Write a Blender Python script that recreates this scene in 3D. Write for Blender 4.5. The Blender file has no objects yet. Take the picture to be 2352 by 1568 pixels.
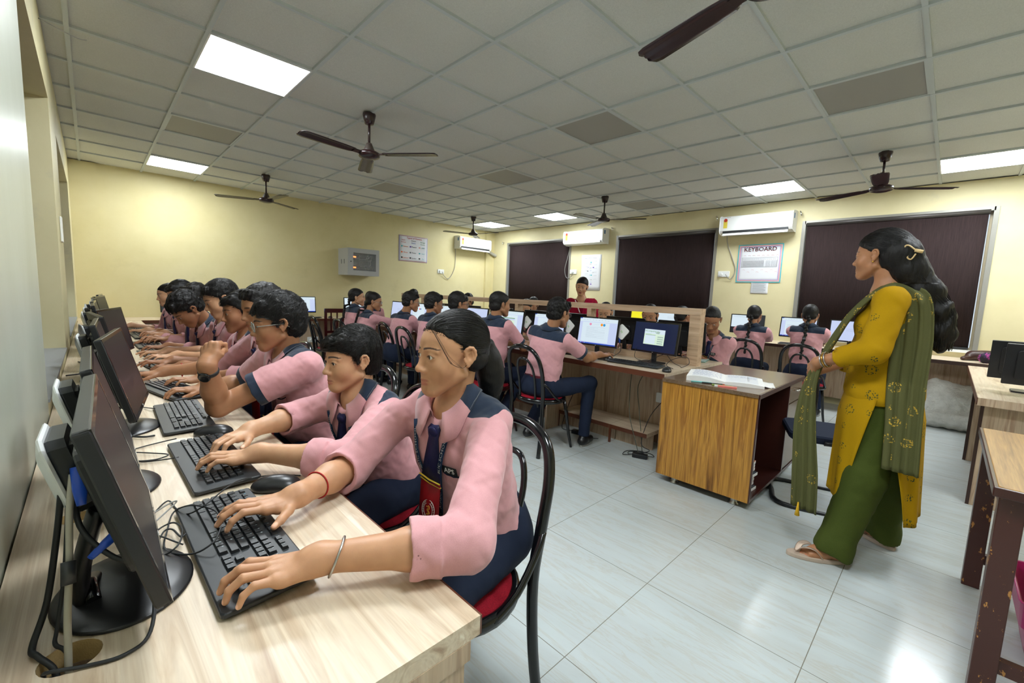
import bpy, math, random, time
import numpy as np
from mathutils import Vector, Matrix, Euler
C = bpy.context.scene.collection
SC = bpy.context.scene
R = math.radians
T0 = time.time()
PEOPLE = 9
LOD = 1.0          # multiplies every sculpting voxel

# ------------------------------------------------------------------ camera
CAMZ = 1.29
CY, CP, CR, CF = 0.7772948, -0.1095892, 0.0413906, 983.52
def cam_axes():
    f = np.array([math.sin(CY)*math.cos(CP), math.cos(CY)*math.cos(CP), math.sin(CP)])
    rt = np.cross(f, [0, 0, 1]); rt /= np.linalg.norm(rt); up = np.cross(rt, f)
    return math.cos(CR)*rt+math.sin(CR)*up, -math.sin(CR)*rt+math.cos(CR)*up, f
_rt, _up, _fw = cam_axes()
cd = bpy.data.cameras.new('camera'); cam = bpy.data.objects.new('camera', cd); C.objects.link(cam)
cd.sensor_width = 36; cd.lens = CF/2352*36; cd.clip_start = 0.02
M = Matrix.Identity(4)
for i in range(3):
    M[i][0] = _rt[i]; M[i][1] = _up[i]; M[i][2] = -_fw[i]
M[2][3] = CAMZ
cam.matrix_world = M
SC.camera = cam
# ------------------------------------------------------------------ world and exposure
SC.view_settings.view_transform = 'Standard'; SC.view_settings.look = 'None'
SC.view_settings.gamma = 1; SC.view_settings.use_curve_mapping = False
SC.view_settings.exposure = 0.25
w = bpy.data.worlds.new('world'); SC.world = w; w.use_nodes = True
w.node_tree.nodes['Background'].inputs[0].default_value = (0.75, 0.87, 1, 1)
w.node_tree.nodes['Background'].inputs[1].default_value = 1.0
SC.cycles.max_bounces = 6; SC.cycles.diffuse_bounces = 4; SC.cycles.glossy_bounces = 3
SC.cycles.transmission_bounces = 4; SC.cycles.transparent_max_bounces = 6
SC.cycles.use_denoising = True
SC.cycles.sample_clamp_indirect = 6
PANEL = 30.0       # emission of the lit ceiling panels

# ------------------------------------------------------------------ helpers
def lin(c):
    c = c/255.0
    return c/12.92 if c <= 0.04045 else ((c+0.055)/1.055)**2.4
def rgb(r, g, b): return (lin(r), lin(g), lin(b), 1.0)
_m = {}
def mat(name, col, rough=0.5, metal=0.0, emit=None, es=0.0, spec=0.5, coat=0.0, alpha=1.0, sss=0.0, trans=0.0, bump=0.0, bscale=200):
    if name in _m: return _m[name]
    m = bpy.data.materials.new(name); m.use_nodes = True; nt = m.node_tree
    b = nt.nodes['Principled BSDF']
    b.inputs['Base Color'].default_value = col; b.inputs['Roughness'].default_value = rough
    b.inputs['Metallic'].default_value = metal; b.inputs['Specular IOR Level'].default_value = spec
    b.inputs['Coat Weight'].default_value = coat; b.inputs['Alpha'].default_value = alpha
    b.inputs['Transmission Weight'].default_value = trans
    if sss: b.inputs['Subsurface Weight'].default_value = sss; b.inputs['Subsurface Radius'].default_value = (0.012, 0.005, 0.003)
    if emit: b.inputs['Emission Color'].default_value = emit; b.inputs['Emission Strength'].default_value = es
    if bump:
        n = nt.nodes.new('ShaderNodeTexNoise'); n.inputs['Scale'].default_value = bscale; n.inputs['Detail'].default_value = 3
        tc = nt.nodes.new('ShaderNodeTexCoord'); nt.links.new(tc.outputs['Object'], n.inputs['Vector'])
        bp = nt.nodes.new('ShaderNodeBump'); bp.inputs['Strength'].default_value = bump; bp.inputs['Distance'].default_value = 0.002
        nt.links.new(n.outputs['Fac'], bp.inputs['Height']); nt.links.new(bp.outputs['Normal'], b.inputs['Normal'])
    _m[name] = m
    return m
class NT:
    """small node graph helper"""
    def __init__(s, name, rough=0.5, spec=0.5):
        s.m = bpy.data.materials.new(name); s.m.use_nodes = True; s.nt = s.m.node_tree
        s.b = s.nt.nodes['Principled BSDF']; s.b.inputs['Roughness'].default_value = rough
        s.b.inputs['Specular IOR Level'].default_value = spec
        s.tc = s.nt.nodes.new('ShaderNodeTexCoord'); _m[name] = s.m
    def n(s, t, **kw):
        n = s.nt.nodes.new(t)
        for k, v in kw.items():
            if k in ('operation', 'blend_type', 'data_type', 'attribute_name', 'wave_type', 'bands_direction', 'feature', 'distance'): setattr(n, k, v)
            else: n.inputs[k.replace('_', ' ')].default_value = v
        return n
    def l(s, a, b): s.nt.links.new(a, b)
    def mp(s, scale, rot=(0, 0, 0), loc=(0, 0, 0), src='Object'):
        n = s.nt.nodes.new('ShaderNodeMapping'); n.inputs['Scale'].default_value = scale
        n.inputs['Rotation'].default_value = rot; n.inputs['Location'].default_value = loc
        s.l(s.tc.outputs[src], n.inputs['Vector']); return n.outputs[0]
    def noise(s, vec, scale=5, detail=4, rough=0.5, dist=0):
        n = s.nt.nodes.new('ShaderNodeTexNoise'); s.l(vec, n.inputs['Vector'])
        n.inputs['Scale'].default_value = scale; n.inputs['Detail'].default_value = detail
        n.inputs['Roughness'].default_value = rough; n.inputs['Distortion'].default_value = dist
        return n.outputs['Fac']
    def ramp(s, fac, stops):
        n = s.nt.nodes.new('ShaderNodeValToRGB'); s.l(fac, n.inputs[0]); e = n.color_ramp.elements
        while len(e) > 1: e.remove(e[-1])
        e[0].position = stops[0][0]; e[0].color = stops[0][1]
        for p, c in stops[1:]:
            q = e.new(p); q.color = c
        return n.outputs[0]
    def mix(s, fac, a, b, blend='MIX'):
        n = s.nt.nodes.new('ShaderNodeMix'); n.data_type = 'RGBA'; n.blend_type = blend
        for i, v in ((0, fac), (6, a), (7, b)):
            if isinstance(v, (int, float)): n.inputs[i].default_value = v
            elif isinstance(v, tuple): n.inputs[i].default_value = v
            else: s.l(v, n.inputs[i])
        return n.outputs[2]
    def math(s, op, a, b=0.0, c=None):
        n = s.nt.nodes.new('ShaderNodeMath'); n.operation = op
        for i, v in enumerate((a, b) if c is None else (a, b, c)):
            if isinstance(v, (int, float)): n.inputs[i].default_value = v
            else: s.l(v, n.inputs[i])
        return n.outputs[0]
    def sep(s, vec):
        n = s.nt.nodes.new('ShaderNodeSeparateXYZ'); s.l(vec, n.inputs[0]); return n.outputs
    def color(s, c): s.l(c, s.b.inputs['Base Color'])
    def bump(s, h, strength=0.3, dist=0.002):
        n = s.nt.nodes.new('ShaderNodeBump'); n.inputs['Strength'].default_value = strength; n.inputs['Distance'].default_value = dist
        s.l(h, n.inputs['Height']); s.l(n.outputs[0], s.b.inputs['Normal'])

class MB:
    """collects shapes into ONE mesh"""
    def __init__(s): s.v = []; s.f = []; s.mi = []; s.sm = []
    def add(s, vs, fs, mi=0, smooth=False, M=None):
        o = len(s.v)
        if M is not None: vs = [tuple(M @ Vector(v)) for v in vs]
        s.v += [tuple(v) for v in vs]
        for k, f in enumerate(fs):
            s.f.append([i+o for i in f]); s.mi.append(mi[k] if isinstance(mi, (list, tuple)) else mi); s.sm.append(smooth)
        return s
    def box(s, x0, x1, y0, y1, z0, z1, mi=0, M=None):
        vs = [(x, y, z) for z in (z0, z1) for y in (y0, y1) for x in (x0, x1)]
        return s.add(vs, [(0, 2, 3, 1), (4, 5, 7, 6), (0, 1, 5, 4), (2, 6, 7, 3), (0, 4, 6, 2), (1, 3, 7, 5)], mi, False, M)
    def rbox(s, x0, x1, y0, y1, z0, z1, r=0.005, mi=0, M=None, seg=3):
        """box with rounded vertical (z) corners and small chamfer top/bottom"""
        pts = []
        for cx, cy, a0 in ((x1-r, y1-r, 0), (x0+r, y1-r, 90), (x0+r, y0+r, 180), (x1-r, y0+r, 270)):
            for k in range(seg+1):
                a = R(a0+90*k/seg); pts.append((cx+r*math.cos(a), cy+r*math.sin(a)))
        c = min(r, (z1-z0)/2)*0.4
        mx, my = (x0+x1)/2, (y0+y1)/2
        def ring(z, ins): return [(mx+(x-mx)*(1-ins/max(abs(x1-mx), 1e-6)), my+(y-my)*(1-ins/max(abs(y1-my), 1e-6)), z) for x, y in pts]
        rings = [ring(z0, c), ring(z0+c, 0), ring(z1-c, 0), ring(z1, c)]
        n = len(pts); vs = sum(rings, []); fs = []
        for k in range(3):
            for i in range(n):
                j = (i+1) % n; fs.append((k*n+i, k*n+j, (k+1)*n+j, (k+1)*n+i))
        fs.append(tuple(range(n-1, -1, -1))); fs.append(tuple(3*n+i for i in range(n)))
        return s.add(vs, fs, mi, False, M)
    def tube(s, path, r, seg=8, mi=0, closed=False, M=None, caps=True, flat=None):
        """sweep a circle (or ellipse: flat=(scale_a, scale_b)) along a path"""
        P = [Vector(p) for p in path]; n = len(P); vs = []; fs = []
        rr = r if isinstance(r, (list, tuple)) else [r]*n
        up = Vector((0, 0, 1)); prev = None
        for i, p in enumerate(P):
            a = P[(i-1) % n] if (closed or i > 0) else P[i]; b = P[(i+1) % n] if (closed or i < n-1) else P[i]
            t = (b-a)
            t = t.normalized() if t.length > 1e-9 else Vector((0, 0, 1))
            if prev is None:
                u = t.cross(up)
                if u.length < 1e-3: u = t.cross(Vector((0, 1, 0)))
            else: u = prev-t*prev.dot(t)
            if u.length < 1e-6: u = t.cross(Vector((1, 0, 0)))
            u.normalize(); prev = u; v = t.cross(u)
            fa, fb = flat if flat else (1, 1)
            for k in range(seg):
                an = 2*math.pi*k/seg
                vs.append(p+u*(math.cos(an)*rr[i]*fa)+v*(math.sin(an)*rr[i]*fb))
        m = n if closed else n-1
        for i in range(m):
            for k in range(seg):
                a, b = i*seg+k, i*seg+(k+1) % seg; j = ((i+1) % n)*seg
                fs.append((a, b, j+(k+1) % seg, j+k))
        s.add(vs, fs, mi, True, M)
        if caps and not closed:
            o = len(s.v)-len(vs)
            s.f.append([o+k for k in range(seg-1, -1, -1)]); s.mi.append(mi); s.sm.append(False)
            s.f.append([o+(n-1)*seg+k for k in range(seg)]); s.mi.append(mi); s.sm.append(False)
        return s
    def lathe(s, prof, seg=24, mi=0, M=None, smooth=True):
        vs = []; fs = []; n = len(prof)
        for k in range(seg):
            a = 2*math.pi*k/seg
            for r, z in prof: vs.append((r*math.cos(a), r*math.sin(a), z))
        for k in range(seg):
            for i in range(n-1):
                a = k*n+i; b = ((k+1) % seg)*n+i; fs.append((a, b, b+1, a+1))
        return s.add(vs, fs, mi, smooth, M)
    def prism(s, poly, z0, z1, mi=0, M=None, smooth=False):
        n = len(poly); vs = [(x, y, z0) for x, y in poly]+[(x, y, z1) for x, y in poly]
        fs = [tuple(range(n-1, -1, -1)), tuple(range(n, 2*n))]+[(i, (i+1) % n, n+(i+1) % n, n+i) for i in range(n)]
        return s.add(vs, fs, mi, smooth, M)
    def ell(s, c, r, seg=16, rings=10, mi=0, M=None):
        vs = []; fs = []
        for j in range(rings+1):
            t = math.pi*j/rings
            for k in range(seg):
                a = 2*math.pi*k/seg
                vs.append((c[0]+r[0]*math.sin(t)*math.cos(a), c[1]+r[1]*math.sin(t)*math.sin(a), c[2]+r[2]*math.cos(t)))
        for j in range(rings):
            for k in range(seg):
                fs.append((j*seg+k, (j+1)*seg+k, (j+1)*seg+(k+1) % seg, j*seg+(k+1) % seg))
        return s.add(vs, fs, mi, True, M)
    def grid(s, pts, mi=0, closed=False, M=None, smooth=True):
        """pts: rows of points"""
        h, w_ = len(pts), len(pts[0]); vs = [p for row in pts for p in row]; fs = []
        for i in range(h-1):
            for k in range(w_ if closed else w_-1):
                fs.append((i*w_+k, i*w_+(k+1) % w_, (i+1)*w_+(k+1) % w_, (i+1)*w_+k))
        return s.add(vs, fs, mi, smooth, M)
    def build(s, name, mats, parent=None, bevel=0, solid=0, loc=None, rz=None, sub=0):
        me = bpy.data.meshes.new(name)
        me.from_pydata(s.v, [], s.f); me.update()
        if not isinstance(mats, (list, tuple)): mats = [mats]
        for m in mats: me.materials.append(m)
        me.polygons.foreach_set('material_index', s.mi); me.polygons.foreach_set('use_smooth', s.sm)
        o = bpy.data.objects.new(name, me); C.objects.link(o)
        if parent: o.parent = parent
        if loc: o.location = loc
        if rz is not None: o.rotation_euler = (0, 0, rz)
        if solid:
            md = o.modifiers.new('s', 'SOLIDIFY'); md.thickness = solid; md.offset = 0
        if bevel:
            md = o.modifiers.new('b', 'BEVEL'); md.width = bevel; md.segments = 2; md.limit_method = 'ANGLE'; md.angle_limit = R(40)
        if sub:
            md = o.modifiers.new('ss', 'SUBSURF'); md.levels = sub; md.render_levels = sub
        return o
def tag(o, label, cat=None, group=None, kind=None):
    if label: o['label'] = label
    if cat: o['category'] = cat
    if group: o['group'] = group
    if kind: o['kind'] = kind
    return o
def empty(name, loc=(0, 0, 0), rz=0):
    o = bpy.data.objects.new(name, None); C.objects.link(o); o.location = loc; o.rotation_euler = (0, 0, rz)
    o.empty_display_size = 0.05
    return o
def struct(o): o['kind'] = 'structure'; return o
def children(o): return [c for c in bpy.data.objects if c.parent == o]
def copy_tree(o, parent=None):
    c = o.copy(); C.objects.link(c)
    if parent: c.parent = parent
    for ch in children(o): copy_tree(ch, c)
    return c
def text_mesh(body, size, align='CENTER', extr=0.0005, spacing=1.0):
    """glyph outlines as plain mesh data, lying in XY, facing +Z"""
    cu = bpy.data.curves.new('t', 'FONT'); cu.body = body; cu.size = size; cu.align_x = align; cu.align_y = 'CENTER'
    cu.extrude = extr; cu.space_character = spacing; cu.resolution_u = 2
    ob = bpy.data.objects.new('t', cu); C.objects.link(ob)
    dg = bpy.context.evaluated_depsgraph_get(); me = ob.evaluated_get(dg).to_mesh()
    vs = [tuple(v.co) for v in me.vertices]; fs = [tuple(p.vertices) for p in me.polygons]
    ob.evaluated_get(dg).to_mesh_clear()
    bpy.data.objects.remove(ob); bpy.data.curves.remove(cu)
    return vs, fs
def frame(o, x, y, z):
    M = Matrix.Identity(4)
    for i in range(3): M[i][0] = x[i]; M[i][1] = y[i]; M[i][2] = z[i]; M[i][3] = o[i]
    return M
# ------------------------------------------------------------------ materials
def wood(name, stops, across, scale=(30, 1.5, 30), rough=0.4, fine=0.25, seedloc=(0, 0, 0), dist=0.6, spec=0.5):
    """streaked laminate; scale is large across the grain, small along it"""
    t = NT(name, rough, spec); v = t.mp(scale, loc=seedloc)
    a = t.noise(v, 1.0, 5, 0.6, dist); c = t.ramp(a, stops)
    f = t.noise(t.mp(tuple(k*5 for k in scale), loc=seedloc), 1.0, 2)
    t.color(t.mix(fine, c, t.ramp(f, [(0.3, rgb(120, 100, 80)), (0.7, rgb(255, 250, 240))]), 'MULTIPLY'))
    return t.m
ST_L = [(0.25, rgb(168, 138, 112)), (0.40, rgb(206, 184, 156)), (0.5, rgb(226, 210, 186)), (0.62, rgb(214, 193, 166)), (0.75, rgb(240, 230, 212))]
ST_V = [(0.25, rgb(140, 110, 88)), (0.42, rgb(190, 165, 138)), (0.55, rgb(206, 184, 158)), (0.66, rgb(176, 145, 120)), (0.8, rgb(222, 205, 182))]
ST_T = [(0.28, rgb(104, 64, 20)), (0.42, rgb(172, 120, 46)), (0.52, rgb(204, 150, 62)), (0.62, rgb(158, 104, 40)), (0.75, rgb(214, 164, 76))]
ST_D = [(0.25, rgb(84, 66, 50)), (0.45, rgb(128, 106, 84)), (0.6, rgb(110, 88, 68)), (0.8, rgb(150, 130, 108))]
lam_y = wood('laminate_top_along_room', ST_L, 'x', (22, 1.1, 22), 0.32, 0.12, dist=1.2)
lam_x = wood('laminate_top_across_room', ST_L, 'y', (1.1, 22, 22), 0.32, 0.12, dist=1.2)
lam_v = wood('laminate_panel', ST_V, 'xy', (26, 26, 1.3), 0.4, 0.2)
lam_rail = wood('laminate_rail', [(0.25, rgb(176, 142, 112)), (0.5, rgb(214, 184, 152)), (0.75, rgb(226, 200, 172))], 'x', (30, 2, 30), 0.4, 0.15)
teak_v = wood('teak_panel', ST_T, 'xy', (24, 24, 1.1), 0.3, 0.35, dist=1.0)
teak_top = wood('dark_teak_top', ST_D, 'y', (1.2, 22, 22), 0.22, 0.25)
oak_top = wood('worn_oak_top', [(0.25, rgb(128, 92, 46)), (0.5, rgb(178, 136, 76)), (0.75, rgb(196, 156, 92))], 'y', (1.4, 40, 40), 0.35, 0.3)
edge_br = mat('brown_edge_band', rgb(96, 52, 32), 0.35)
edge_dk = mat('dark_edge', rgb(56, 34, 26), 0.4)
mahog = mat('dark_mahogany', rgb(64, 30, 24), 0.28, spec=0.6)
def wall_mat(name, base, alt, stain, streak=False, rough=0.55):
    t = NT(name, rough, 0.4)
    a = t.noise(t.mp((1.2, 1.2, 0.5 if streak else 1.2)), 1.4, 5, 0.6)
    b = t.noise(t.mp((6, 6, 0.4) if streak else (2.3, 2.3, 2.3), loc=(3, 1, 7)), 1.0, 6, 0.65)
    c = t.mix(t.ramp(a, [(0.35, (0, 0, 0, 1)), (0.7, (1, 1, 1, 1))]), base, alt)
    c = t.mix(t.ramp(b, [(0.60, (0, 0, 0, 1)), (0.8, (0.55, 0.55, 0.55, 1))]), c, stain)
    t.color(c); t.bump(t.noise(t.mp((1, 1, 1)), 60, 3), 0.12, 0.002)
    return t.m
wall_y = wall_mat('wall_paint_yellow', rgb(224, 213, 166), rgb(216, 204, 152), rgb(200, 189, 142))
wall_w = wall_mat('wall_paint_worn_yellow', rgb(222, 213, 172), rgb(212, 202, 158), rgb(172, 169, 156))
wall_g = wall_mat('wall_daylight_grey_streaked', rgb(196, 200, 186), rgb(180, 184, 166), rgb(206, 200, 168), True, 0.35)  # same wall paint, with the grey of daylight put into its colour
white_reveal = mat('whitewashed_reveal', rgb(196, 196, 196), 0.6)
def ceil_mat():
    t = NT('ceiling_tile', 0.8, 0.2)
    f = t.noise(t.mp((1, 1, 1)), 170, 2, 0.7); g = t.noise(t.mp((1, 1, 1)), 1.1, 3)
    c = t.ramp(f, [(0.3, rgb(205, 206, 200)), (0.7, rgb(220, 221, 215))])
    c = t.mix(t.ramp(g, [(0.4, (0, 0, 0, 1)), (0.8, (0.35, 0.35, 0.35, 1))]), c, rgb(196, 195, 184))
    t.color(c); t.bump(f, 0.3, 0.001); return t.m
tile_m = ceil_mat()
tee_m = mat('ceiling_tee_bar', rgb(196, 203, 203), 0.45)
tee_d = mat('ceiling_gap_shade', rgb(70, 66, 56), 0.8)
panel_off = mat('unlit_panel', rgb(158, 156, 148), 0.5)
panel_on = mat('lit_panel', (1, 1, 1, 1), 0.5, emit=(.90, .96, 1.0, 1), es=PANEL)
def floor_mat():
    t = NT('marble_floor_tile', 0.13, 0.5)
    p = t.sep(t.mp((1, 1, 1)))
    fx = t.math('FRACT', t.math('MULTIPLY', t.math('SUBTRACT', p[0], 1.146-6), 1/0.6012))
    fy = t.math('FRACT', t.math('MULTIPLY', t.math('SUBTRACT', p[1], 0.240-6), 1/0.6))
    ex = t.math('LESS_THAN', t.math('ABSOLUTE', t.math('SUBTRACT', fx, 0.5)), 0.4975)
    ey = t.math('LESS_THAN', t.math('ABSOLUTE', t.math('SUBTRACT', fy, 0.5)), 0.4975)
    ins = t.math('MULTIPLY', ex, ey)
    a = t.noise(t.mp((3.2, 0.55, 1), rot=(0, 0, R(18))), 1.6, 7, 0.62, 0.7)
    b = t.noise(t.mp((9, 1.1, 1), rot=(0, 0, R(15)), loc=(4, 2, 0)), 1.3, 6, 0.7, 0.8)
    c = t.ramp(a, [(0.3, rgb(198, 207, 207)), (0.55, rgb(192, 200, 200)), (0.78, rgb(186, 190, 186))])
    v = t.ramp(b, [(0.46, (0, 0, 0, 1)), (0.50, (0.28, 0.28, 0.28, 1)), (0.54, (0, 0, 0, 1))])
    c = t.mix(v, c, rgb(178, 164, 140))
    c = t.mix(ins, rgb(128, 124, 114), c)
    t.color(c)
    n = t.n('ShaderNodeMapRange'); t.l(t.noise(t.mp((1, 1, 1)), 2.4, 4), n.inputs[0]); n.inputs[3].default_value = 0.11; n.inputs[4].default_value = 0.26
    t.l(n.outputs[0], t.b.inputs['Roughness']); return t.m
floor_m = floor_mat()
def fabric(name, col, col2, scale=900, rough=0.85, sheen=0.0):
    t = NT(name, rough, 0.2); f = t.noise(t.mp((1, 1, 1)), scale, 2)
    t.color(t.mix(f, col, col2)); t.bump(f, 0.25, 0.0006); return t.m
def blind_mat():
    t = NT('blind_fabric', 0.9, 0.1)
    f = t.noise(t.mp((220, 220, 6)), 1, 3); g = t.noise(t.mp((8, 8, 300)), 1, 2)
    c = t.ramp(f, [(0.3, rgb(36, 28, 28)), (0.7, rgb(60, 48, 47))]); t.color(t.mix(g, c, rgb(50, 40, 40))); return t.m
blind_m = blind_mat()
alu = mat('window_frame_beige', rgb(190, 176, 146), 0.4)
alu_g = mat('window_frame_grey', rgb(150, 148, 140), 0.35, 0.3)
pane_m = mat('window_glass', (0.9, 0.95, 0.95, 1), 0.05, alpha=0.12)
black = mat('black_gloss', (0.006, 0.006, 0.007, 1), 0.14, spec=0.55)
satin = mat('black_satin', (0.012, 0.012, 0.013, 1), 0.32)
blackp = mat('black_plastic', (0.012, 0.013, 0.015, 1), 0.35)
blackm = mat('black_matt', (0.02, 0.022, 0.024, 1), 0.55)
greyp = mat('charcoal_plastic', (0.019, 0.022, 0.025, 1), 0.4)
keym = mat('key_plastic', (0.013, 0.015, 0.017, 1), 0.38)
white_p = mat('white_plastic', rgb(238, 240, 238), 0.3)
white_m = mat('white_matt', rgb(240, 240, 238), 0.7)
chrome = mat('chrome', rgb(225, 225, 225), 0.12, 1.0)
steel = mat('brushed_steel', rgb(190, 190, 188), 0.3, 1.0)
blue_p = mat('blue_plastic', rgb(36, 84, 200), 0.35)
grey_c = mat('grey_cable', rgb(150, 150, 145), 0.5)
navy = fabric('navy_cloth', (0.0085, 0.014, 0.033, 1), (0.018, 0.026, 0.052, 1))
seat_red = fabric('seat_red', rgb(170, 20, 40), rgb(90, 8, 22), 300)
maroon = mat('maroon_paint', rgb(62, 14, 16), 0.2, spec=0.6)
fan_m = mat('fan_brown', rgb(44, 22, 24), 0.25, spec=0.6)
fan_g = mat('fan_dusty', rgb(64, 54, 48), 0.45)

# ------------------------------------------------------------------ setting
ZC = 2.762; XL = -0.14; XR = 7.1; YB = 8.03; YF = -3.0; GX = 0.0545; GY = 5.413; S = 0.6
def gx(i): return (i-GX)*S
def gy(j): return (j+GY)*S
struct(MB().box(XL-0.2, XR+0.3, YF-0.1, YB+0.1, -0.05, 0).build('floor', floor_m))
ceil = struct(MB().box(XL-0.2, XR+0.3, YF-0.1, YB+0.1, ZC+0.012, ZC+0.06).build('ceiling', tile_m))
g = MB(); dz = 0.0
for i in range(0, 13):
    g.box(gx(i)-0.012, gx(i)+0.012, YF, YB, ZC-0.004, ZC+0.012)
for j in range(-13, 9):
    g.box(XL, XR, gy(j)-0.012, gy(j)+0.012, ZC-0.003, ZC+0.012)
g.build('tee_grid', tee_m, ceil)
g = MB()   # thin dark strips painted as the shade in gaps of sagging tiles
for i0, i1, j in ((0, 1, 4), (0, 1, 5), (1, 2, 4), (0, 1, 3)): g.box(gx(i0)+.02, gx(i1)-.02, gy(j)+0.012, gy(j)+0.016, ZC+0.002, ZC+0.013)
g.build('tile_gap_shade', tee_d, ceil)
LIT = [(1, 0), (1, 6), (10, -6), (10, -3), (10, 3), (10, 6), (1, -3), (1, -6), (5, -7), (10, -8)]  # panels out of view are added to brighten the near room
OFF = [(1, 3), (5, -2), (6, 1), (5, 4), (6, -5), (10, 0)]
where = {(1, 0): 'lit square ceiling light above the near computer row', (1, 6): 'lit square ceiling light over the corner of the long yellow wall',
         (10, -6): 'lit square ceiling light nearest the picture edge above the widest blind', (10, -3): 'lit square ceiling light beside the fan near the keyboard poster wall',
         (10, 3): 'lit square ceiling light between the two far fans', (10, 6): 'lit square ceiling light touching the farthest fan rod, smallest in view'}
for i, j in LIT:
    e = empty('ceiling_light', (gx(i+.5), gy(j+.5), ZC))
    MB().box(-.285, .285, -.285, .285, -.002, .010).build('diffuser', panel_on, e)
    fr = MB()
    for a, b, c_, d in ((-.293, .293, -.293, -.283), (-.293, .293, .283, .293), (-.293, -.283, -.283, .283), (.283, .293, -.283, .283)): fr.box(a, b, c_, d, -.006, .01)
    fr.build('frame', white_p, e)
    tag(e, where.get((i, j), 'added unseen fill panel %s' % {(1, -3): 'overhead near the first keyboards, beyond the picture top', (1, -6): 'directly above the camera', (5, -7): 'above the open floor behind the camera', (10, -8): 'over the window side behind the camera'}.get((i, j))), 'ceiling light', 'lit ceiling panels')
where = {(1, 3): 'unlit grey ceiling panel between the two bright panels of the near row', (5, -2): 'unlit grey ceiling panel in the middle of the ceiling, beside the longest fan',
         (6, 1): 'unlit grey ceiling panel, smaller one beyond the middle panel', (5, 4): 'unlit grey ceiling panel farthest away above the yellow wall',
         (6, -5): 'large unlit grey ceiling panel above the standing teacher', (10, 0): 'unlit grey ceiling panel near the far fan by the windows'}
for i, j in OFF:
    e = empty('ceiling_panel', (gx(i+.5), gy(j+.5), ZC))
    MB().box(-.275, .275, -.275, .275, .006, .013).build('diffuser', panel_off, e)
    fr = MB()
    for a, b, c_, d in ((-.288, .288, -.288, -.275), (-.288, .288, .275, .288), (-.288, -.275, -.275, .275), (.275, .288, -.275, .275)): fr.box(a, b, c_, d, -.001, .013)
    fr.build('frame', tee_m, e)
    tag(e, where[(i, j)], 'ceiling panel', 'unlit ceiling panels')
# far wall with corner pilasters
struct(MB().box(XL-0.2, XR+0.2, YB, YB+0.1, 0, ZC+.02).build('wall_back', wall_y))
struct(MB().box(XL, 0.12, YB-0.05, YB, 0, ZC).build('trim_1', wall_y))
struct(MB().box(6.85, XR, YB-0.06, YB, 0, ZC).build('trim_2', wall_y))
struct(MB().box(XL-0.2, XR+0.2, YF-0.1, YF, 0, ZC+.02).build('wall_front', wall_y))
# wall beside the near desks with two deep window recesses
W1 = (2.4, 4.12, 0.80, 2.40); W2 = (4.95, 7.25, 0.80, 2.36); XO = XL-0.26
struct(MB().box(XO, XL, YF, W1[0], 0, ZC+.02).build('wall_left', [wall_g]))
g = MB()
g.box(XO, XL, W1[0], W1[1], 0, W1[2]).box(XO, XL, W1[0], W1[1], W1[3], ZC).box(XO, XL, W1[1], W2[0], 0, ZC)
g.box(XO, XL, W2[0], W2[1], 0, W2[2]).box(XO, XL, W2[0], W2[1], W2[3], ZC).box(XO, XL, W2[1], YB, 0, ZC)
struct(g.build('wall_left_far', wall_w))
struct(MB().box(XO+.03, XL+.005, W1[0], W1[1], W1[2], W1[2]+.012).build('trim_3', mat('cement_sill', rgb(150, 152, 150), 0.5, bump=0.3, bscale=60)))
struct(MB().box(XO+.03, XL+.005, W2[0], W2[1], W2[2], W2[2]+.012).build('trim_4', mat('cement_sill', rgb(150, 152, 150))))
def window(name, x, y0, y1, z0, z1, d=0.03, mull=2):
    g = MB(); t = .035
    g.box(x-d, x+d, y0, y1, z0, z0+t).box(x-d, x+d, y0, y1, z1-t, z1).box(x-d, x+d, y0, y0+t, z0+t, z1-t).box(x-d, x+d, y1-t, y1, z0+t, z1-t)
    for k in range(1, mull): yy = y0+(y1-y0)*k/mull; g.box(x-d*.8, x+d*.8, yy-.02, yy+.02, z0+t, z1-t)
    o = g.build(name, alu); struct(o)
    MB().box(x-.003, x+.003, y0+t, y1-t, z0+t, z1-t).build('pane', pane_m, o); return o
def chainpath(x, y, z1, z0, w_):
    return [(x, y, z1-(z1-z0)*k/10) for k in range(10)]+[(x, y+w_*.3, z0-.03), (x, y+w_*.7, z0-.03)]+[(x, y+w_, z0+(z1-z0)*k/10) for k in range(1, 11)]
def blind(x, y0, y1, ztop, zbot, label, chain_y=None, side=-1, r=.028):
    e = empty('roller_blind', (x, (y0+y1)/2, ztop)); h = (y1-y0)/2
    g = MB(); n = 12; rows = []
    for k in range(n+1):
        yy = -h+2*h*k/n; rows.append([(side*.004*math.sin(k*1.7), yy, -.01), (side*.006*math.sin(k*2.1), yy, (zbot-ztop)*.5), (0, yy, zbot-ztop)])
    g.grid(rows); g.build('fabric', blind_m, e, solid=.003)
    MB().tube([(0, -h-.01, 0), (0, h+.01, 0)], r, 14).build('roller', mat('roller_grey', rgb(70, 66, 64), 0.4, 0.3), e)
    MB().box(-.01, .01, -h, h, zbot-ztop-.02, zbot-ztop).build('bottom_bar', blackm, e)
    if chain_y is not None:
        MB().tube(chain_y, .0025, 5).build('pull_chain', blackm, e)
    tag(e, label, 'roller blind', 'dark roller blinds'); return e
window('window_1', XO+.03, *W1); window('window_2', XO+.03, *W2)
blind(XO+.075, W1[0]+.02, W1[1]-.02, W1[3]-.07, W1[2]+.03, 'dark blind in the deep recess of the near grey wall, seen edge-on',
      [(0.05, .80, -.02), (.055, .81, -.5), (.06, .79, -.95), (.075, .77, -1.25), (.06, .70, -1.31), (.03, .62, -1.25), (.015, .60, -.9)], r=.038)
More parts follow.
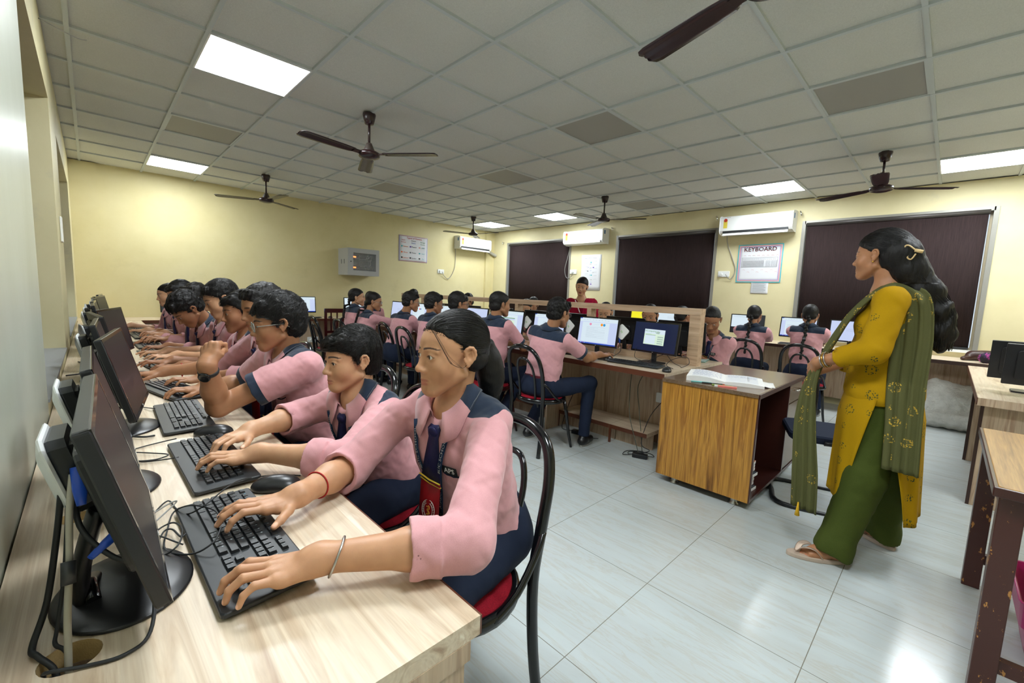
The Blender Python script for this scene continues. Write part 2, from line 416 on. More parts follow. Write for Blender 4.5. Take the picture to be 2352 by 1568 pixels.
blind(XO+.075, W2[0]+.02, W2[1]-.05, W2[3]-.06, W2[2]+.35, 'added dark blind in the farther recess, ending above a bright sill',
      [(0.05, -.9, -.02), (.055, -.92, -.5), (.06, -.85, -.95), (.065, -.70, -1.12), (.05, -.5, -1.08), (.02, -.4, -.8)])  # added blind, stopped short so daylight glows in the gap below
# window wall
WR = [(5.62, 7.47, 0.86, 2.46), (2.72, 4.50, 0.86, 2.43), (-0.22, 1.54, 0.86, 2.43)]
g = MB(); XT = XR+.16; ys = [YF]+[v for a in sorted(WR, key=lambda q: q[0]) for v in a[:2]]+[YB]
for k in range(0, len(ys), 2): g.box(XR, XT, ys[k], ys[k+1], 0, ZC)
for y0, y1, z0, z1 in WR: g.box(XR, XT, y0, y1, 0, z0).box(XR, XT, y0, y1, z1, ZC)
struct(g.build('wall_right', wall_w))
for k, (y0, y1, z0, z1) in enumerate(WR):
    window('window_%d' % (k+3), XR+.10, y0, y1, z0, z1, .03, 3)
g = MB()
for y0, y1, z0, z1 in WR:
    g.box(XR-.012, XR+.06, y0-.03, y0+.012, z0, z1+.03).box(XR-.012, XR+.06, y1-.012, y1+.03, z0, z1+.03).box(XR-.012, XR+.06, y0, y1, z1-.012, z1+.03)
struct(g.build('trim_5', alu_g))
blind(XR+.005, 5.62+.02, 7.47-.06, 2.44, 0.92, 'dark blind in the farthest window of the long window wall')
blind(XR+.005, 2.72+.02, 4.50-.03, 2.41, 0.92, 'dark blind in the middle window between two air conditioners')
blind(XR+.005, -.22+.045, 1.54-.03, 2.41, 0.90, 'widest dark blind behind the standing teacher')
struct(MB().box(XR-.03, XR+.06, -.24, 1.56, .84, .87).build('trim_6', white_p))

# ------------------------------------------------------------------ desks
def support(g, x0, x1, y0, y1, z1=.715, mi=1): g.box(x0, x1, y0, y1, 0, z1, mi)
# long desk along the near wall
e = empty('computer_desk', (XL+.004, 0.5, 0)); tag(e, 'long pale laminate desk in front of the grey wall, keyboards and monitors all along', 'desk')
top = MB().box(.0, .58, 0, 6.9, .715, .75).build('desktop', lam_y, e)
cut = MB().tube([(.09, .325, .6), (.09, .325, .9)], .034, 24).tube([(.085, .83, .6), (.085, .83, .9)], .03, 24).build('cut', lam_y)
cut.parent = e
bpy.context.view_layer.update()
md = top.modifiers.new('b', 'BOOLEAN'); md.object = cut; md.operation = 'DIFFERENCE'; md.solver = 'EXACT'
dg = bpy.context.evaluated_depsgraph_get(); nm = bpy.data.meshes.new_from_object(top.evaluated_get(dg)); top.modifiers.clear(); top.data = nm
bpy.data.objects.remove(cut)
raw = mat('raw_chipboard', rgb(206, 176, 122), 0.8, bump=0.6, bscale=400)
for cy in (.325, .83):
    g = MB(); r_ = .0345 if cy < .5 else .0305
    g.lathe([(r_-.001, .716), (r_-.001, .7495)], 24, M=Matrix.Translation((.09 if cy < .5 else .085, cy, 0))); g.build('cable_hole_rim', raw, e)
MB().box(.58, .584, 0, 6.9, .715, .7495).build('front_edge', edge_br, e)
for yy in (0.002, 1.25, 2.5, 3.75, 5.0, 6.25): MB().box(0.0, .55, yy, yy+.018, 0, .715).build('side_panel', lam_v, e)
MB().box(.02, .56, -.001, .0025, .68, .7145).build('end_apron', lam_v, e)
# desk under the far yellow wall
e = empty('computer_desk', (XL, 7.42, 0)); tag(e, 'pale laminate desk running under the long yellow wall', 'desk')
MB().box(.0, 4.1, .0, .60, .715, .75).build('desktop', lam_x, e)
MB().box(.6, 4.1, -.004, 0, .71, .75).build('front_edge', edge_br, e)
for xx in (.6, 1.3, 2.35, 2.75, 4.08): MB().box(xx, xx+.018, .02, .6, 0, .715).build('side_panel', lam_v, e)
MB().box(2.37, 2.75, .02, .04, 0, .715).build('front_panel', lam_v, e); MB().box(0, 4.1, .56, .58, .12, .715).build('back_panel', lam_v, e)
# centre island with the open laminate partition frame
e = empty('island_desk', (3.0, 1.43, 0)); tag(e, 'long centre laminate desk split lengthwise by an open wooden frame', 'desk')
L = 4.85
MB().box(0, 1.32, 0, L, .715, .75).build('desktop', lam_y, e)
MB().box(-.005, 0, 0, L, .708, .75).build('front_edge', edge_br, e)
MB().box(1.32, 1.325, 0, L, .708, .75).build('front_edge', edge_br, e)
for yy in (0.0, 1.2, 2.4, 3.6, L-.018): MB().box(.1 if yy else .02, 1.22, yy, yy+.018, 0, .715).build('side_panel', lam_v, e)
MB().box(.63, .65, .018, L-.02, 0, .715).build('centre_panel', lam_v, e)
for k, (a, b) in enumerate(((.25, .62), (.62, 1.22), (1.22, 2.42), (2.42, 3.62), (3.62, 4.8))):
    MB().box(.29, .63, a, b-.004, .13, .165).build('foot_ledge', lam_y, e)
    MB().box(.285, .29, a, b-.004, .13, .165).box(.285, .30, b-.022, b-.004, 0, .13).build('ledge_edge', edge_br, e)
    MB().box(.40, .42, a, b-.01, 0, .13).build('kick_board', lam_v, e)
e = empty('partition_frame', (3.62, 1.45, .75)); tag(e, 'open pale wooden partition frame standing on the centre desk', 'partition')
MB().box(-.0, .08, .07, L-.1, 0, .055).build('bottom_rail', lam_rail, e); MB().box(-.01, .09, .0, L-.02, .43, .485).build('top_rail', lam_rail, e)
for yy in (0, 1.1, 2.15, 3.2, 4.2, L-.09): MB().box(-.005, .085, yy, yy+(.09 if yy == 0 else .05), 0 if yy == 0 else .055, .43).build('post', lam_rail, e)
# counter under the windows
e = empty('window_counter', (6.5, -1.0, 0)); tag(e, 'long laminate counter with dark front edge under the blinds', 'counter')
MB().box(0, .6, 0, 8.4, .745, .78).build('countertop', lam_y, e); MB().box(-.005, 0, 0, 8.4, .74, .78).build('front_edge', edge_dk, e)
MB().box(.5, .52, .02, 8.4, .1, .745).build('back_panel', lam_v, e)
for yy in (.25, 2.15, 3.4, 4.7, 6.0, 7.3): MB().box(.03, .58, yy, yy+.018, 0, .745).build('side_panel', lam_v, e)
# desk row on the near side
e = empty('computer_desk', (4.2, -.78, 0)); tag(e, 'pale laminate desk seen from its end, two dark monitors turned away on it', 'desk')
MB().box(-.12, 2.285, 0, .6, .715, .75).build('desktop', lam_x, e); MB().box(-.12, 2.285, .6, .604, .705, .75).build('front_edge', edge_br, e)
MB().box(-.125, -.12, 0, .6, .70, .75).build('end_edge', lam_v, e)
MB().box(0, .02, .02, .575, 0, .715).build('end_panel', lam_v, e)
g = MB(); g.box(1.26, 1.28, .05, .57, 0, .715); g.build('side_panel', lam_v, e); MB().box(.02, 2.25, .05, .07, .1, .715).build('back_panel', lam_v, e)
MB().box(-.002, .0, .56, .578, 0, .715).build('panel_edge', edge_dk, e); MB().box(1.256, 1.26, .555, .575, 0, .715).build('panel_edge', edge_dk, e)
# old wooden table in the near corner
e = empty('wooden_table', (2.02, -.72, 0)); tag(e, 'worn wooden table with oak top and chipped dark legs in the near corner', 'table')
MB().rbox(0, 1.0, 0, .56, .722, .75, .012).build('tabletop', oak_top, e, bevel=.004)
g = MB(); g.box(-.004, 1.004, .555, .568, .718, .749); g.box(-.008, .004, 0, .568, .718, .749)
g.build('edge_moulding', mahog, e, bevel=.003)
def chipped():
    t = NT('chipped_brown_paint', 0.35)
    f = t.noise(t.mp((1, 1, .5)), 32, 5, .65); c = t.ramp(f, [(.62, rgb(74, 40, 34)), (.64, rgb(186, 130, 66))]); t.color(c); t.bump(f, .3, .002); return t.m
chip = chipped()
for xx, yy in ((.03, .49), (.90, .49), (.03, .02), (.90, .02)): MB().box(xx, xx+.06, yy, yy+.06, 0, .722).build('leg', chip, e, bevel=.003)
g = MB(); g.box(.09, .90, .51, .535, .63, .722).box(.09, .90, .04, .065, .63, .722).box(.045, .07, .08, .49, .63, .722).box(.92, .945, .08, .49, .63, .722)
g.build('apron', chip, e)
g = MB(); g.box(.045, .075, .08, .49, .12, .165).box(.915, .945, .08, .49, .12, .165).box(.07, .92, .26, .30, .12, .165); g.build('stretcher', chip, e)
# teak teacher desk
e = empty('teacher_desk', (2.86, .76, 0)); tag(e, 'teak-faced desk on chrome feet with open kneehole, a register lying open on it', 'desk')
W_, D_ = 1.12, .61
MB().box(-.01, W_, -.005, D_, .726, .75).build('desktop', teak_top, e, bevel=.001)
MB().box(0, .02, 0, D_, .055, .726).build('front_panel', teak_v, e)
g = MB(); g.box(.02, W_, .59, D_, .055, .726).box(.72, .74, .01, .59, .075, .726).box(.02, W_, 0.004, .59, .055, .075).box(.02, .03, .01, .59, .075, .726).box(W_-.02, W_, .0, .59, .055, .726)
g.build('carcass', mahog, e)
g = MB(); g.box(-.006, W_+.002, -.012, -.004, .72, .748).box(.0, .02, -.008, 0, .055, .72).box(.02, W_, -.006, .004, .055, .075).box(.72, .74, -.006, .01, .075, .72); g.build('edge_moulding', mahog, e)
def drawer(z0, z1):
    d = MB().box(.745, W_-.025, -.004, .014, z0, z1).build('drawer', teak_top, e)
    MB().tube([(.85, -.004, (z0+z1)/2+.02), (.85, -.03, (z0+z1)/2+.02), (.97, -.03, (z0+z1)/2+.02), (.97, -.004, (z0+z1)/2+.02)], .005, 8).build('handle', chrome, d)
drawer(.58, .715); drawer(.085, .57)
for xx, yy in ((.07, .10), (.07, .50), (1.0, .10), (1.0, .50)):
    MB().lathe([(0, 0), (.032, 0), (.032, .006), (.022, .012), (.022, .048), (.03, .055), (0, .055)], 20, M=Matrix.Translation((xx, yy, 0))).build('foot', steel, e)
# ------------------------------------------------------------------ sculpting: smooth unions of tapered limbs and ellipsoids, meshed as one surface
f32 = np.float32
def V3(*a): return np.array(a, dtype=np.float64)
def nrm(v): v = np.asarray(v, float); return v/max(np.linalg.norm(v), 1e-9)
class Fr:
    """a frame: origin and three axes (rows)"""
    def __init__(s, o, x, y, z): s.o = np.asarray(o, float); s.A = np.array([nrm(x), nrm(y), nrm(z)])
    def p(s, *v):
        v = v[0] if len(v) == 1 else v
        return s.o+np.asarray(v, float)@s.A
    def d(s, *v): return np.asarray(v, float)@s.A
    def loc(s, P): return (P-s.o)@s.A.T
def rc(a, b, r1, r2=None, fl=None):
    r2 = r1 if r2 is None else r2; a = np.asarray(a, float); b = np.asarray(b, float)
    return ('rc', a, b, r1, r2, (a+b)/2, np.linalg.norm(a-b)/2+max(r1, r2))
def el(c, r, A=None):
    c = np.asarray(c, float); return ('el', c, np.asarray(r, float), np.eye(3) if A is None else np.asarray(A), None, c, max(r))
def chain(pts, rs): return [rc(pts[i], pts[i+1], rs[i], rs[i+1]) for i in range(len(pts)-1)]
class G:
    """prims blended with k, merged into the whole with kg; op u(nion) s(ubtract)"""
    def __init__(s, prims, k=.01, kg=None, op='u', cuts=(), subs=None):
        s.subs = subs; s.hollow = None
        if subs: prims = [p for q in subs for p in q.prims]
        s.prims = prims; s.k = k; s.kg = k if kg is None else kg; s.op = op; s.cuts = cuts
def d_prim(p, P):
    if p[0] == 'rc':
        a, b = p[1].astype(f32), p[2].astype(f32); ab = b-a; L = max(float(ab@ab), 1e-12)
        pa = P-a; t = np.clip((pa@ab)/f32(L), 0, 1)
        q = pa-t[..., None]*ab
        return np.sqrt(np.einsum('...i,...i', q, q))-(f32(p[3])+(f32(p[4]-p[3]))*t)
    c, r, A = p[1].astype(f32), p[2].astype(f32), p[3].astype(f32)
    q = (P-c)@A.T; q1 = q/r; k0 = np.sqrt(np.einsum('...i,...i', q1, q1)); q2 = q1/r
    k1 = np.sqrt(np.einsum('...i,...i', q2, q2))
    return k0*(k0-1)/np.maximum(k1, 1e-6)
def smin(a, b, k):
    if k <= 0: return np.minimum(a, b)
    h = np.maximum(k-np.abs(a-b), 0)/k
    return np.minimum(a, b)-h*h*(k*.25)
BIG = 0.35
def evaluate(groups, P, cen, rad, disp=None):
    """P (nb,m,3) block points, cen (nb,3) block centres"""
    out = np.full(P.shape[:2], BIG, f32)
    for g in groups:
        if g.subs:      # fingers: each its own chain, never webbed to the next
            gd = np.full(P.shape[:2], BIG, f32)
            for q in g.subs: gd = np.minimum(gd, evaluate([q], P, cen, rad))
            out = smin(out, gd, g.kg) if g.op == 'u' else -smin(-out, gd, g.kg)
            continue
        gd = np.full(P.shape[:2], BIG, f32) ; any_ = np.zeros(len(P), bool)
        for p in g.prims:
            m = np.linalg.norm(cen-p[5], axis=1) < p[6]+rad+.04+g.k
            if not m.any(): continue
            any_ |= m; full = m.all()
            sub = P if full else P[m]
            d = d_prim(p, sub)
            if full: gd = smin(gd, d, g.k)
            else: gd[m] = smin(gd[m], d, g.k)
        if not any_.any(): continue
        for pt, n in g.cuts:
            n = np.asarray(n, f32); q = (P[any_]-np.asarray(pt, f32))@n
            gd[any_] = np.maximum(gd[any_], q)
        if g.op == 'u': out[any_] = smin(out[any_], gd[any_], g.kg)
        else: out[any_] = -smin(-out[any_], gd[any_], g.kg)
    if disp is not None: out = out+disp(P).astype(f32)
    return out
def sculpt(groups, h, disp=None):
    """returns vertices (n,3), quads (m,4)"""
    h = h*LOD; B = 8
    lo = np.min([p[5]-p[6] for g in groups if g.op == 'u' for p in g.prims], axis=0)-3*h
    hi = np.max([p[5]+p[6] for g in groups if g.op == 'u' for p in g.prims], axis=0)+3*h
    nb = np.ceil((hi-lo)/(h*B)).astype(int)
    ids = np.stack(np.meshgrid(*[np.arange(k) for k in nb], indexing='ij'), -1).reshape(-1, 3)
    cen = lo+(ids+.5)*h*B; rad = h*B*.87
    keep = []
    for s in range(0, len(ids), 40000):
        c = cen[s:s+40000]; m = np.zeros(len(c), bool)
        for g in groups:
            if g.op != 'u': continue
            for p in g.prims: m |= np.linalg.norm(c-p[5], axis=1) < p[6]+rad
        keep.append(m)
    keep = np.concatenate(keep); ids, cen = ids[keep], cen[keep]
    d = evaluate(groups, cen[:, None, :].astype(f32), cen, 0.0, disp)[:, 0]
    a = np.abs(d) < rad*1.25+2*h
    ids, cen = ids[a], cen[a]
    off = np.stack(np.meshgrid(*[np.arange(B+1)]*3, indexing='ij'), -1).reshape(-1, 3)
    Vv, Ff, cid = [], [], []
    N = nb*B+2
    def gid(i): return (i[..., 0]*N[1]+i[..., 1])*N[2]+i[..., 2]
    quads = []
    for s in range(0, len(ids), 3000):
        bi = ids[s:s+3000]; idx = bi[:, None, :]*B+off[None]
        P = (lo+idx*h).astype(f32)
        D = evaluate(groups, P, cen[s:s+3000], rad, disp).reshape(-1, B+1, B+1, B+1)
        n = len(bi)
        acc = np.zeros((n, B, B, B, 3), f32); cnt = np.zeros((n, B, B, B), f32)
        for ax in range(3):
            o1, o2 = [x for x in range(3) if x != ax]
            for da in (0, 1):
                for db in (0, 1):
                    sl0 = [slice(None)]+[slice(0, B)]*3; sl0[1+o1] = slice(da, da+B); sl0[1+o2] = slice(db, db+B)
                    sl1 = list(sl0); sl1[1+ax] = slice(1, B+1)
                    d0, d1 = D[tuple(sl0)], D[tuple(sl1)]
                    m = (d0 < 0) != (d1 < 0)
                    t = np.where(m, d0/np.where(m, d0-d1, 1), 0)
                    cnt += m
                    acc[..., ax] += t*m
                    if da: acc[..., o1] += m
                    if db: acc[..., o2] += m
        mk = cnt > 0; w = np.argwhere(mk)
        loc = acc[mk]/cnt[mk][:, None]
        gi = bi[w[:, 0]]*B+w[:, 1:]
        Vv.append(lo+(gi+loc)*h); cid.append(gid(gi))
        for ax in range(3):
            o1, o2 = [(1, 2), (2, 0), (0, 1)][ax]
            s0 = D[:, :B, :B, :B]; sl = [slice(None)]+[slice(0, B)]*3; sl[1+ax] = slice(1, B+1); s1 = D[tuple(sl)]
            m = (s0 < 0) != (s1 < 0); w = np.argwhere(m)
            if not len(w): continue
            gi = bi[w[:, 0]]*B+w[:, 1:]; fl = (s0[m] < 0)
            c = [gi.copy() for _ in range(4)]
            c[1][:, o1] -= 1; c[2][:, o1] -= 1; c[2][:, o2] -= 1; c[3][:, o2] -= 1
            q = np.stack([gid(x) for x in c], 1); ok = (gi[:, o1] > 0) & (gi[:, o2] > 0)
            q = q[ok]; fl = fl[ok]
            q[fl] = q[fl][:, ::-1]
            quads.append(q)
    if not Vv: return np.zeros((0, 3)), np.zeros((0, 4), int)
    Vv = np.concatenate(Vv); cid = np.concatenate(cid); quads = np.concatenate(quads)
    o = np.argsort(cid); cs = cid[o]
    pos = np.clip(np.searchsorted(cs, quads), 0, len(cs)-1); ok = (cs[pos] == quads).all(1)
    F = o[pos[ok]][:, ::-1]
    return Vv, F
def relax(V, F, it=1, lam=.5):
    n = len(V); a = np.concatenate([F[:, i] for i in range(4)]); b = np.concatenate([F[:, (i+1) % 4] for i in range(4)])
    for _ in range(it):
        S_ = np.zeros_like(V); c = np.zeros(n)
        for x in range(3): S_[:, x] = np.bincount(a, V[b, x], n)+np.bincount(b, V[a, x], n)
        c = np.bincount(a, minlength=n)+np.bincount(b, minlength=n)
        V = V+lam*(S_/np.maximum(c, 1)[:, None]-V)
    return V
def mesh_obj(name, V, F, mats, parent=None, origin=(0, 0, 0), attrs=None, cols=None, midx=None):
    me = bpy.data.meshes.new(name); V = np.asarray(V)-np.asarray(origin)
    me.vertices.add(len(V)); me.vertices.foreach_set('co', V.astype(f32).ravel())
    n = len(F); me.loops.add(n*4); me.loops.foreach_set('vertex_index', F.astype(np.int32).ravel())
    me.polygons.add(n); me.polygons.foreach_set('loop_start', np.arange(0, n*4, 4, dtype=np.int32))
    me.polygons.foreach_set('use_smooth', np.ones(n, bool))
    for m in (mats if isinstance(mats, (list, tuple)) else [mats]): me.materials.append(m)
    if midx is not None: me.polygons.foreach_set('material_index', midx.astype(np.int32))
    me.update(calc_edges=True); me.validate()
    for k, v in (attrs or {}).items():
        at = me.attributes.new(k, 'FLOAT', 'POINT'); at.data.foreach_set('value', v.astype(f32))
    if cols is not None:
        at = me.attributes.new('Col', 'FLOAT_COLOR', 'POINT')
        c4 = np.ones((len(V), 4), f32); c4[:, :3] = cols; at.data.foreach_set('color', c4.ravel())
    o = bpy.data.objects.new(name, me); C.objects.link(o)
    if parent is not None: o.parent = parent
    return o
def wob(P, f, s=0.0):
    """cheap smooth pseudo noise in -1..1"""
    x, y, z = P[..., 0]*f, P[..., 1]*f, P[..., 2]*f
    return (np.sin(x*1.3+2.1*np.sin(y*.9+s)+s)+np.sin(y*1.7+1.7*np.sin(z*1.1+s*2)+1)+np.sin(z*1.5+1.9*np.sin(x*1.2+s)+2))/3

# ------------------------------------------------------------------ people: materials
def skin_mat():
    t = NT('skin', 0.44, 0.45)
    at = t.n('ShaderNodeAttribute', attribute_name='Col')
    f = t.noise(t.mp((1, 1, 1)), 45, 4); g_ = t.noise(t.mp((1, 1, 1)), 600, 2)
    c = t.mix(t.math('MULTIPLY', f, 0.30), at.outputs['Color'], rgb(120, 62, 40), 'MIX')
    t.color(c); t.bump(g_, 0.18, 0.0006)
    t.b.inputs['Subsurface Weight'].default_value = 0.12; t.b.inputs['Subsurface Radius'].default_value = (0.01, 0.004, 0.002)
    t.b.inputs['Subsurface Scale'].default_value = 0.6
    return t.m
skin_m = skin_mat()
def shirt_mat(name, pa, pb, na, nb_):
    t = NT(name, 0.85, 0.15)
    at = t.n('ShaderNodeAttribute', attribute_name='nv')
    f = t.noise(t.mp((1, 1, 1)), 650, 2); f2 = t.noise(t.mp((1, 1, 1)), 9, 3)
    pk = t.mix(f, pa, pb); pk = t.mix(t.math('MULTIPLY', f2, .25), pk, pb)
    nv = t.mix(f, na, nb_)
    s = t.math('GREATER_THAN', at.outputs['Fac'], 0.0)
    t.color(t.mix(s, pk, nv)); t.bump(f, 0.3, 0.0006)
    t.b.inputs['Sheen Weight'].default_value = 0.25
    return t.m
NA, NB = (0.014, 0.024, 0.046, 1), (0.028, 0.042, 0.074, 1)
shirt_m = shirt_mat('uniform_shirt_cloth', rgb(226, 172, 176), rgb(204, 146, 151), NA, NB)
def hair_mat(name, c1, c2, rough=.38):
    t = NT(name, rough, 0.3); f = t.noise(t.mp((1, 1, .25)), 260, 3, .6); t.color(t.mix(f, c1, c2)); t.bump(f, .6, .002); return t.m
hair_m = hair_mat('black_hair', (0.003, 0.0026, 0.0026, 1), (0.013, 0.011, 0.010, 1), .5)
strand_m = mat('hair_strand', (0.007, 0.0058, 0.0055, 1), 0.40, spec=0.5)
eye_w = mat('eye_white', rgb(226, 220, 214), 0.15); eye_i = mat('eye_iris', rgb(38, 22, 14), 0.08)
brow_c = V3(0.018, 0.012, 0.010)

# ------------------------------------------------------------------ people: anatomy
def head_groups(H, s, fem=False, ears=True, fine=True):
    p = lambda x, y, z: H.p(x*s, y*s, z*s)
    A = H.A
    E = lambda c, r: el(p(*c), [v*s for v in r], A)
    K = lambda a, b, r1, r2=None: rc(p(*a), p(*b), r1*s, (r1 if r2 is None else r2)*s)
    jw = .050 if fem else .053
    base = [E((0, -.018, .035), (.072, .092, .075)), E((0, .022, .020), (.062, .064, .070)), E((0, .030, -.030), (.054, .054, .060)),
            E((0, .057, -.060), (.031, .030, .034)), E((0, .066, -.092), (.021, .019, .016))]
    for q in (-1, 1):
        base += [K((q*jw, -.004, -.048), (q*.017, .062, -.090), .017, .015), E((q*.037, .048, -.026), (.028, .028, .032))]
    gs = [G(base, .022*s)]
    gs.append(G([K((0, .080, .010), (0, .097, -.025), .0065, .0085), E((0, .0985, -.0295), (.0105, .0100, .0090)), E((.0120, .0905, -.033), (.0075, .009, .0070)), E((-.0120, .0905, -.033), (.0075, .009, .0070))], .006*s, .009*s))
    for q in (-1, 1):
        gs.append(G([K((q*.014, .082, .020), (q*.046, .068, .019), .005, .004)], .005*s, .012*s))
        gs.append(G([E((q*.031, .0915, .004), (.018, .0115, .0105))], .003, .012*s, 's'))
        if fine:
            gs.append(G([E((q*.030, .0705, .004), (.0150, .0146, .0144))], .001, .005*s))
            gs.append(G([E((q*.0305, .0865, .0032), (.0148, .0100, .0058))], .001, .0012*s, 's'))
            gs.append(G([E((q*.0062, .0970, -.0390), (.0034, .0045, .0028))], .001, .002*s, 's'))
        if ears:
            if fine:
                hx = [(.0735, .000, .008), (.0765, .003, .018), (.0790, -.001, .026), (.0815, -.010, .031), (.0840, -.020, .029), (.0855, -.027, .019), (.0850, -.029, .006), (.0830, -.025, -.006), (.0800, -.016, -.017), (.0770, -.009, -.026)]
                hx = [(a_, -.012+(b_+.012)*.84, c_*.84+.001) for a_, b_, c_ in hx]
                gs.append(G([E((q*.0755, -.012, .003), (.0055, .0130, .0205)), E((q*.0760, -.007, -.018), (.0050, .0075, .0100))], .004*s, .005*s))
                gs.append(G([K((q*a[0], a[1], a[2]), (q*b[0], b[1], b[2]), .0038, .0038) for a, b in zip(hx, hx[1:])], .004*s, .004*s))
                gs.append(G([K((q*.081, -.018, .016), (q*.082, -.019, -.001), .0028, .0030), K((q*.082, -.019, -.001), (q*.078, -.010, -.012), .0030, .0028), K((q*.0745, .002, -.004), (q*.0760, .001, -.010), .0035)], .002*s, .003*s))
                gs.append(G([E((q*.0830, -.011, .003), (.0060, .0058, .0095))], .002, .003*s, 's'))
            else: gs.append(G([E((q*.0785, -.014, .002), (.0060, .016, .024)), E((q*.076, -.008, -.022), (.0055, .009, .012))], .006*s, .004*s))
    gs.append(G([K((-.0235, .0805, -.0618), (0, .0885, -.0600), .0026, .0046), K((.0235, .0805, -.0618), (0, .0885, -.0600), .0026, .0046)], .002*s, .004*s))
    gs.append(G([K((-.019, .0805, -.0675), (0, .0872, -.0700), .0030, .0056), K((.019, .0805, -.0675), (0, .0872, -.0700), .0030, .0056)], .002*s, .004*s))
    if fine: gs.append(G([K((-.0245, .0842, -.0630), (0, .0930, -.0645), .0012), K((.0245, .0842, -.0630), (0, .0930, -.0645), .0012)], .001, .002*s, 's'))
    return gs
def head_paint(H, s, skin, fem, lip=None, brow=True, stub=False):
    L = []
    lipc = lip if lip is not None else skin*V3(.72, .50, .60)
    for q in (-1, 1):
        L.append((H.p(q*.009*s, .092*s, -.0605*s), H.A, V3(.0165, .014, .0040)*s, lipc, .35))
        L.append((H.p(q*.0078*s, .090*s, -.0697*s), H.A, V3(.0130, .012, .0050)*s, lipc*1.12, .35))
        if brow:
            for k in range(7):
                t = k/6; x = .013+.035*t; z = .0245+.0058*math.sin(t*2.3+.15)-(.0035*t)
                L.append((H.p(q*x*s, (.086-.022*t*t)*s, z*s), H.A, V3(.0052, .012, (.0036-.0018*t)*(.8 if fem else 1.15))*s, brow_c, .35))
        # lash line
        for k in range(7):
            t = k/6*2-1
            L.append((H.p((q*.0305+t*.0132)*s, .082*s, (.0086-.0050*t*t)*s), H.A, V3(.0032, .008, .0013)*s, brow_c, .45))
        L.append((H.p(q*.0062*s, .0970*s, -.0390*s), H.A, V3(.0042, .006, .0034)*s, skin*.22, .3))
    if stub:
        L.append((H.p(0, .094*s, -.0535*s), H.A, V3(.020, .010, .0045)*s, skin*.45, .8))
    return L
def nz(a, b): return a*V3(1, 1, 1)+b*0
def hand_groups(W, fdir, dors, side, s=1.0, pose='type', spread=1.0, rnd=0, thumb=0.0):
    """side: +1 right hand, -1 left hand. returns groups and nail paints"""
    Y = nrm(fdir); Z = nrm(np.asarray(dors)-Y*np.dot(dors, Y)); X = np.cross(Y, Z)*(-side)   # X points to the thumb side
    P = lambda x, y, z: np.asarray(W)+s*(x*X+y*Y+z*Z)
    rng = random.Random(rnd)
    curl = {'type': (-12, 38, 28), 'mouse': (-10, 26, 18), 'flat': (2, 8, 6), 'fist': (70, 85, 60), 'soft': (15, 30, 22), 'press': (10, 52, 24)}[pose]
    kn = [(.028, .082, .002), (.008, .088, .005), (-.012, .084, .003), (-.029, .075, -.002)]     # index .. little
    ln = [(.040, .025, .020), (.044, .029, .021), (.041, .027, .020), (.032, .020, .018)]
    rr = [(.0090, .0082, .0074, .0062), (.0092, .0084, .0075, .0063), (.0087, .0080, .0072, .0060), (.0078, .0070, .0063, .0053)]
    palm = [rc(P(.0, .0, 0), P(.0, .02, 0), .020*s, .021*s)]
    for (x, y, z), r in zip(kn, (.0125, .0125, .012, .0115)):
        palm.append(rc(P(x*.45, .012, -.001), P(x, y-.006, z-.004), .0145*s, r*s))
    palm.append(rc(P(.014, .018, -.008), P(.030, .050, -.008), .015*s, .012*s))
    palm.append(rc(P(-.016, .018, -.008), P(-.024, .060, -.008), .013*s, .010*s))
    fing = []; nails = []
    for i in range(4):
        x, y, z = kn[i]; a = 0.0
        sp = R((6, 1, -4, -10)[i]*spread+rng.uniform(-2, 2))
        pts = [P(x, y-.012, z-.003), P(x, y, z)]; cx, cy, cz = x, y, z
        var = rng.uniform(-7, 7)+(0, -3, 0, 4)[i]
        for k in range(3):
            a += R(curl[k]+var*(1 if k else .4))
            l = ln[i][k]; cx += l*math.cos(a)*math.sin(sp); cy += l*math.cos(a)*math.cos(sp); cz -= l*math.sin(a)
            pts.append(P(cx, cy, cz))
        rs = [.0098*s, .0100*s]+[v*s for v in rr[i][1:]]
        g = [rc(pts[0], pts[1], rs[0], rs[1]), rc(pts[1], pts[2], rs[1]*.93, rs[2]), rc(pts[2], pts[3], rs[2], rs[3]), rc(pts[3], pts[4], rs[3], rs[4])]
        fing.append(G(g, .003*s, 0))
        dd = nrm(pts[4]-pts[3]); up = nrm(Z*math.cos(a)+ (Y*math.cos(sp)+X*math.sin(sp))*math.sin(a)); sd = np.cross(dd, up)
        nails.append((pts[4]+up*rs[4]*.75+dd*.001*s, np.array([sd, dd, up]), V3(.0050, .0072, .0048)*s))
    # thumb
    tb = [P(.016, .018, -.006), P(.036+.004*thumb, .044-.01*thumb, -.012), P(.050+.012*thumb, .070-.014*thumb, -.018), P(.052+.022*thumb, .098-.024*thumb, -.022)]
    if pose == 'fist': tb = [P(.016, .018, -.008), P(.034, .045, -.018), P(.026, .070, -.034), P(.006, .080, -.040)]
    fing.append(G([rc(tb[0], tb[1], .013*s, .0118*s), rc(tb[1], tb[2], .0108*s, .0098*s), rc(tb[2], tb[3], .0094*s, .0072*s)], .004*s, 0))
    dd = nrm(tb[3]-tb[2]); up = nrm(Z*.8+X*.5); up = nrm(up-dd*np.dot(up, dd)); nails.append((tb[3]+up*.0062*s, np.array([np.cross(dd, up), dd, up]), V3(.0062, .0082, .0045)*s))
    gs = [G(palm, .012*s, .014*s)]
    # fingers stay apart from each other: merge each with the palm only near the knuckle
    return gs+[G(None, kg=.007*s, subs=fing)], nails
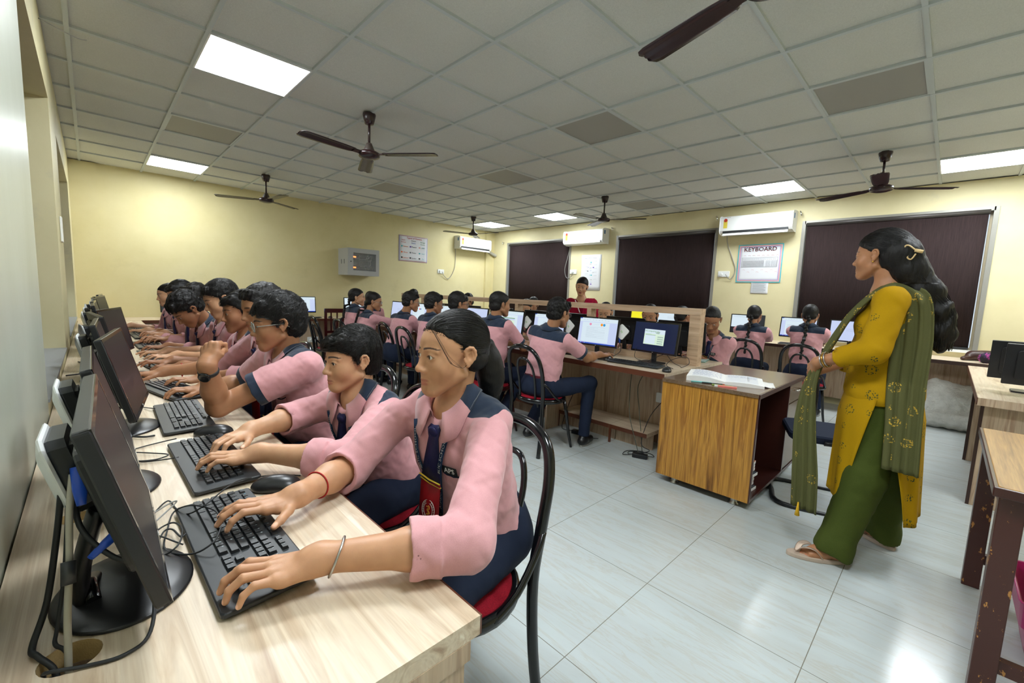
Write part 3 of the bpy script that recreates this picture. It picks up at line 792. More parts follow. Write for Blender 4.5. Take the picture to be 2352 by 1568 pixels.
def paint(V, base, L):
    col = np.tile(base, (len(V), 1)).astype(float)
    for c, A, r, cc, soft in L:
        m = np.linalg.norm(V-c, axis=1) < max(r)*1.6
        if not m.any(): continue
        q = (V[m]-c)@np.asarray(A).T/r; d = np.linalg.norm(q, axis=1)
        w_ = np.clip((1+soft-d)/(2*soft), 0, 1); w_ = (w_*w_*(3-2*w_))[:, None]
        col[m] = col[m]*(1-w_)+np.asarray(cc)*w_
    return col
def ik(S_, W, a, b, pole):
    S_, W = np.asarray(S_, float), np.asarray(W, float); d = W-S_; L = np.linalg.norm(d)
    L2 = min(L, (a+b)*.999); u = nrm(d); x = (a*a-b*b+L2*L2)/(2*L2); hgt = math.sqrt(max(a*a-x*x, 1e-6))
    pl = np.asarray(pole, float); pl = nrm(pl-u*np.dot(pl, u)); return S_+u*x*(L/L2)+pl*hgt
def head_frame(o, yaw, pitch=0, roll=0):
    y = V3(math.cos(R(yaw))*math.cos(R(pitch)), math.sin(R(yaw))*math.cos(R(pitch)), math.sin(R(pitch)))
    x = nrm(np.cross(y, (0, 0, 1))); z = np.cross(x, y); r = R(roll)
    return Fr(o, x*math.cos(r)+z*math.sin(r), y, -x*math.sin(r)+z*math.cos(r))
def eyes(parent, H, s, org, gaze=(0, 1, 0), seg=14):
    for q in (-1, 1):
        c = H.p(q*.030*s, .0710*s, .0038*s); d = nrm(H.d(*gaze))
        x = nrm(np.cross(d, H.A[2])); z = np.cross(x, d)
        m = MB(); n = seg; prof = [(0, 1)]; rings = [0, .10, .21, .32, .44, .6, .8, 1.1, 1.5, 2.0, 2.6, math.pi]
        vs = []; fs = []; mi = []; r = .0125*s
        for j, a in enumerate(rings):
            for k in range(n):
                b = 2*math.pi*k/n; vs.append(c-org+r*(d*math.cos(a)+(x*math.cos(b)+z*math.sin(b))*math.sin(a)))
        for j in range(len(rings)-1):
            for k in range(n):
                fs.append((j*n+k, j*n+(k+1) % n, (j+1)*n+(k+1) % n, (j+1)*n+k)); mi.append(1 if rings[j+1] <= .61 else 0)
        m.add(vs, fs, mi, True); m.build('eye', [eye_w, eye_i], parent)

# ------------------------------------------------------------------ hair
def cut_plane(H, s, c=.014, m=.56):
    """cut that keeps hair above the hairline: n points to the removed side"""
    n = nrm(H.d(0, m, -1)); return (H.p(0, 0, c*s), n)
def hair_shell(H, s, t=.008, top=.006, back=.0):
    E = lambda c, r: el(H.p(*[v*s for v in c]), [v*s for v in r], H.A)
    return [E((0, -.019, .034), (.0725+t*.45, .0935+t*.6+back, .0765+t+top)), E((0, .014, .030), (.064+t*.4, .0645+t*.7, .068+t)), E((0, -.030, .052), (.060+t, .075+t, .060+t+top*.6))]
def strands(name, parent, org, H, s, style, n, shell, rnd=1, r=.0007, steps=9):
    """hairs combed over the sculpted hair surface"""
    rng = np.random.RandomState(rnd); v = rng.normal(size=(n*3, 3)); v /= np.linalg.norm(v, axis=1)[:, None]
    p = V3(0, -.015, .036)+v*V3(.085, .105, .09); lim = .034 if style == 'pony' else .010
    ok = (p[:, 2] > .50*p[:, 1]+lim+rng.uniform(-.004, .004, len(p))) | ((p[:, 1] < .030-.3*(p[:, 2]-.02)) & (p[:, 2] > .008)); p = p[ok][:n]; v = v[ok][:n]
    tie = V3(0, -.108, .022); jit = rng.normal(size=p.shape); off = rng.uniform(-.0008, .0022, len(p))*s
    def proj(q, o):
        W = H.o+(q*s)@H.A
        for _ in range(3):
            d0 = d_at(shell, W); e = .001
            g_ = np.stack([(d_at(shell, W+np.eye(3)[k]*e)-d0)/e for k in range(3)], 1); g_ /= np.maximum(np.linalg.norm(g_, axis=1), .5)[:, None]
            W = W-g_*np.clip(d0-o, -.03, .03)[:, None]
        return ((W-H.o)@H.A.T)/s
    p = proj(p, off); path = [p]; stp = .020 if style == 'pony' else .0105
    alive = np.ones((len(p), 1)); al = [np.ones(len(p), bool)]
    for k in range(steps):
        if style == 'pony': d = tie-p; dist = np.linalg.norm(d, axis=1, keepdims=True); d = d/np.maximum(dist, 1e-6)+jit*.03; alive = (dist > .022).astype(float)
        elif style == 'side': d = np.where((p[:, 1:2] > -.03), V3(.9, .35, -.3)+(p-V3(-.045, 0, .1))*6, (p-V3(-.02, -.05, .1))*12*V3(1, 1, 1)+V3(0, -.1, -.5))+jit*.25
        else: d = (p-V3(.012, -.07, .105))*9+V3(0, .5, -.3)+jit*.45
        d = d/np.linalg.norm(d, axis=1)[:, None]
        q = p+d*stp*alive; lift = off+(0 if style == 'pony' else .0035*s*((k+1)/steps)**2*np.abs(jit[:, 0]))
        q = proj(q, lift); q = np.where(alive > 0, q, p)
        p = q; path.append(p); al.append((p[:, 2] > .50*p[:, 1]-(.004 if style == 'pony' else .024)) | (p[:, 1] < -.045))
    path = np.stack(path, 1); W = H.o+(path*s)@H.A-org; al = np.stack(al, 1)
    m = MB()
    for i in range(len(W)):
        a = al[i]; L = len(a) if a.all() else int(np.argmin(a)); q = [W[i][0]]
        for k in range(1, L):
            if np.linalg.norm(W[i][k]-q[-1]) > .002: q.append(W[i][k])
        if len(q) < 3: continue
        m.tube(q, [r*(1-.7*(k/(len(q)-1))**2) for k in range(len(q))], 3, caps=False)
    return m.build(name, strand_m, parent)
# ------------------------------------------------------------------ people: figure builder
def d_at(groups, pts):
    P = np.asarray(pts, f32)[:, None, :]; return evaluate(groups, P, np.asarray(pts, float), 0.0)[:, 0]
def surf_y(groups, T, x, z, y1=.26, y0=.0):
    """distance out along the torso's front where the cloth surface lies"""
    ys = np.linspace(y1, y0, 80); pts = np.array([T.p(x, y, z) for y in ys]); d = d_at(groups, pts)
    i = np.argmax(d < 0)
    return ys[i] if d[i] < 0 else None
def strip(m, pts, w_, nrmls, mi=0, thick=.0015):
    """a ribbon along pts, width w_, lying square to the normals"""
    rows = []
    for i, p in enumerate(pts):
        t = nrm(pts[min(i+1, len(pts)-1)]-pts[max(i-1, 0)]); s_ = nrm(np.cross(t, nrmls[i])); ww = w_[i] if isinstance(w_, list) else w_
        rows.append([tuple(p-s_*ww/2), tuple(p+nrmls[i]*thick), tuple(p+s_*ww/2)])
    m.grid(rows, mi)
SKIN = {'a': V3(.640, .345, .190), 'b': V3(.670, .380, .215), 'c': V3(.450, .225, .115), 'd': V3(.370, .175, .088)}
def person(label, N, P, yaw, head, arms, hair='short', skin='a', sh=.155, hs=.97, fem=False, cat='person', group=None, res=(.003, .004, .0035),
           detail=0, legs=None, gaze=(0, 1, -.1), tie=True, glasses=None, nstr=0, sleeve_r=(.057, .052, .048), belly=0.0, extra=None, lw=1.0, lane=False, paintarm=None, stub=False,
           cloth=None, seat_z=.46, knee_l=.40, kspread=.09, ankle_dx=0.0, shoes=True, name='person', girth=1.0, yoke=True):
    N, P = V3(*N), V3(*P); fw = V3(math.cos(R(yaw)), math.sin(R(yaw)), 0); Z = nrm(N-P); Y = nrm(fw-Z*np.dot(fw, Z)); X = np.cross(Y, Z)
    T = Fr(N, X, Y, Z); Lt = np.linalg.norm(N-P); org = V3(P[0], P[1], 0)
    hc, hy, hp, hr = head; H = head_frame(V3(*hc), hy, hp, hr); sk = SKIN[skin]; g_ = girth
    # ---- arms
    A_ = []
    for side, a in zip((1, -1), arms):       # right, left
        S_ = V3(*a['S']) if 'S' in a else T.p(side*sh, a.get('sf', .01), -.048)
        W = V3(*a['W']); Lu, Lf = a.get('L', (.27, .235))
        E_ = V3(*a['E']) if 'E' in a else ik(S_, W, Lu, Lf, a.get('pole', T.d(side*.5, -.5, -1)))
        fd = V3(*a['fd']) if 'fd' in a else nrm(nrm(W-E_)*V3(1, 1, .2)+V3(0, 0, a.get('dip', -.12)))
        A_.append(dict(side=side, S=S_, E=E_, W=W, fd=fd, dors=a.get('dors', (0, 0, 1)), pose=a.get('pose', 'type'), sl=a.get('sl', 'long'), cf=a.get('cf', .42), rnd=a.get('rnd', 1), th=a.get('th', 0), spread=a.get('spread', 1)))
    # ---- body
    gs = head_groups(H, hs, fem, True, detail > 0)
    neck0, neck1 = H.p(0, -.030*hs, -.050*hs), T.p(0, .0, -.01); nr = .043 if fem else .050
    gs.append(G([rc(neck0, neck1, nr*hs, (nr+.004)*hs), rc(T.p(0, .0, -.04), T.p(0, 0, -.30), .062, .062), rc(T.p(0, 0, -.3), P, .062, .06), rc(T.p(-sh*.8, 0, -.055), T.p(sh*.8, 0, -.055), .038)], .03, .012))
    nails = []; hand_s = .97*hs
    for a in A_:
        gs.append(G([rc(a['S'], a['E'], .040*g_, .036*g_), rc(a['E'], a['E']*.6+a['W']*.4, .036*g_, .036*g_), rc(a['E']*.6+a['W']*.4, a['W'], .036*g_, .0245*g_), rc(a['W'], a['W']+a['fd']*.015, .0245*g_, .0215)], .02, .02))
        hg, nl = hand_groups(a['W'], a['fd'], a['dors'], a['side'], hand_s, a['pose'], a['spread'], a['rnd'], a['th']); gs += hg; nails += nl
    if legs and legs.get('feet'):
        gs += legs['feet']
    V, F = sculpt(gs, res[0]); V = relax(V, F, 1, .35)
    L = head_paint(H, hs, sk, fem, stub=stub) if detail > 0 else [(H.p(q*.030*hs, .086*hs, .003*hs), H.A, V3(.014, .012, .006)*hs, V3(.05, .035, .03), .5) for q in (-1, 1)]+[(H.p(q*.031*hs, .080*hs, .024*hs), H.A, V3(.019, .012, .0045)*hs, brow_c, .4) for q in (-1, 1)]+[(H.p(0, .09*hs, -.065*hs), H.A, V3(.019, .012, .009)*hs, sk*V3(.75, .48, .5), .4)]
    L += [(c, A, r, sk*V3(1.6, 1.75, 2.2), .25) for c, A, r in nails]
    col = paint(V, sk, L)
    body = mesh_obj(name, V, F, skin_m, None, org, cols=col); body.location = org
    tag(body, label, cat, group)
    if detail > 0: eyes(body, H, hs, org, gaze)
    # ---- clothes
    cl = cloth or {}
    if cl.get('none') is None:
        tr = []
        G_T = [el(T.p(0, .004, -.150), V3(.158*g_, .110*g_, .165), T.A), rc(T.p(-sh*.78, -.002, -.052), T.p(sh*.78, -.002, -.052), .050*g_),
               rc(T.p(-.045, -.012, -.012), T.p(-sh*.8, -.005, -.045), .036, .044), rc(T.p(.045, -.012, -.012), T.p(sh*.8, -.005, -.045), .036, .044),
               el(T.p(0, .010+belly*.5, -.300), V3(.152*g_, (.112+belly)*g_, .14), T.A), el(T.p(0, .004, -Lt+.05), V3(.158*g_, .118*g_, .12), T.A)]
        if fem: G_T += [el(T.p(q*.055, .062, -.155), V3(.050, .040, .055), T.A) for q in (-1, 1)]
        hem = cl.get('hem', -Lt-.0)
        sg = [G(G_T, .05, cuts=[(T.p(0, 0, hem), -T.A[2])])]
        sub = [G([rc(neck0+(neck0-neck1)*.2, T.p(0, .01, -.01), (nr+.010)*hs)], .01, .012, 's'), G([rc(T.p(0, .050, .01), T.p(0, .115, -.040), .024, .010)], .01, .010, 's')] if cl.get('neck', True) else []
        for a in A_:
            r0, r1, r2 = sleeve_r; fdv = nrm(a['W']-a['E']); udv = nrm(a['E']-a['S'])
            if a['sl'] == 'long':
                end = a['E']+(a['W']-a['E'])*a['cf']; c0 = end-fdv*.055
                sg.append(G([rc(a['S'], a['E'], r0*g_, r1*g_), rc(a['E'], end+fdv*.02, r1*g_, r2*g_)], .02, .035, cuts=[(end-fdv*.004, fdv)]))
                sg.append(G([rc(c0, end+fdv*.01, (r2+.005)*g_, (r2+.006)*g_)], .0, .004, cuts=[(end, fdv), (c0, -fdv)]))
                sub.append(G([rc(end-fdv*.015, end+fdv*.02, (r2-.006)*g_, (r2-.005)*g_)], .0, .002, 's'))
            elif a['sl'] == 'short':
                end = a['S']+(a['E']-a['S'])*a.get('cf', .8)
                sg.append(G([rc(a['S'], end+udv*.03, r0*g_, (r1+.004)*g_)], .02, .04, cuts=[(end, udv)]))
                sub.append(G([rc(end-udv*.02, end+udv*.03, (r1-.006)*g_, (r1-.004)*g_)], .0, .002, 's'))
        ph = (hash(label) % 100)*.13
        def disp(Pt):
            return .0035*wob(Pt, 24, ph)+.0022*wob(Pt, 58, ph+1)+.0010*wob(Pt, 120, ph+2)
        V, F = sculpt(sg+sub, res[1], disp); V = relax(V, F, 1, .3)
        q = T.loc(V); nv = np.full(len(V), -1.0)
        if yoke:
            ax = np.abs(q[:, 0]); back = np.minimum((q[:, 2]+.064), -q[:, 1]+.0)       # back yoke
            yref = min(.014, max(0, float(np.mean([T.loc(a['S'][None])[0][1] for a in A_]))))
            top = np.minimum(q[:, 2]+.066+.25*np.minimum(q[:, 1], 0)+yref*.5, .034+yref*1.1-q[:, 1])
            nv = np.minimum(np.maximum(back*1.0, top), sh+.012-ax+ .0*q[:, 1])
            for a in A_:
                if a['sl'] == 'short':
                    udv = nrm(a['E']-a['S']); end = a['S']+(a['E']-a['S'])*a['cf']; t = (V-end)@udv
                    rad_ = np.linalg.norm((V-end)-np.outer(t, udv), axis=1)
                    nv = np.maximum(nv, np.minimum(t+.032, .08-rad_))
                else:
                    t = (V-a['E'])@nrm(a['W']-a['E']); nv = np.where((t > .0), -1, nv)
        sm = cl.get('mat', shirt_m)
        so = mesh_obj(cl.get('name', 'shirt'), V, F, sm, body, org, attrs={'nv': nv})
        if cl.get('collar', True):
            m = MB(); rows = []; nvv = []
            def top(th, r_):
                s_, c_ = math.sin(th), -math.cos(th); x, y = s_*r_*1.02, c_*r_*(.95 if c_ < 0 else 1.05)+.008
                zs_ = np.linspace(.10, -.16, 90); d = d_at(sg, np.array([T.p(x, y, z) for z in zs_])); i = int(np.argmax(d < .004))
                return x, y, (zs_[i] if (d < .004).any() else -.12)
            for k in range(41):
                th = R(-160+320*k/40); s_, c_ = math.sin(th), -math.cos(th); fr_ = (1-math.cos(th))/2
                zt = .060-.062*fr_**1.5; rin = .054+.004*fr_; w2 = .038+.014*fr_**3
                a_ = (s_*rin*1.02, c_*rin*(.95 if c_ < 0 else 1.05)+.008)
                x1, y1, z1 = top(th, rin+w2*.5); x2, y2, z2 = top(th, rin+w2)
                z2 = max(z2, zt-.062); z1 = max(z1, (zt+z2)/2); 
                rows.append([tuple(T.p(a_[0], a_[1], zt-.045)-org), tuple(T.p(a_[0], a_[1], zt-.004)-org), tuple(T.p(a_[0]*1.06, a_[1]*1.06, zt+.003)-org), tuple(T.p(x1, y1, z1+.004)-org), tuple(T.p(x2, y2, z2+.003)-org)])
                nv_ = 1 if abs(th) < R(cl.get('cn', 112)) else -1
                nvv += [-1, -1, nv_, nv_, nv_]
            m.grid(rows); co = m.build('collar', sm, so, solid=.003)
            at = co.data.attributes.new('nv', 'FLOAT', 'POINT'); at.data.foreach_set('value', np.array(nvv, f32))
            if detail > 0:
                m = MB()
                for k in range(5, 28): pass
                st = [Vector(rows[k][4])*.88+Vector(rows[k][3])*.12 for k in range(0, 33)] if 0 else []; st = [Vector(r[4]).lerp(Vector(r[3]), .12)+Vector((0, 0, .0022)) for r in rows]
                m.tube(st, .00045, 4, caps=False); m.build('stitching', grey_c, co)
        if tie:
            yk = surf_y(sg, T, 0, -.07) or .10
            pts = []; ns = []; ws = []
            zs = [-.026, -.036, -.050, -.058, -.12, -.18, -.25, -.32, min(-.40, -Lt+.03)]
            wd = [.026, .044, .038, .032, .052, .068, .080, .088, .092]
            ymax = 0; slope = max(-Y[2], 0)/max(Z[2], .3); y0_ = (surf_y(sg, T, 0, -.058) or .08)+.008
            for z in zs:
                y = max((surf_y(sg, T, 0, z) or .08)+.008, y0_+(-z-.058)*slope*.85 if z < -.058 else 0); y = max(y, ymax-.02); ymax = max(y, ymax)
                pts.append(T.p(tie_dx(z), y, z)-org); ns.append(Y)
            m = MB(); split = 6 if not lane else 5
            strip(m, pts[:split+1], wd[:split+1], ns, 0, .004); tm = m
            tp = [pts[split], pts[split]*.6+pts[-1]*.4, pts[-1]]; tw = [wd[split], wd[split]+.002, wd[-1]]
            strip(m, tp, tw, [Y]*3, 1, .004)
            m.add([tuple(pts[-1]-X*.033), tuple(pts[-1]+X*.033), tuple(pts[-1]-Z*.035+Y*.002)], [(0, 1, 2)], 1)
            m.ell((0, 0, 0), (.015, .006, .015), 12, 8, 0, M=frame(pts[2]+Y*.001+Z*.008, X, Y, Z))
            to = m.build('tie', [tie_m, tie_red], body, solid=.003)
            m = MB(); a0 = pts[split]
            for dz in (.0, .013): m.tube([tuple(a0-X*wd[split]*.5+Y*.002-Z*(.014-dz)), tuple(a0+Y*.005-Z*(.004-dz)), tuple(a0+X*wd[split]*.5+Y*.002+Z*(.006+dz))], .0034, 6, flat=(1, .5))
            m.build('tie_stripe', tie_yel, to)
            if detail > 1:      # round school emblem on the red end
                c_ = tp[0]*.25+tp[1]*.75+Y*.0045; F_ = frame(c_, -X, nrm(tp[0]-tp[-1]), Y); m = MB()
                for r_ in (.027, .0185): m.tube([(r_*math.cos(b)*.86, r_*math.sin(b)*1.15, 0) for b in np.linspace(0, 6.2832, 33)[:-1]], .0008, 5, closed=True, M=F_)
                for i, ch in enumerate('AGGARWAL PUBLIC SCHOOL '):
                    if ch != ' ':
                        b = R(200-i*360/23); vs, fs = text_mesh(ch, .0078, 'CENTER', .0001)
                        m.add(vs, fs, M=F_@Matrix.Translation((.0227*math.cos(b)*.86, .0227*math.sin(b)*1.15, .0003))@Matrix.Rotation(b-math.pi/2, 4, 'Z'))
                em = m.build('emblem', white_m, to); m = MB()
                m.tube(cr([(-.004, -.014, .001), (.005, -.008, .001), (-.002, .0, .001), (.004, .006, .001), (0, .014, .001)], 4), .0032, 6, M=F_, flat=(1, .3)); m.tube([(-.006, .010, .001), (.006, .010, .001)], .0022, 6, M=F_, flat=(1, .3)); m.build('emblem_torch', mat('emblem_orange', rgb(226, 150, 60), .5), em)
            if lane:
                for q_ in (-1, 1):
                    lp = []; ln_ = []
                    for t in np.linspace(0, 1, 9):
                        x = q_*(.060*(1-t)**1.15+.004); z = -.030-.27*t; y = (surf_y(sg, T, x, z) or .1)+.008+(.004 if q_ < 0 else 0)
                        lp.append(T.p(x+.016, y, z)-org); ln_.append(Y)
                    m = MB(); strip(m, lp, .014, ln_, 0, .001); lo_ = m.build('lanyard', lany_m, body, solid=.0012)
                    if q_ == (1 if detail else 0) or detail:
                        # lettering running up the strap
                        body_t = 'AGGARWAL PUBLIC SCHOOL'
                        vs, fs = text_mesh(body_t, .0135, 'CENTER', .0002); tl = [np.linalg.norm(lp[i+1]-lp[i]) for i in range(8)]; tot = sum(tl)
                        nvs = []
                        xs = [v[0] for v in vs]; wd_ = max(xs)-min(xs)
                        for v in vs:
                            u = (v[0]-min(xs))/wd_*.86+.07; dist = (1-u)*tot if q_ > 0 else (1-u)*tot; i = 0
                            while i < 7 and dist > tl[i]: dist -= tl[i]; i += 1
                            t_ = nrm(lp[i+1]-lp[i]); b = lp[i]+t_*dist; s_ = nrm(np.cross(t_, Y)); nvs.append(tuple(b+Y*.0026+s_*(v[1]*.8)))
                        mm = MB(); mm.add(nvs, fs); mm.build('lettering', white_m, lo_)
                hk = lp[-1]; m = MB(); m.box(-.008, .008, -.004, .004, -.03, .004, M=frame(hk+Y*.004, X, Y, Z)); m.tube([hk-Z*.03+Y*.004, hk-Z*.045+Y*.006, hk-Z*.05+Y*.004], .003, 6)
                m.build('badge_clip', blackp, body)
                m = MB(); m.box(-.030, .030, -.001, .001, -.06, .0, M=frame(hk-Z*.042+Y*.003+X*.008, X, Y, Z)); ic = m.build('identity_card', white_m, body)
        if detail > 0 and cl.get('pocket', True):
            m = MB(); yb = lambda x, z: (surf_y(sg, T, x, z) or .1)+.003
            x0, x1, z0, z1 = -.095, -.030, -.215, -.150
            lp = [T.p(x, yb(x, z), z)-org for x, z in ((x0, z1), (x0, z0+.01), ((x0+x1)/2, z0), (x1, z0+.01), (x1, z1))]
            m.tube(lp, .0009, 4); m.build('pocket_seam', mat('pink_thread', rgb(190, 120, 135), .8), so)
            m = MB(); lp = [T.p(x, yb(x, z1-.004*math.sin((x-x0)/(x1-x0)*3.14)), z1-.010*math.sin((x-x0)/(x1-x0)*3.14))-org for x in np.linspace(x0, x1, 8)]
            m.tube(lp, .0022, 5, flat=(.5, 1.3)); m.build('pocket_piping', navy, so)
            vs, fs = text_mesh('APS', .022, 'CENTER', .0004); c0 = T.p(-.050, yb(-.05, -.14)+.002, -.140)-org
            m = MB(); m.box(-.026, .026, -.013, .013, -.001, 0, M=frame(c0, -X, Z, Y)); m.build('badge_patch', blackm, so)
            m = MB(); m.add(vs, fs, M=frame(c0+Y*.001, -X, Z, Y)); m.build('badge_letters', white_m, so)
            m = MB()
            for z in (-.10, -.17, -.24, -.31):
                y = surf_y(sg, T, .022, z) or .1; m.ell(T.p(.024, y+.001, z)-org, (.005, .005, .005), 8, 6)
            m.build('button', mat('grey_button', rgb(60, 60, 66), .3), so)
    # ---- trousers and shoes (seated figure)
    if legs is None or legs.get('seated'):
        dx = fw; rt_ = V3(fw[1], -fw[0], 0); tg = [G([el(P+V3(0, 0, .02), V3(.155*g_, .13*g_, .11), np.array([rt_, dx, (0, 0, 1)])), el(P+V3(0, 0, .09), V3(.142*g_, .105*g_, .06), np.array([rt_, dx, (0, 0, 1)]))], .04)]
        shp = []
        ks = (legs or {}).get('knees'); an = (legs or {}).get('ankles')
        for i, side in enumerate((1, -1)):
            hip = P+rt_*side*.085+V3(0, 0, -.0); kn = V3(*ks[i]) if ks else P+rt_*side*kspread+dx*knee_l+V3(0, 0, seat_z+.045-P[2]-.0)
            ak = V3(*an[i]) if an else kn+V3(0, 0, .10-kn[2])+dx*(ankle_dx+(.03 if side > 0 else -.03))
            d2 = nrm(ak-kn)
            tg.append(G([rc(hip, kn, .088*lw, .062*lw), rc(kn, ak, .060*lw, .048*lw)], .03, .05, cuts=[(ak+d2*.01, d2)]))
            shp.append((ak, side))
        V, F = sculpt(tg, res[2], lambda Pt: .003*wob(Pt, 26, 3)+.0015*wob(Pt, 60, 1)); V = relax(V, F, 1, .3)
        mesh_obj('trousers', V, F, navy, body, org)
        if shoes:
            for ak, side in shp:
                f_ = dx; b = V3(ak[0], ak[1], 0) if ak[2] < .25 else ak-V3(0, 0, .07)
                g2 = [G([rc(b+V3(0, 0, .045)-f_*.03, b+V3(0, 0, .035)+f_*.13, .036, .030), rc(b+V3(0, 0, .05), b+V3(0, 0, .10), .036, .034)], .03, cuts=[(b+V3(0, 0, .012), (0, 0, -1))])]
                V, F = sculpt(g2, max(res[2], .005)); s2 = mesh_obj('shoe', V, F, shoe_m, body, org)
                m = MB(); pl = [(-.045+.05*0, 0)]
                out = [(math.cos(a)*.036*(1 if True else 1), math.sin(a)*.105+.05) for a in np.linspace(0, 2*math.pi, 18)[:-1]]
                m.prism(out, 0, .014, M=frame(b-org+V3(0, 0, .001), rt_, f_, (0, 0, 1))); m.build('sole', sole_m, s2)
    # ---- hair
    hobj = None
    E = lambda c, r: el(H.p(*[v*hs for v in c]), [v*hs for v in r], H.A)
    K = lambda pts, rs: chain([H.p(*[v*hs for v in p_]) for p_ in pts], [r_*hs for r_ in rs])
    if hair:
        hh = res[0]*1.15 if detail > 0 else res[0]
        side_cuts = [(H.p(0, (.034 if hair == 'pony' else .026)*hs, .02*hs), nrm(H.d(0, 1, .30))), (H.p(0, 0, .004*hs), nrm(H.d(0, 0, -1)))]
        if hair in ('short', 'crop', 'mop', 'side'):
            t, tp = {'short': (.009, .010), 'crop': (.005, .004), 'mop': (.017, .016), 'side': (.010, .012)}[hair]
            sh_ = hair_shell(H, hs, t, tp)
            gs2 = [G(sh_, .02*hs, cuts=[cut_plane(H, hs)])]
            gs2.append(G([E((0, -.019, .034), (.0725+t*.35, .0925+t*.5, .076+t*.5))], .01, .006, cuts=side_cuts))
            gs2.append(G(K([(-.071, .006, .030), (-.0735, .008, -.002)], (.007, .004))+K([(.071, .006, .030), (.0735, .008, -.002)], (.007, .004)), .004, .008))
            gs2.append(G([E((0, -.052, -.020), (.0705, .059, .050))], .01, .016*hs, cuts=[(H.p(0, -.024*hs, 0), nrm(H.d(0, 1, -.1)))]))
            if hair in ('mop', 'short'):
                rg = random.Random(len(label)); lk = []
                for k in range(7):
                    x = -.05+.0166*k; zz = .066 if hair == 'short' else .054
                    lk.append(rc(H.p(x*hs, .055*hs, .098*hs), H.p((x+rg.uniform(-.01, .01))*hs, (.088-abs(x)*.35)*hs, (zz+rg.uniform(-.008, .006))*hs), .012*hs, .004*hs))
                gs2.append(G(lk, .006, .012))
            if hair == 'side':
                gs2.append(G(K([(-.045, .045, .096), (.0, .078, .080), (.045, .070, .058), (.066, .042, .036)], (.011, .011, .008, .004))+K([(-.05, .060, .080), (-.02, .083, .066), (.02, .083, .058), (.055, .064, .040)], (.007, .006, .005, .003)), .02, .022))
            amp = {'crop': .0016, 'short': .0035, 'side': .0022, 'mop': .0048}[hair]
            def dh(Pt):
                q = (Pt-H.o.astype(f32))@H.A.T.astype(f32); a_ = q[..., 2]-.56*q[..., 1]-.014*hs; tp_ = np.clip(1-a_/(.022*hs), 0, 1)*np.clip((q[..., 1]-.030)/.012, 0, 1)
                return amp*wob(q*np.array([1, .55, 1], f32), 130, 1)+amp*.6*wob(q, 300, 2)+.0045*tp_*tp_
        else:
            t = .003 if hair == 'pony' else .006
            gs2 = [G(hair_shell(H, hs, t, .007, .003), .02*hs, cuts=[cut_plane(H, hs, .034 if hair == 'pony' else .022, .50)]), G([E((0, -.052, -.014), (.0700, .056, .044))], .01, .016*hs, cuts=[(H.p(0, -.026*hs, 0), nrm(H.d(0, 1, -.1)))])]
            gs2.append(G([E((0, -.019, .034), (.0725+t*.35, .0925+t*.5, .076+t*.5))], .01, .006, cuts=side_cuts))
            def hang(start, L_, n, back=.02):
                """points hanging down in the world from a point in head space"""
                s0 = H.p(*[v*hs for v in start]); bk = nrm(-H.A[1]*V3(1, 1, 0))
                if hair == 'braid':
                    out_ = []
                    for i in range(n):
                        p_ = s0+V3(0, 0, -L_*i/(n-1)); q_ = T.loc(p_[None])[0]; need = -(.125+.03*(q_[2] < -.15))*g_
                        if q_[2] < .02 and q_[1] > need: p_ = p_-Y*(q_[1]-need)
                        out_.append(p_)
                    return out_
                return [s0+bk*(back*math.sin(min(i/(n-1)*2.2, 3.14)))+V3(0, 0, -L_*i/(n-1)) for i in range(n)]
            if hair == 'pony':
                pp = hang((0, -.120, .012), .175, 6, .022); gs2.append(G([rc(H.p(0, -.100*hs, .020*hs), pp[0], .018, .019)]+chain(pp, (.020, .031, .036, .034, .025, .008)), .02, .012))
            if hair == 'bun': gs2.append(G([E((0, -.115, .0), (.040, .034, .038))], .01, .01))
            if hair == 'braid':
                pp = hang((0, -.105, -.030), .42 if not extra or 'braid' not in extra else extra['braid'], 15, .03)
                gs2.append(G([el(p_+V3(0, 0, 0)+(H.A[0]*.007*(1 if i % 2 else -1)), V3(.019, .017, .021)*(1-.018*i)) for i, p_ in enumerate(pp)]+chain(pp, [.012]*15), .004, .01))
                gs2.append(G([rc(pp[-1], pp[-1]-V3(0, 0, .06), .009, .014)], .01, .006))
            def dh(Pt):
                q = (Pt-H.o.astype(f32))@H.A.T.astype(f32); a_ = q[..., 2]-.50*q[..., 1]-(.034 if hair == 'pony' else .022)*hs; tp_ = np.clip(1-a_/(.028*hs), 0, 1)*np.clip((q[..., 1]-.036)/.012, 0, 1)
                return .0010*wob(q, 120, 1)+(.0062 if hair == 'pony' else .0085)*tp_*tp_
        shell = gs2; V, F = sculpt(gs2, hh, dh); V = relax(V, F, 1, .25)
        hobj = mesh_obj('hair', V, F, hair_m, body, org)
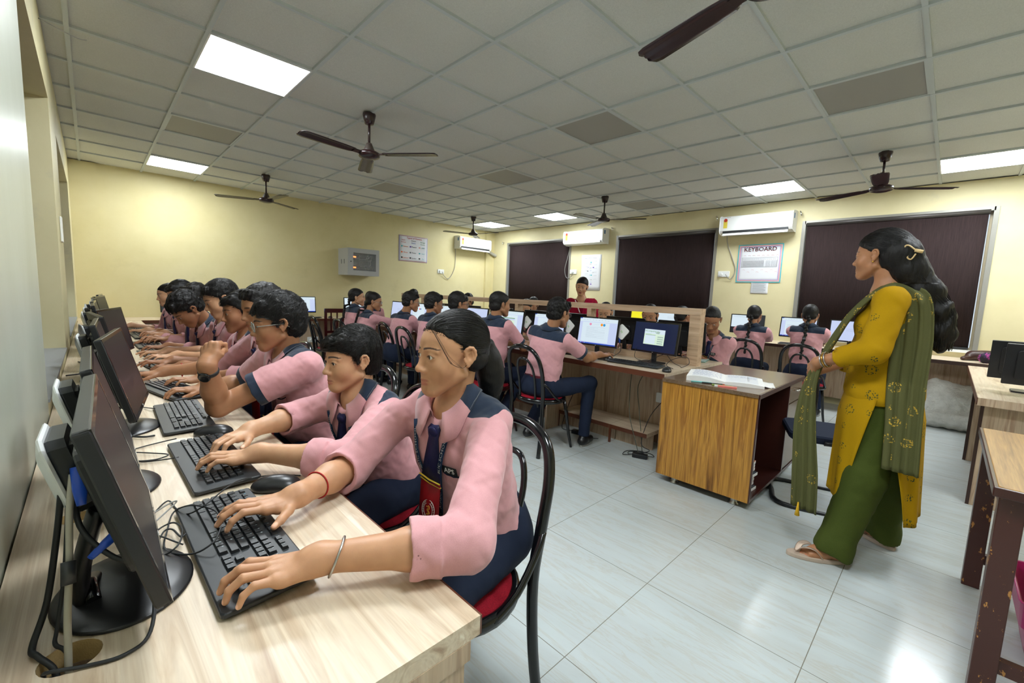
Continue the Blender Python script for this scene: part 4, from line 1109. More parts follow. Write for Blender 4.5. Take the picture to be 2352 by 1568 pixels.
        if nstr:
            strands('hair_strands', hobj, org, H, hs, {'pony': 'pony', 'side': 'side'}.get(hair, 'short'), nstr, shell, r=.0006 if detail > 1 else .00065)
            if hair == 'pony':
                m = MB(); rg = random.Random(4)
                for k in range(260):
                    a = rg.uniform(0, 6.28); rr_ = rg.uniform(.5, 1.08); pts = []
                    for i, (p_, r_) in enumerate(zip(pp, (.020, .031, .036, .035, .028, .019))):
                        pts.append(p_-org+V3(math.cos(a+i*.08)*r_*rr_, math.sin(a+i*.08)*r_*rr_, -.03*(i == 5)*rg.random()*2))
                    m.tube(pts, [.0009, .0010, .0010, .0009, .0007, .0003], 3, caps=False)
                for k in range(6 if detail > 1 else 0):
                    a = rg.uniform(-.006, .006); pp2 = [(-.040+a, .074, .074), (-.058+a*2, .062, .040), (-.068, .050+a, .010), (-.073, .034+a*2, -.012), (-.078, .012, -.026), (-.082, -.004+a, -.018)][:4+k % 3]
                    m.tube(cr([H.p(*[v*hs for v in q_])-org for q_ in pp2], 4), .00042, 3, caps=False)
                m.build('ponytail_strands', strand_m, hobj)
                m = MB(); m.tube([H.p(.020*hs*math.cos(b), -.118*hs, (.021+.020*math.sin(b))*hs)-org for b in np.linspace(0, 6.28, 17)[:-1]], .005, 6, closed=True); m.build('hair_tie', blackm, body)
    if glasses:
        m = MB(); gl = MB()
        for q in (-1, 1):
            c0 = (q*.033, .094, .001)
            ring = [H.p((c0[0]+.024*abs(math.cos(b))**.7*np.sign(math.cos(b)))*hs, (c0[1]-.10*abs(c0[0]+.024*math.cos(b))**1.6)*hs, (c0[2]+.019*abs(math.sin(b))**.7*np.sign(math.sin(b)))*hs)-org for b in np.linspace(0, 2*math.pi, 25)[:-1]]
            m.tube(ring, .0018, 6, closed=True)
            o = len(ring); gl.add([tuple(v) for v in ring], [tuple(range(o))])
            m.tube([H.p(q*.057*hs, .084*hs, .006*hs)-org, H.p(q*.076*hs, .04*hs, .007*hs)-org, H.p(q*.080*hs, -.016*hs, .006*hs)-org, H.p(q*.077*hs, -.034*hs, -.010*hs)-org], .0018, 5)
        m.tube([H.p(-.009*hs, .100*hs, .004*hs)-org, H.p(0, .103*hs, .007*hs)-org, H.p(.009*hs, .100*hs, .004*hs)-org], .0016, 5)
        go = m.build('glasses', glasses, body); gl.build('lens', pane_m, go)
    return dict(o=body, T=T, H=H, A=A_, org=org, X=X, Y=Y, Z=Z, P=P, N=N)
def tie_dx(z): return .11*max(0, -z-.06)
tie_m = fabric('tie_navy_satin', (.014, .014, .055, 1), (.024, .024, .085, 1), 500, .35)
tie_red = fabric('tie_red', rgb(150, 22, 30), rgb(120, 14, 22), 500, .4); tie_yel = mat('tie_yellow', rgb(226, 190, 60), .5)
lany_m = fabric('lanyard_blue', (.008, .022, .06, 1), (.016, .04, .09, 1), 900, .7)
shoe_m = mat('shoe_black', (.01, .01, .011, 1), .3); sole_m = mat('sole_grey', rgb(150, 150, 142), .7)
def ring_band(pr, a, t, r, rr, m, name, flat=None, tilt=None, label=None):
    """a bracelet round forearm a at fraction t"""
    c = a['E']+(a['W']-a['E'])*t; d = nrm(a['W']-a['E'])
    if tilt is not None: d = nrm(d+V3(*tilt))
    u = nrm(np.cross(d, (0, 0, 1))); v = np.cross(d, u)
    g = MB(); g.tube([c-pr['org']+u*r*math.cos(b)+v*r*math.sin(b) for b in np.linspace(0, 2*math.pi, 33)[:-1]], rr, 8, closed=True, flat=flat)
    o = g.build(name, m, pr['o'])
    if label: o['label'] = label
    return o, c, d
# ------------------------------------------------------------------ furniture and electronics
def ray_at(px, py, z):
    """the point at height z that this part of the photograph shows"""
    d = _fw+_rt*(px-1176)/CF-_up*(py-784)/CF; t = (z-CAMZ)/d[2]; return V3(d[0]*t, d[1]*t, z)
def chair(x, y, rz, label, col=None, group='bent tube chairs', pad=True):
    e = empty('bentwood_chair', (x, y, 0), rz); m_ = col or black; r = .0145
    MB().tube([(.20*math.cos(a), .19*math.sin(a)-.0, .435) for a in np.linspace(0, 2*math.pi, 33)[:-1]], .017, 8, closed=True, flat=(1, 1.2)).build('seat_ring', m_, e)
    MB().lathe([(0, .430), (.19, .430), (.195, .445), (.185, .458), (.10, .468), (0, .470)], 28, M=Matrix.Diagonal((1, .96, 1, 1))).build('seat', seat_red, e)
    for s in (-1, 1):
        MB().tube([(s*.155, .12, .43), (s*.165, .15, .30), (s*.18, .175, .12), (s*.195, .20, 0)], [r, r, .013, .011], 8).build('leg', m_, e)
    pts = [(-.19, -.215, 0), (-.18, -.185, .22), (-.175, -.175, .45), (-.182, -.195, .62), (-.175, -.225, .75), (-.14, -.250, .835), (-.075, -.262, .875), (0, -.266, .885)]
    pts += [(-p[0], p[1], p[2]) for p in pts[-2::-1]]
    sm = cr(pts, 4); MB().tube(sm, .0175, 8).build('back_loop', m_, e)
    pts = [(-.085, -.165, .44), (-.088, -.180, .58), (-.085, -.212, .70), (-.05, -.238, .77), (0, -.245, .785)]
    pts += [(-p[0], p[1], p[2]) for p in pts[-2::-1]]
    MB().tube(cr(pts, 4), .0105, 8).build('inner_loop', m_, e)
    for s in (-1, 1):
        MB().tube(cr([(s*.188, -.195, .60), (s*.205, -.150, .56), (s*.212, -.07, .48), (s*.205, .01, .435)], 4), .011, 8).build('side_brace', m_, e)
    tag(e, label, 'chair', group); return e
def cr(pts, n):
    """smooth curve through points"""
    P = [Vector(p) for p in pts]; out = []
    for i in range(len(P)-1):
        a, b, c, d = P[max(i-1, 0)], P[i], P[i+1], P[min(i+2, len(P)-1)]
        for k in range(n):
            t = k/n; out.append(.5*((2*b)+(c-a)*t+(2*a-5*b+4*c-d)*t*t+(3*b-3*c+d-a)*t**3))
    return out+[P[-1]]
def glow(name, c, s=.85): return mat('screen_'+name, (0, 0, 0, 1), .25, emit=c, es=s)
SC_W = glow('white', rgb(214, 230, 240)); SC_L = glow('lilac', rgb(196, 208, 240)); SC_N = glow('navy', rgb(18, 30, 62)); SC_T = glow('text', rgb(158, 168, 186))
SC_B = glow('bluebar', rgb(28, 70, 180)); SC_G = glow('window', rgb(214, 236, 214)); SC_P = glow('pink', rgb(230, 50, 130)); SC_O = glow('orange', rgb(240, 150, 40))
SC_C = glow('cyan', rgb(40, 150, 210)); SC_TE = glow('teal', rgb(110, 226, 200)); SC_Y = glow('yellow', rgb(240, 232, 30)); SC_BL = glow('deepblue', rgb(24, 30, 160)); SC_D = glow('greenish', rgb(168, 190, 180)); SC_R = glow('red', rgb(210, 30, 50)); SC_K = glow('dark', rgb(10, 14, 26)); SC_GR = glow('green', rgb(90, 150, 60))
SCM = [SC_W, SC_L, SC_N, SC_T, SC_B, SC_G, SC_P, SC_O, SC_C, SC_TE, SC_Y, SC_BL, SC_D, SC_R, SC_K, SC_GR]
def screen_mesh(kind, w, h):
    m = MB(); lay = [0]
    def q(u0, u1, v0, v1, mi, l=1):
        m.add([(u0*w, l*.0003, v0*h), (u1*w, l*.0003, v0*h), (u1*w, l*.0003, v1*h), (u0*w, l*.0003, v1*h)], [(1, 0, 3, 2)], mi)
    def disc(u, v, r, mi, l=2):
        n = 14; m.add([((u+r/w*math.cos(2*math.pi*k/n))*w, l*.0003, (v+r/h*math.sin(2*math.pi*k/n))*h) for k in range(n)], [tuple(range(n-1, -1, -1))], mi)
    def lines(u0, u1, v0, v1, n, mi=3, t=.006):
        rg = random.Random(n)
        for k in range(n):
            v = v1-(v1-v0)*k/n; q(u0, u1 if rg.random() < .7 else u0+(u1-u0)*rg.uniform(.3, .8), v-t, v, mi, 3)
    if kind in ('doc', 'doc2', 'docred', 'plain', 'form', 'name'):
        q(-.5, .5, -.5, .5, 1); q(-.5, .5, .36, .5, 0, 2); q(-.42 if kind == 'doc' else -.38, .30, -.42, .34, 0, 2); q(-.5, .5, -.5, -.455, 4, 3); q(-.5, -.44, .47, .5, 4, 3)
        for k in range(9): q(-.4+.08*k, -.36+.08*k, .43, .438, 3, 4)
        for k in range(4): q(-.42+.05*k, -.405+.05*k, -.488, -.468, [0, 13, 0, 8][k], 4)
    if kind == 'doc':
        disc(-.20, .27, .013, 6); disc(.10, .265, .013, 7, 3); disc(.165, .262, .013, 8, 4); q(-.13, .04, .27, .273, 3, 3); lines(-.30, .20, -.28, .16, 14, t=.004)
    if kind == 'doc2': disc(-.05, .28, .010, 13); lines(-.2, .25, -.3, .2, 16, t=.005)
    if kind == 'docred': disc(-.30, .22, .012, 13); disc(.02, .2, .012, 13, 3); disc(.08, .2, .012, 8, 4); lines(-.4, -.1, -.25, .05, 6); disc(.36, .28, .02, 14); disc(.34, -.1, .018, 1); disc(.40, -.3, .02, 15); q(.44, .46, -.35, -.2, 14, 3)
    if kind == 'name': lines(-.32, -.05, .0, .12, 2, 3, .012); lines(-.34, .05, -.2, .0, 3, 8, .010)
    if kind == 'form': q(-.48, .2, -.3, .2, 1, 3); q(-.48, .2, .17, .2, 15, 4); q(.0, .2, -.3, .1, 5, 4); lines(-.45, -.05, -.25, .1, 8, 3)
    if kind == 'half': q(-.5, .5, -.5, .5, 14); q(-.5, .32, -.2, .5, 0, 2); lines(-.45, .2, .36, .42, 2, 3); disc(-.4, -.3, .008, 13); disc(-.33, -.3, .008, 0, 3); disc(-.4, -.42, .008, 4); disc(-.33, -.42, .008, 0, 3)
    if kind == 'ncomp':
        q(-.5, .5, -.5, .5, 2); q(-.25, .23, -.27, .27, 5, 2); q(-.25, .23, .11, .27, 0, 3); q(-.22, .02, -.24, .06, 0, 3); q(-.22, .02, .055, .08, 12, 4)
        for k in range(4): q(.07, .20, -.23+.075*k, -.19+.075*k, 12, 4)
        lines(-.22, -.08, .08, .10, 1, 15, .006)
        m.add([(.02*w, .0015, .13*h), (.10*w, .0015, .12*h), (.12*w, .0015, .20*h), (.05*w, .0015, .22*h)], [(1, 0, 3, 2)], 12)
        vs, fs = text_mesh('NComputing', .021, 'LEFT', .0001); m.add([(-v[0]-.24*w, .0018, v[1]+.205*h) for v in vs], fs, 15)
    solid = {'teal': 9, 'yellow': 10, 'blue': 11, 'white': 0, 'lilac': 1}
    if kind in solid: q(-.5, .5, -.5, .5, solid[kind]); lines(-.1, .3, -.05, .12, 4, 15 if kind == 'teal' else 3)
    if kind == 'blue': q(-.5, .5, -.5, -.38, 14, 3)
    if kind == 'off': q(-.5, .5, -.5, .5, 14)
    if kind == 'ncomp': # text was built mirrored for the viewer in front
        pass
    return m
glass_off = mat('screen_glass_off', (.012, .011, .012, 1), .10, spec=.7)
scr_cache = {}
def monitor(x, y, rz, label, kind='off', tilt=12, base='disc', z=.75, w=.44, h=.275, lift=.085, client=None, group='computer monitors', brand='LG', cables=True, side=1):
    """screen faces local +Y"""
    e = empty('monitor', (x, y, z), rz)
    if base == 'disc': h = .283; lift = .073
    fo = .047 if base == 'disc' else 0
    T_ = Matrix.Translation((0, fo, lift)) @ Matrix.Rotation(R(tilt), 4, 'X')
    m = MB(); t = .016
    m.rbox(-w/2, w/2, 0, h, -.011, .009, .006, M=T_@frame((0, 0, 0), (1, 0, 0), (0, 0, 1), (0, -1, 0)))
    m.rbox(-w/2+.05, w/2-.05, .04, h-.04, .009, .022, .02, M=T_@frame((0, 0, 0), (1, 0, 0), (0, 0, 1), (0, -1, 0)))
    m.rbox(-.07, .07, .05, h-.08, .022, .036, .02, M=T_@frame((0, 0, 0), (1, 0, 0), (0, 0, 1), (0, -1, 0)))
    c = m.build('casing', blackp, e)
    m = MB(); m.box(-w/2+.002, w/2-.002, .0, .0115, .0, .014, M=T_).box(-w/2+.002, w/2-.002, 0, .0115, h-.012, h-.001, M=T_).box(-w/2+.002, -w/2+.014, 0, .0115, .014, h-.012, M=T_).box(w/2-.014, w/2-.002, 0, .0115, .014, h-.012, M=T_)
    m.build('bezel', black, c)
    key = (kind, w, h)
    ww, hh = w-.028, h-.030
    if kind == 'off': sc = MB().box(-w/2+.014, w/2-.014, .004, .0108, .014, h-.012, M=T_).build('screen', glass_off, e)
    else:
        MB().box(-w/2+.013, w/2-.013, .002, .0104, .013, h-.011, M=T_).build('screen_glass', glass_off, e) if False else None
        if key in scr_cache: sc = bpy.data.objects.new('screen', scr_cache[key]); C.objects.link(sc); sc.parent = e
        else: sc = screen_mesh(kind, -ww, hh).build('screen', SCM, e); scr_cache[key] = sc.data
        sc.matrix_local = T_@Matrix.Translation((0, .0114, h/2+.001))
    vs, fs = text_mesh(brand, .009, 'CENTER', .0002); m = MB(); m.add(vs, fs, M=T_@frame((0, .0121, .0075), (-1, 0, 0), (0, 0, 1), (0, 1, 0)))
    m.add(*text_mesh('hp' if brand == 'LG' else brand, .009, 'CENTER', .0002), M=T_@frame((0, .0121, h-.0065), (-1, 0, 0), (0, 0, 1), (0, 1, 0))) if kind in ('ncomp', 'doc') else None
    m.build('logo', white_m, c)
    if base == 'disc':
        m = MB(); S_ = Matrix.Diagonal((1.12, .86, 1, 1)); S_ = Matrix.Translation((0, .01, 0))@S_
        m.lathe([(0, .022), (.04, .020), (.085, .010), (.106, .006), (.110, .003), (.108, 0), (0, 0)], 40, M=S_); m.build('base', satin, e)
        m = MB(); m.tube(cr([(0, -.045, .008), (0, -.045, .05), (0, -.035, .10), (0, -.018, lift+.09)], 4), .030, 12, flat=(1.25, .42)); m.build('neck', blackp, e)
        m = MB(); m.tube([(-.04, -.03, .016), (0, -.035, .024), (.04, -.03, .016)], .010, 10); m.build('hinge', black, e)
    else:
        MB().rbox(-.10, .10, -.07, .09, 0, .012, .03).build('base', blackp, e)
        MB().rbox(-.022, .022, -.035, -.012, .01, lift+.08, .008).build('neck', blackp, e)
    if client and not isinstance(client, bool) and client > .2:
        F_ = T_@frame((-client+.030, -.030, h*.58), (.80, 0, .60), (-.60, 0, .80), (0, -1, 0)) @ Matrix.Scale(-1, 4, (0, 0, 1)) @ Matrix.Scale(-1, 4, (1, 0, 0))
        m = MB(); m.rbox(-.05, .05, -.05, .05, -.014, .006, .012, M=F_); cl = m.build('thin_client', greyp, e)
        m = MB(); m.rbox(-.054, .054, -.056, .056, .006, .014, .016, M=F_); m.build('white_shell', white_p, cl)
        vs, fs = text_mesh('N', .028, 'CENTER', .0003); MB().add(vs, fs, M=F_@frame((0, 0, .0148), (1, 0, 0), (0, 1, 0), (0, 0, 1))).build('logo', mat('logo_green', rgb(110, 190, 60), .5), cl)
        if cables:
            b = F_@Vector((.02, -.06, 0)); MB().tube([b, b+Vector((0, -.003, -.04))], [.009, .007], 8).build('blue_plug', blue_p, cl)
            q = b+Vector((0, -.003, -.04)); MB().tube(cr([q, q+Vector((-.02, 0, -.05)), q+Vector((-.01, .01, -.09)), Vector((q.x+.04, .0, .004))], 5), .003, 6).build('video_cable', blackm, cl)
            b = F_@Vector((-.03, -.05, 0)); MB().tube(cr([b, b+Vector((.0, -.01, -.07)), Vector((b.x+.01, -.03, .004))], 5), .003, 6).build('power_cable', grey_c, cl)
    elif client:
        # small white-backed box screwed behind the screen
        zc = h*.62; y0 = -.050; ofs = client if isinstance(client, (int, float)) and not isinstance(client, bool) else 0
        F_ = T_@frame((ofs, y0, zc), (1, 0, 0), (0, 0, 1), (0, -1, 0))
        m = MB(); rows = []
        for zz, s_ in ((-.012, .058), (.006, .060), (.012, .058)): rows.append([(a*s_, b*s_*1.05, zz) for a, b in ((-1, -.8), (-.8, -1), (.8, -1), (1, -.8), (1, .8), (.8, 1), (-.8, 1), (-1, .8))])
        m.grid(rows, closed=True, M=F_, smooth=False); m.add([F_@Vector(p) for p in rows[0]], [tuple(range(7, -1, -1))]); cl = m.build('thin_client', greyp, e)
        rows = []
        for zz, s_ in ((.010, .062), (.013, .0655), (.016, .064), (.026, .040), (.028, .034)): rows.append([(a*s_, b*s_*1.08, zz) for a, b in ((-1, -.8), (-.8, -1), (.8, -1), (1, -.8), (1, .8), (.8, 1), (-.8, 1), (-1, .8))])
        m = MB(); m.grid(rows, closed=True, M=F_, smooth=False); m.add([F_@Vector(p) for p in rows[-1]], [tuple(range(8))]); m.add([F_@Vector(p) for p in rows[0]], [tuple(range(7, -1, -1))]); sh = m.build('white_shell', white_p, cl)
        vs, fs = text_mesh('N', .04, 'CENTER', .0003); MB().add(vs, fs, M=F_@frame((0, 0, .0285), (1, 0, 0), (0, 1, 0), (0, 0, 1))).build('logo', mat('logo_green', rgb(110, 190, 60), .5), cl)
        MB().box(-.04, .04, -.035, .045, -.018, -.012, M=F_).build('bracket', blackm, cl)
        if cables:
            b = T_@Vector((ofs+.02*side, y0, zc-.055)); 
            MB().tube([b, b+Vector((0, -.002, -.045))], [.010, .0085], 10, flat=(1.3, .8)).build('blue_plug', blue_p, cl)
            q = b+Vector((0, -.002, -.045)); MB().tube(cr([q, q+Vector((.01*side, .0, -.04)), q+Vector((-.02*side, .02, -.07)), T_@Vector((-.03*side, -.03, .05))], 5), .0035, 6).build('video_cable', grey_c if side < 0 else blackm, cl)
            b2 = b-Vector((.030*side, 0, 0)); MB().tube(cr([b2, b2+Vector((0, -.004, -.05)), b2+Vector((-.01, -.006, -.10)), Vector((b2.x-.015, b2.y-.01, .004))], 5), .003, 6).build('power_cable', blackm, cl)
    tag(e, label, 'monitor', group); return e
kb_cache = []
def keyboard(x, y, rz, label, z=.75, dusty=False):
    """long side along local X, space bar towards local -Y"""
    e = empty('keyboard', (x, y, z), rz); tag(e, label, 'keyboard', 'black keyboards')
    if not kb_cache:
        m = MB(); W_, D = .455, .152
        m.rbox(-W_/2, W_/2, -D/2, D/2, .004, .014, .008, M=Matrix.Rotation(R(2.2), 4, 'X')@Matrix.Translation((0, 0, .003)))
        kb_cache.append(m.build('body', greyp, e, bevel=.0015).data)
        k = MB(); l = MB(); lb = MB(); Mt = Matrix.Rotation(R(2.2), 4, 'X')@Matrix.Translation((0, 0, .017))
        def key(cx, cy, w_, d=.0155, hgt=.0062, leg=1):
            a, b = w_/2-.0007, d/2-.0003; c, dd = a-.0013, b-.0015
            vs = [(cx-a, cy-b, 0), (cx+a, cy-b, 0), (cx+a, cy+b, 0), (cx-a, cy+b, 0), (cx-c, cy-dd, hgt), (cx+c, cy-dd, hgt), (cx+c, cy+dd, hgt-.0005), (cx-c, cy+dd, hgt-.0005)]
            k.add(vs, [(4, 5, 6, 7), (0, 1, 5, 4), (1, 2, 6, 5), (2, 3, 7, 6), (3, 0, 4, 7)], 0, False, Mt)
            if leg:
                t = (l if leg == 1 else lb); x0, y0 = cx-c+.0020, cy+dd-.0048
                for q in range(1 if w_ < .02 else 2): t.add([(x0+q*.0026, y0, hgt+.0003), (x0+.0014+q*.0026, y0, hgt+.0003), (x0+.0014+q*.0026, y0+.0030, hgt+.0002), (x0+q*.0026, y0+.0030, hgt+.0002)], [(0, 1, 2, 3)], 0, False, Mt)
        u = .0186; X0 = -.219
        ys = [.056, .0335, .0165, -.0005, -.0175, -.0345-.001]
        x = X0
        for i, gap in enumerate([u*1.6]+[u]*4+[u*1.4]): pass
        for i in range(13):
            xx = X0+.009+i*u+(0 if i == 0 else .010+(i-1)//4*.0075); key(xx, ys[0], u*.97, .0125, .004, 2 if 4 < i < 9 or i < 2 else 1)
        for i in range(13): key(X0+.009+i*u, ys[1], u)
        key(X0+.009+13.5*u, ys[1], 2*u)
        key(X0+.009+.25*u, ys[2], 1.5*u)
        for i in range(12): key(X0+.009+(1.5+i)*u, ys[2], u)
        key(X0+.009+13.75*u, ys[2], 1.5*u)
        key(X0+.009+.4*u, ys[3], 1.8*u)
        for i in range(11): key(X0+.009+(1.8+i)*u, ys[3], u)
        key(X0+.009+13.4*u, ys[3], 2.2*u)
        key(X0+.009+.6*u, ys[4], 2.2*u)
        for i in range(10): key(X0+.009+(2.2+i)*u, ys[4], u)
        key(X0+.009+13.1*u, ys[4], 2.8*u)
        px_ = X0
        for w_ in (1.4, 1.1, 1.2, 5.9, 1.2, 1.1, 1.1, 1.5): key(px_+w_*u/2, ys[5], w_*u, leg=0 if w_ > 4 else 1); px_ += w_*u
        nx = X0+14.5*u+.020
        for r_ in (0, 1, 2): 
            for i in range(3): key(nx+i*u*.95, ys[r_], u*.93, .0125 if r_ == 0 else .0155)
        key(nx+u*.95, ys[4], u*.93); [key(nx+i*u*.95, ys[5], u*.93) for i in range(3)]
        nx += 3*u+.006
        for r_ in range(1, 6):
            for i in range(4):
                if nx+i*u*.95 < .221: key(nx+i*u*.95, ys[r_], u*.93)
        kb_cache.append(k.build('keys', keym, e).data); kb_cache.append(l.build('key_legends', mat('legend_grey', rgb(150, 160, 165), .6), e).data)
        kb_cache.append(lb.build('blue_legends', mat('legend_blue', rgb(60, 170, 215), .6), e).data)
    else:
        for nme, d in zip(('body', 'keys', 'key_legends', 'blue_legends'), kb_cache):
            o = bpy.data.objects.new(nme, d); C.objects.link(o); o.parent = e
    return e
ms_cache = []
def mouse(x, y, rz, label, z=.75):
    """nose towards local +Y"""
    e = empty('computer_mouse', (x, y, z), rz); tag(e, label, 'mouse', 'black computer mice')
    if not ms_cache:
        g2 = [G([el((0, -.008, .010), (.031, .050, .028)), el((0, .022, .008), (.027, .036, .020)), el((0, -.030, .006), (.030, .030, .018))], .02, cuts=[((0, 0, .002), (0, 0, -1))])]
        V, F = sculpt(g2, .003); V = relax(V, F, 1, .4); o = mesh_obj('shell', V, F, satin, e); ms_cache.append(o.data)
        m = MB(); m.tube([(-.004, .030, .0245), (.004, .030, .0245)], .009, 14); ms_cache.append(m.build('wheel', greyp, e).data)
        m = MB(); m.tube([(0, .058, .010), (0, .040, .0245), (0, .030, .028)], .0008, 4); m.tube([(-.030, .0, .014), (0, .004, .039), (.030, .0, .014)], .0006, 4)
        ms_cache.append(m.build('button_gap', blackm, e).data)
    else:
        for nme, d in zip(('shell', 'wheel', 'button_gap'), ms_cache):
            o = bpy.data.objects.new(nme, d); C.objects.link(o); o.parent = e
    return e
def cable(label, pts, r=.0022, m=None, n=6, name='cable', group=None):
    o = MB().tube(cr(pts, n), r, 6).build(name, m or blackm); return tag(o, label, 'cable', group)
# ------------------------------------------------------------------ placing furniture and computers
KB = [(.195, .985, 91, 'keyboard nearest the camera under the two hands with a bangle and a red thread'),
      (.232, 1.500, 91, 'keyboard between the two nearest computer mice, two hands typing on it'),
      (.235, 2.075, 89, 'keyboard with nobody typing, beside a mouse and the raised elbow'),
      (.262, 2.600, 103, 'slanted keyboard just beyond the raised elbow, one hand on it'),
      (.300, 3.380, 98, 'fifth keyboard from the camera, beside the hand holding a mouse'),
      (.315, 3.960, 96, 'sixth keyboard from the camera, below two overlapping hands'),
      (.310, 4.560, 92, 'seventh keyboard from the camera under a spread typing hand'),
      (.330, 5.300, 92, 'small dusty keyboard far down the long desk'), (.330, 5.950, 90, 'farthest keyboard of the long desk near the back corner')]
for x, y, a, l in KB: keyboard(x, y, R(a-180), l)
for x, y, a, l in ((.325, 1.205, 60, 'black mouse next to the red thread wrist on the near desk'), (.285, 1.785, 62, 'black mouse beyond the second keyboard of the long desk'),
                   (.175, 3.08, 70, 'black mouse under the hand with a red band'), (.36, 4.30, 80, 'black mouse half hidden under a hand far along the desk'), (.33, 5.62, 85, 'small black mouse under the far hand with a metal watch')):
    mouse(x, y, R(a), l)
MN = [(.010, .963, -91, 15, 'nearest monitor on the long desk, edge-on with its glossy dark screen'), (.008, 1.46, -90, 15, 'second monitor from the camera, mostly behind the nearest one'),
      (.060, 2.04, -98, 15, 'third monitor from the camera, turned a little and standing on a round base'), (.022, 2.60, -92, 14, 'fourth monitor on the long desk, olive dusty top edge'),
      (.018, 3.10, -84, 13, 'fifth monitor on the long desk, half hidden by the fourth'), (.075, 3.62, -106, 12, 'sixth monitor, turned most away from the wall'),
      (.015, 4.22, -90, 13, 'seventh monitor on the long desk from the camera'), (.02, 4.80, -92, 13, 'eighth monitor on the long desk from the camera'),
      (.02, 5.40, -88, 12, 'ninth monitor on the long desk from the camera'), (.06, 6.05, -100, 12, 'tenth monitor on the long desk, near the far corner'), (.07, 6.65, -95, 12, 'last monitor of the long desk in the far corner')]
for i, (x, y, a, t, l) in enumerate(MN):
    monitor(x, y, R(a), l, 'off', t, 'disc', client=(-.02 if i == 0 else .03), side=(-1 if i == 0 else 1), cables=0 < i < 4)
# chairs of the long desk
CH = [(.72, .955, 'black bentwood chair of the ponytailed girl nearest the camera'), (.74, 1.50, 'black bentwood chair behind the boy second from the camera'),
      (.80, 2.02, 'black bentwood chair under the boy with clear glasses'), (.82, 2.55, 'black bentwood chair third beyond the nearest girl'), (.80, 3.15, 'black bentwood chair half way along the long desk'),
      (.80, 3.75, 'black bentwood chair beneath the boy bending low'), (.80, 4.35, 'black bentwood chair far along the long desk'), (.80, 5.05, 'last black bentwood chair of the long desk')]
for x, y, l in CH: chair(x, y, R(90), l)
# island, near side
IM = [(3.44, 1.76, 84, 'ncomp', 'monitor showing a small pale window on a dark blue desktop'), (3.40, 2.32, 92, 'doc', 'monitor with pink, orange and blue dots over its text'),
      (3.40, 2.93, 90, 'doc2', 'monitor with a red heart above lines of text'), (3.40, 3.52, 90, 'form', 'monitor with a beige sidebar on its page'), (3.40, 4.12, 88, 'lilac', 'lilac monitor screen beside a dark blue pair of glasses'),
      (3.40, 4.75, 90, 'doc2', 'monitor with grey paragraphs behind the middle boy'), (3.40, 5.42, 94, 'docred', 'monitor with red and blue circles at the island end'), (3.40, 6.0, 92, 'lilac', 'monitor on the island behind the girls with braids')]
for x, y, a, k, l in IM: monitor(x, y, R(a), l, k, 8, 'slab', client=(.27 if k in ('doc', 'form', 'lilac', 'doc2') else .0), group='monitors on the island', cables=y < 3)
IK = [(3.21, 1.79, 'long keyboard in front of the dark blue desktop monitor'), (3.24, 2.36, 'keyboard under the screen with three dots'), (3.22, 2.95, 'keyboard before the red heart document'), (3.22, 3.55, 'keyboard before the screen with a beige sidebar'),
      (3.22, 4.15, 'keyboard before the lilac screen'), (3.22, 4.8, 'keyboard before the grey paragraph screen'), (3.22, 5.45, 'keyboard before the screen with red circles')]
for x, y, l in IK: keyboard(x, y, R(-87), l)
mouse(3.13, 1.475, R(-70), 'small black mouse at the end corner of the island'); mouse(3.22, 2.06, R(-80), 'black mouse under the short-sleeved arm on the island')
MC = [(2.70, 2.365, -90, None, 'black bentwood chair of the boy leaning to the lit monitor with three dots'), (2.62, 2.95, -86, maroon, 'maroon bentwood chair between black ones at the island'), (2.66, 3.55, -90, None, 'black bentwood chair fully hidden behind the ponytail'),
      (2.64, 4.12, -92, None, 'black bentwood chair whose loop shows beside the ponytailed girl'), (2.74, 4.72, -96, None, 'black bentwood chair seen through to the floor, left of the girl head'),
      (2.45, 5.35, -90, None, 'black bentwood chair of the girl with glasses and braid'), (2.35, 5.95, -92, None, 'black bentwood chair of the braided girl farthest along')]
for x, y, a, c, l in MC: chair(x, y, R(a), l, c)
# island, far side: monitors turned away, people behind them
FM = [(3.90, 1.72, -88, 'off', 'black back of the monitor at the island end'), (3.90, 2.30, -90, 'off', 'black monitor back right behind the dark blue desktop screen'), (3.90, 2.90, -92, 'off', 'black monitor back below the red-shawled teacher'),
      (3.90, 3.50, -90, 'off', 'black monitor back behind the heart document screen'), (3.90, 4.15, -90, 'off', 'black monitor back half way along the island'), (3.90, 4.8, -90, 'off', 'black monitor back on the far half of the island'), (3.90, 5.5, -90, 'off', 'black monitor back at the far end of the island')]
for x, y, a, k, l in FM: monitor(x, y, R(a), l, k, 8, 'slab', group='monitors facing the windows')
# counter below the windows
RM = [(6.78, 2.05, 98, 'half', 'monitor half white, half dark with desktop icons'), (6.78, 1.42, 84, 'name', 'monitor with a few teal lines below the widest blind edge'), (6.78, .86, 86, 'lilac', 'pale blue monitor partly behind the yellow sleeve'),
      (6.78, 2.72, 90, 'blue', 'monitor filled with deep blue'), (6.78, 3.22, 90, 'white', 'pale narrow monitor beside the deep blue one'), (6.78, 3.72, 90, 'yellow', 'monitor filled with bright yellow'), (6.78, 4.75, 90, 'teal', 'monitor filled with mint green'), (6.78, 6.6, 92, 'lilac', 'pale monitor in the far corner of the counter')]
for x, y, a, k, l in RM: monitor(x, y, R(a), l, k, 6, 'slab', z=.78, group='lit monitors on the window counter')
for x, y, l in ((6.60, 1.95, 'keyboard before the half white screen'), (6.60, 1.35, 'keyboard before the teal lined screen')): keyboard(x, y, R(-90), l, z=.78)
chair(5.55, 1.62, R(-88), 'black bentwood chair of the girl whose braid hangs through its loop'); chair(5.55, 1.06, R(-92), 'black bentwood chair nearest the yellow sleeve')
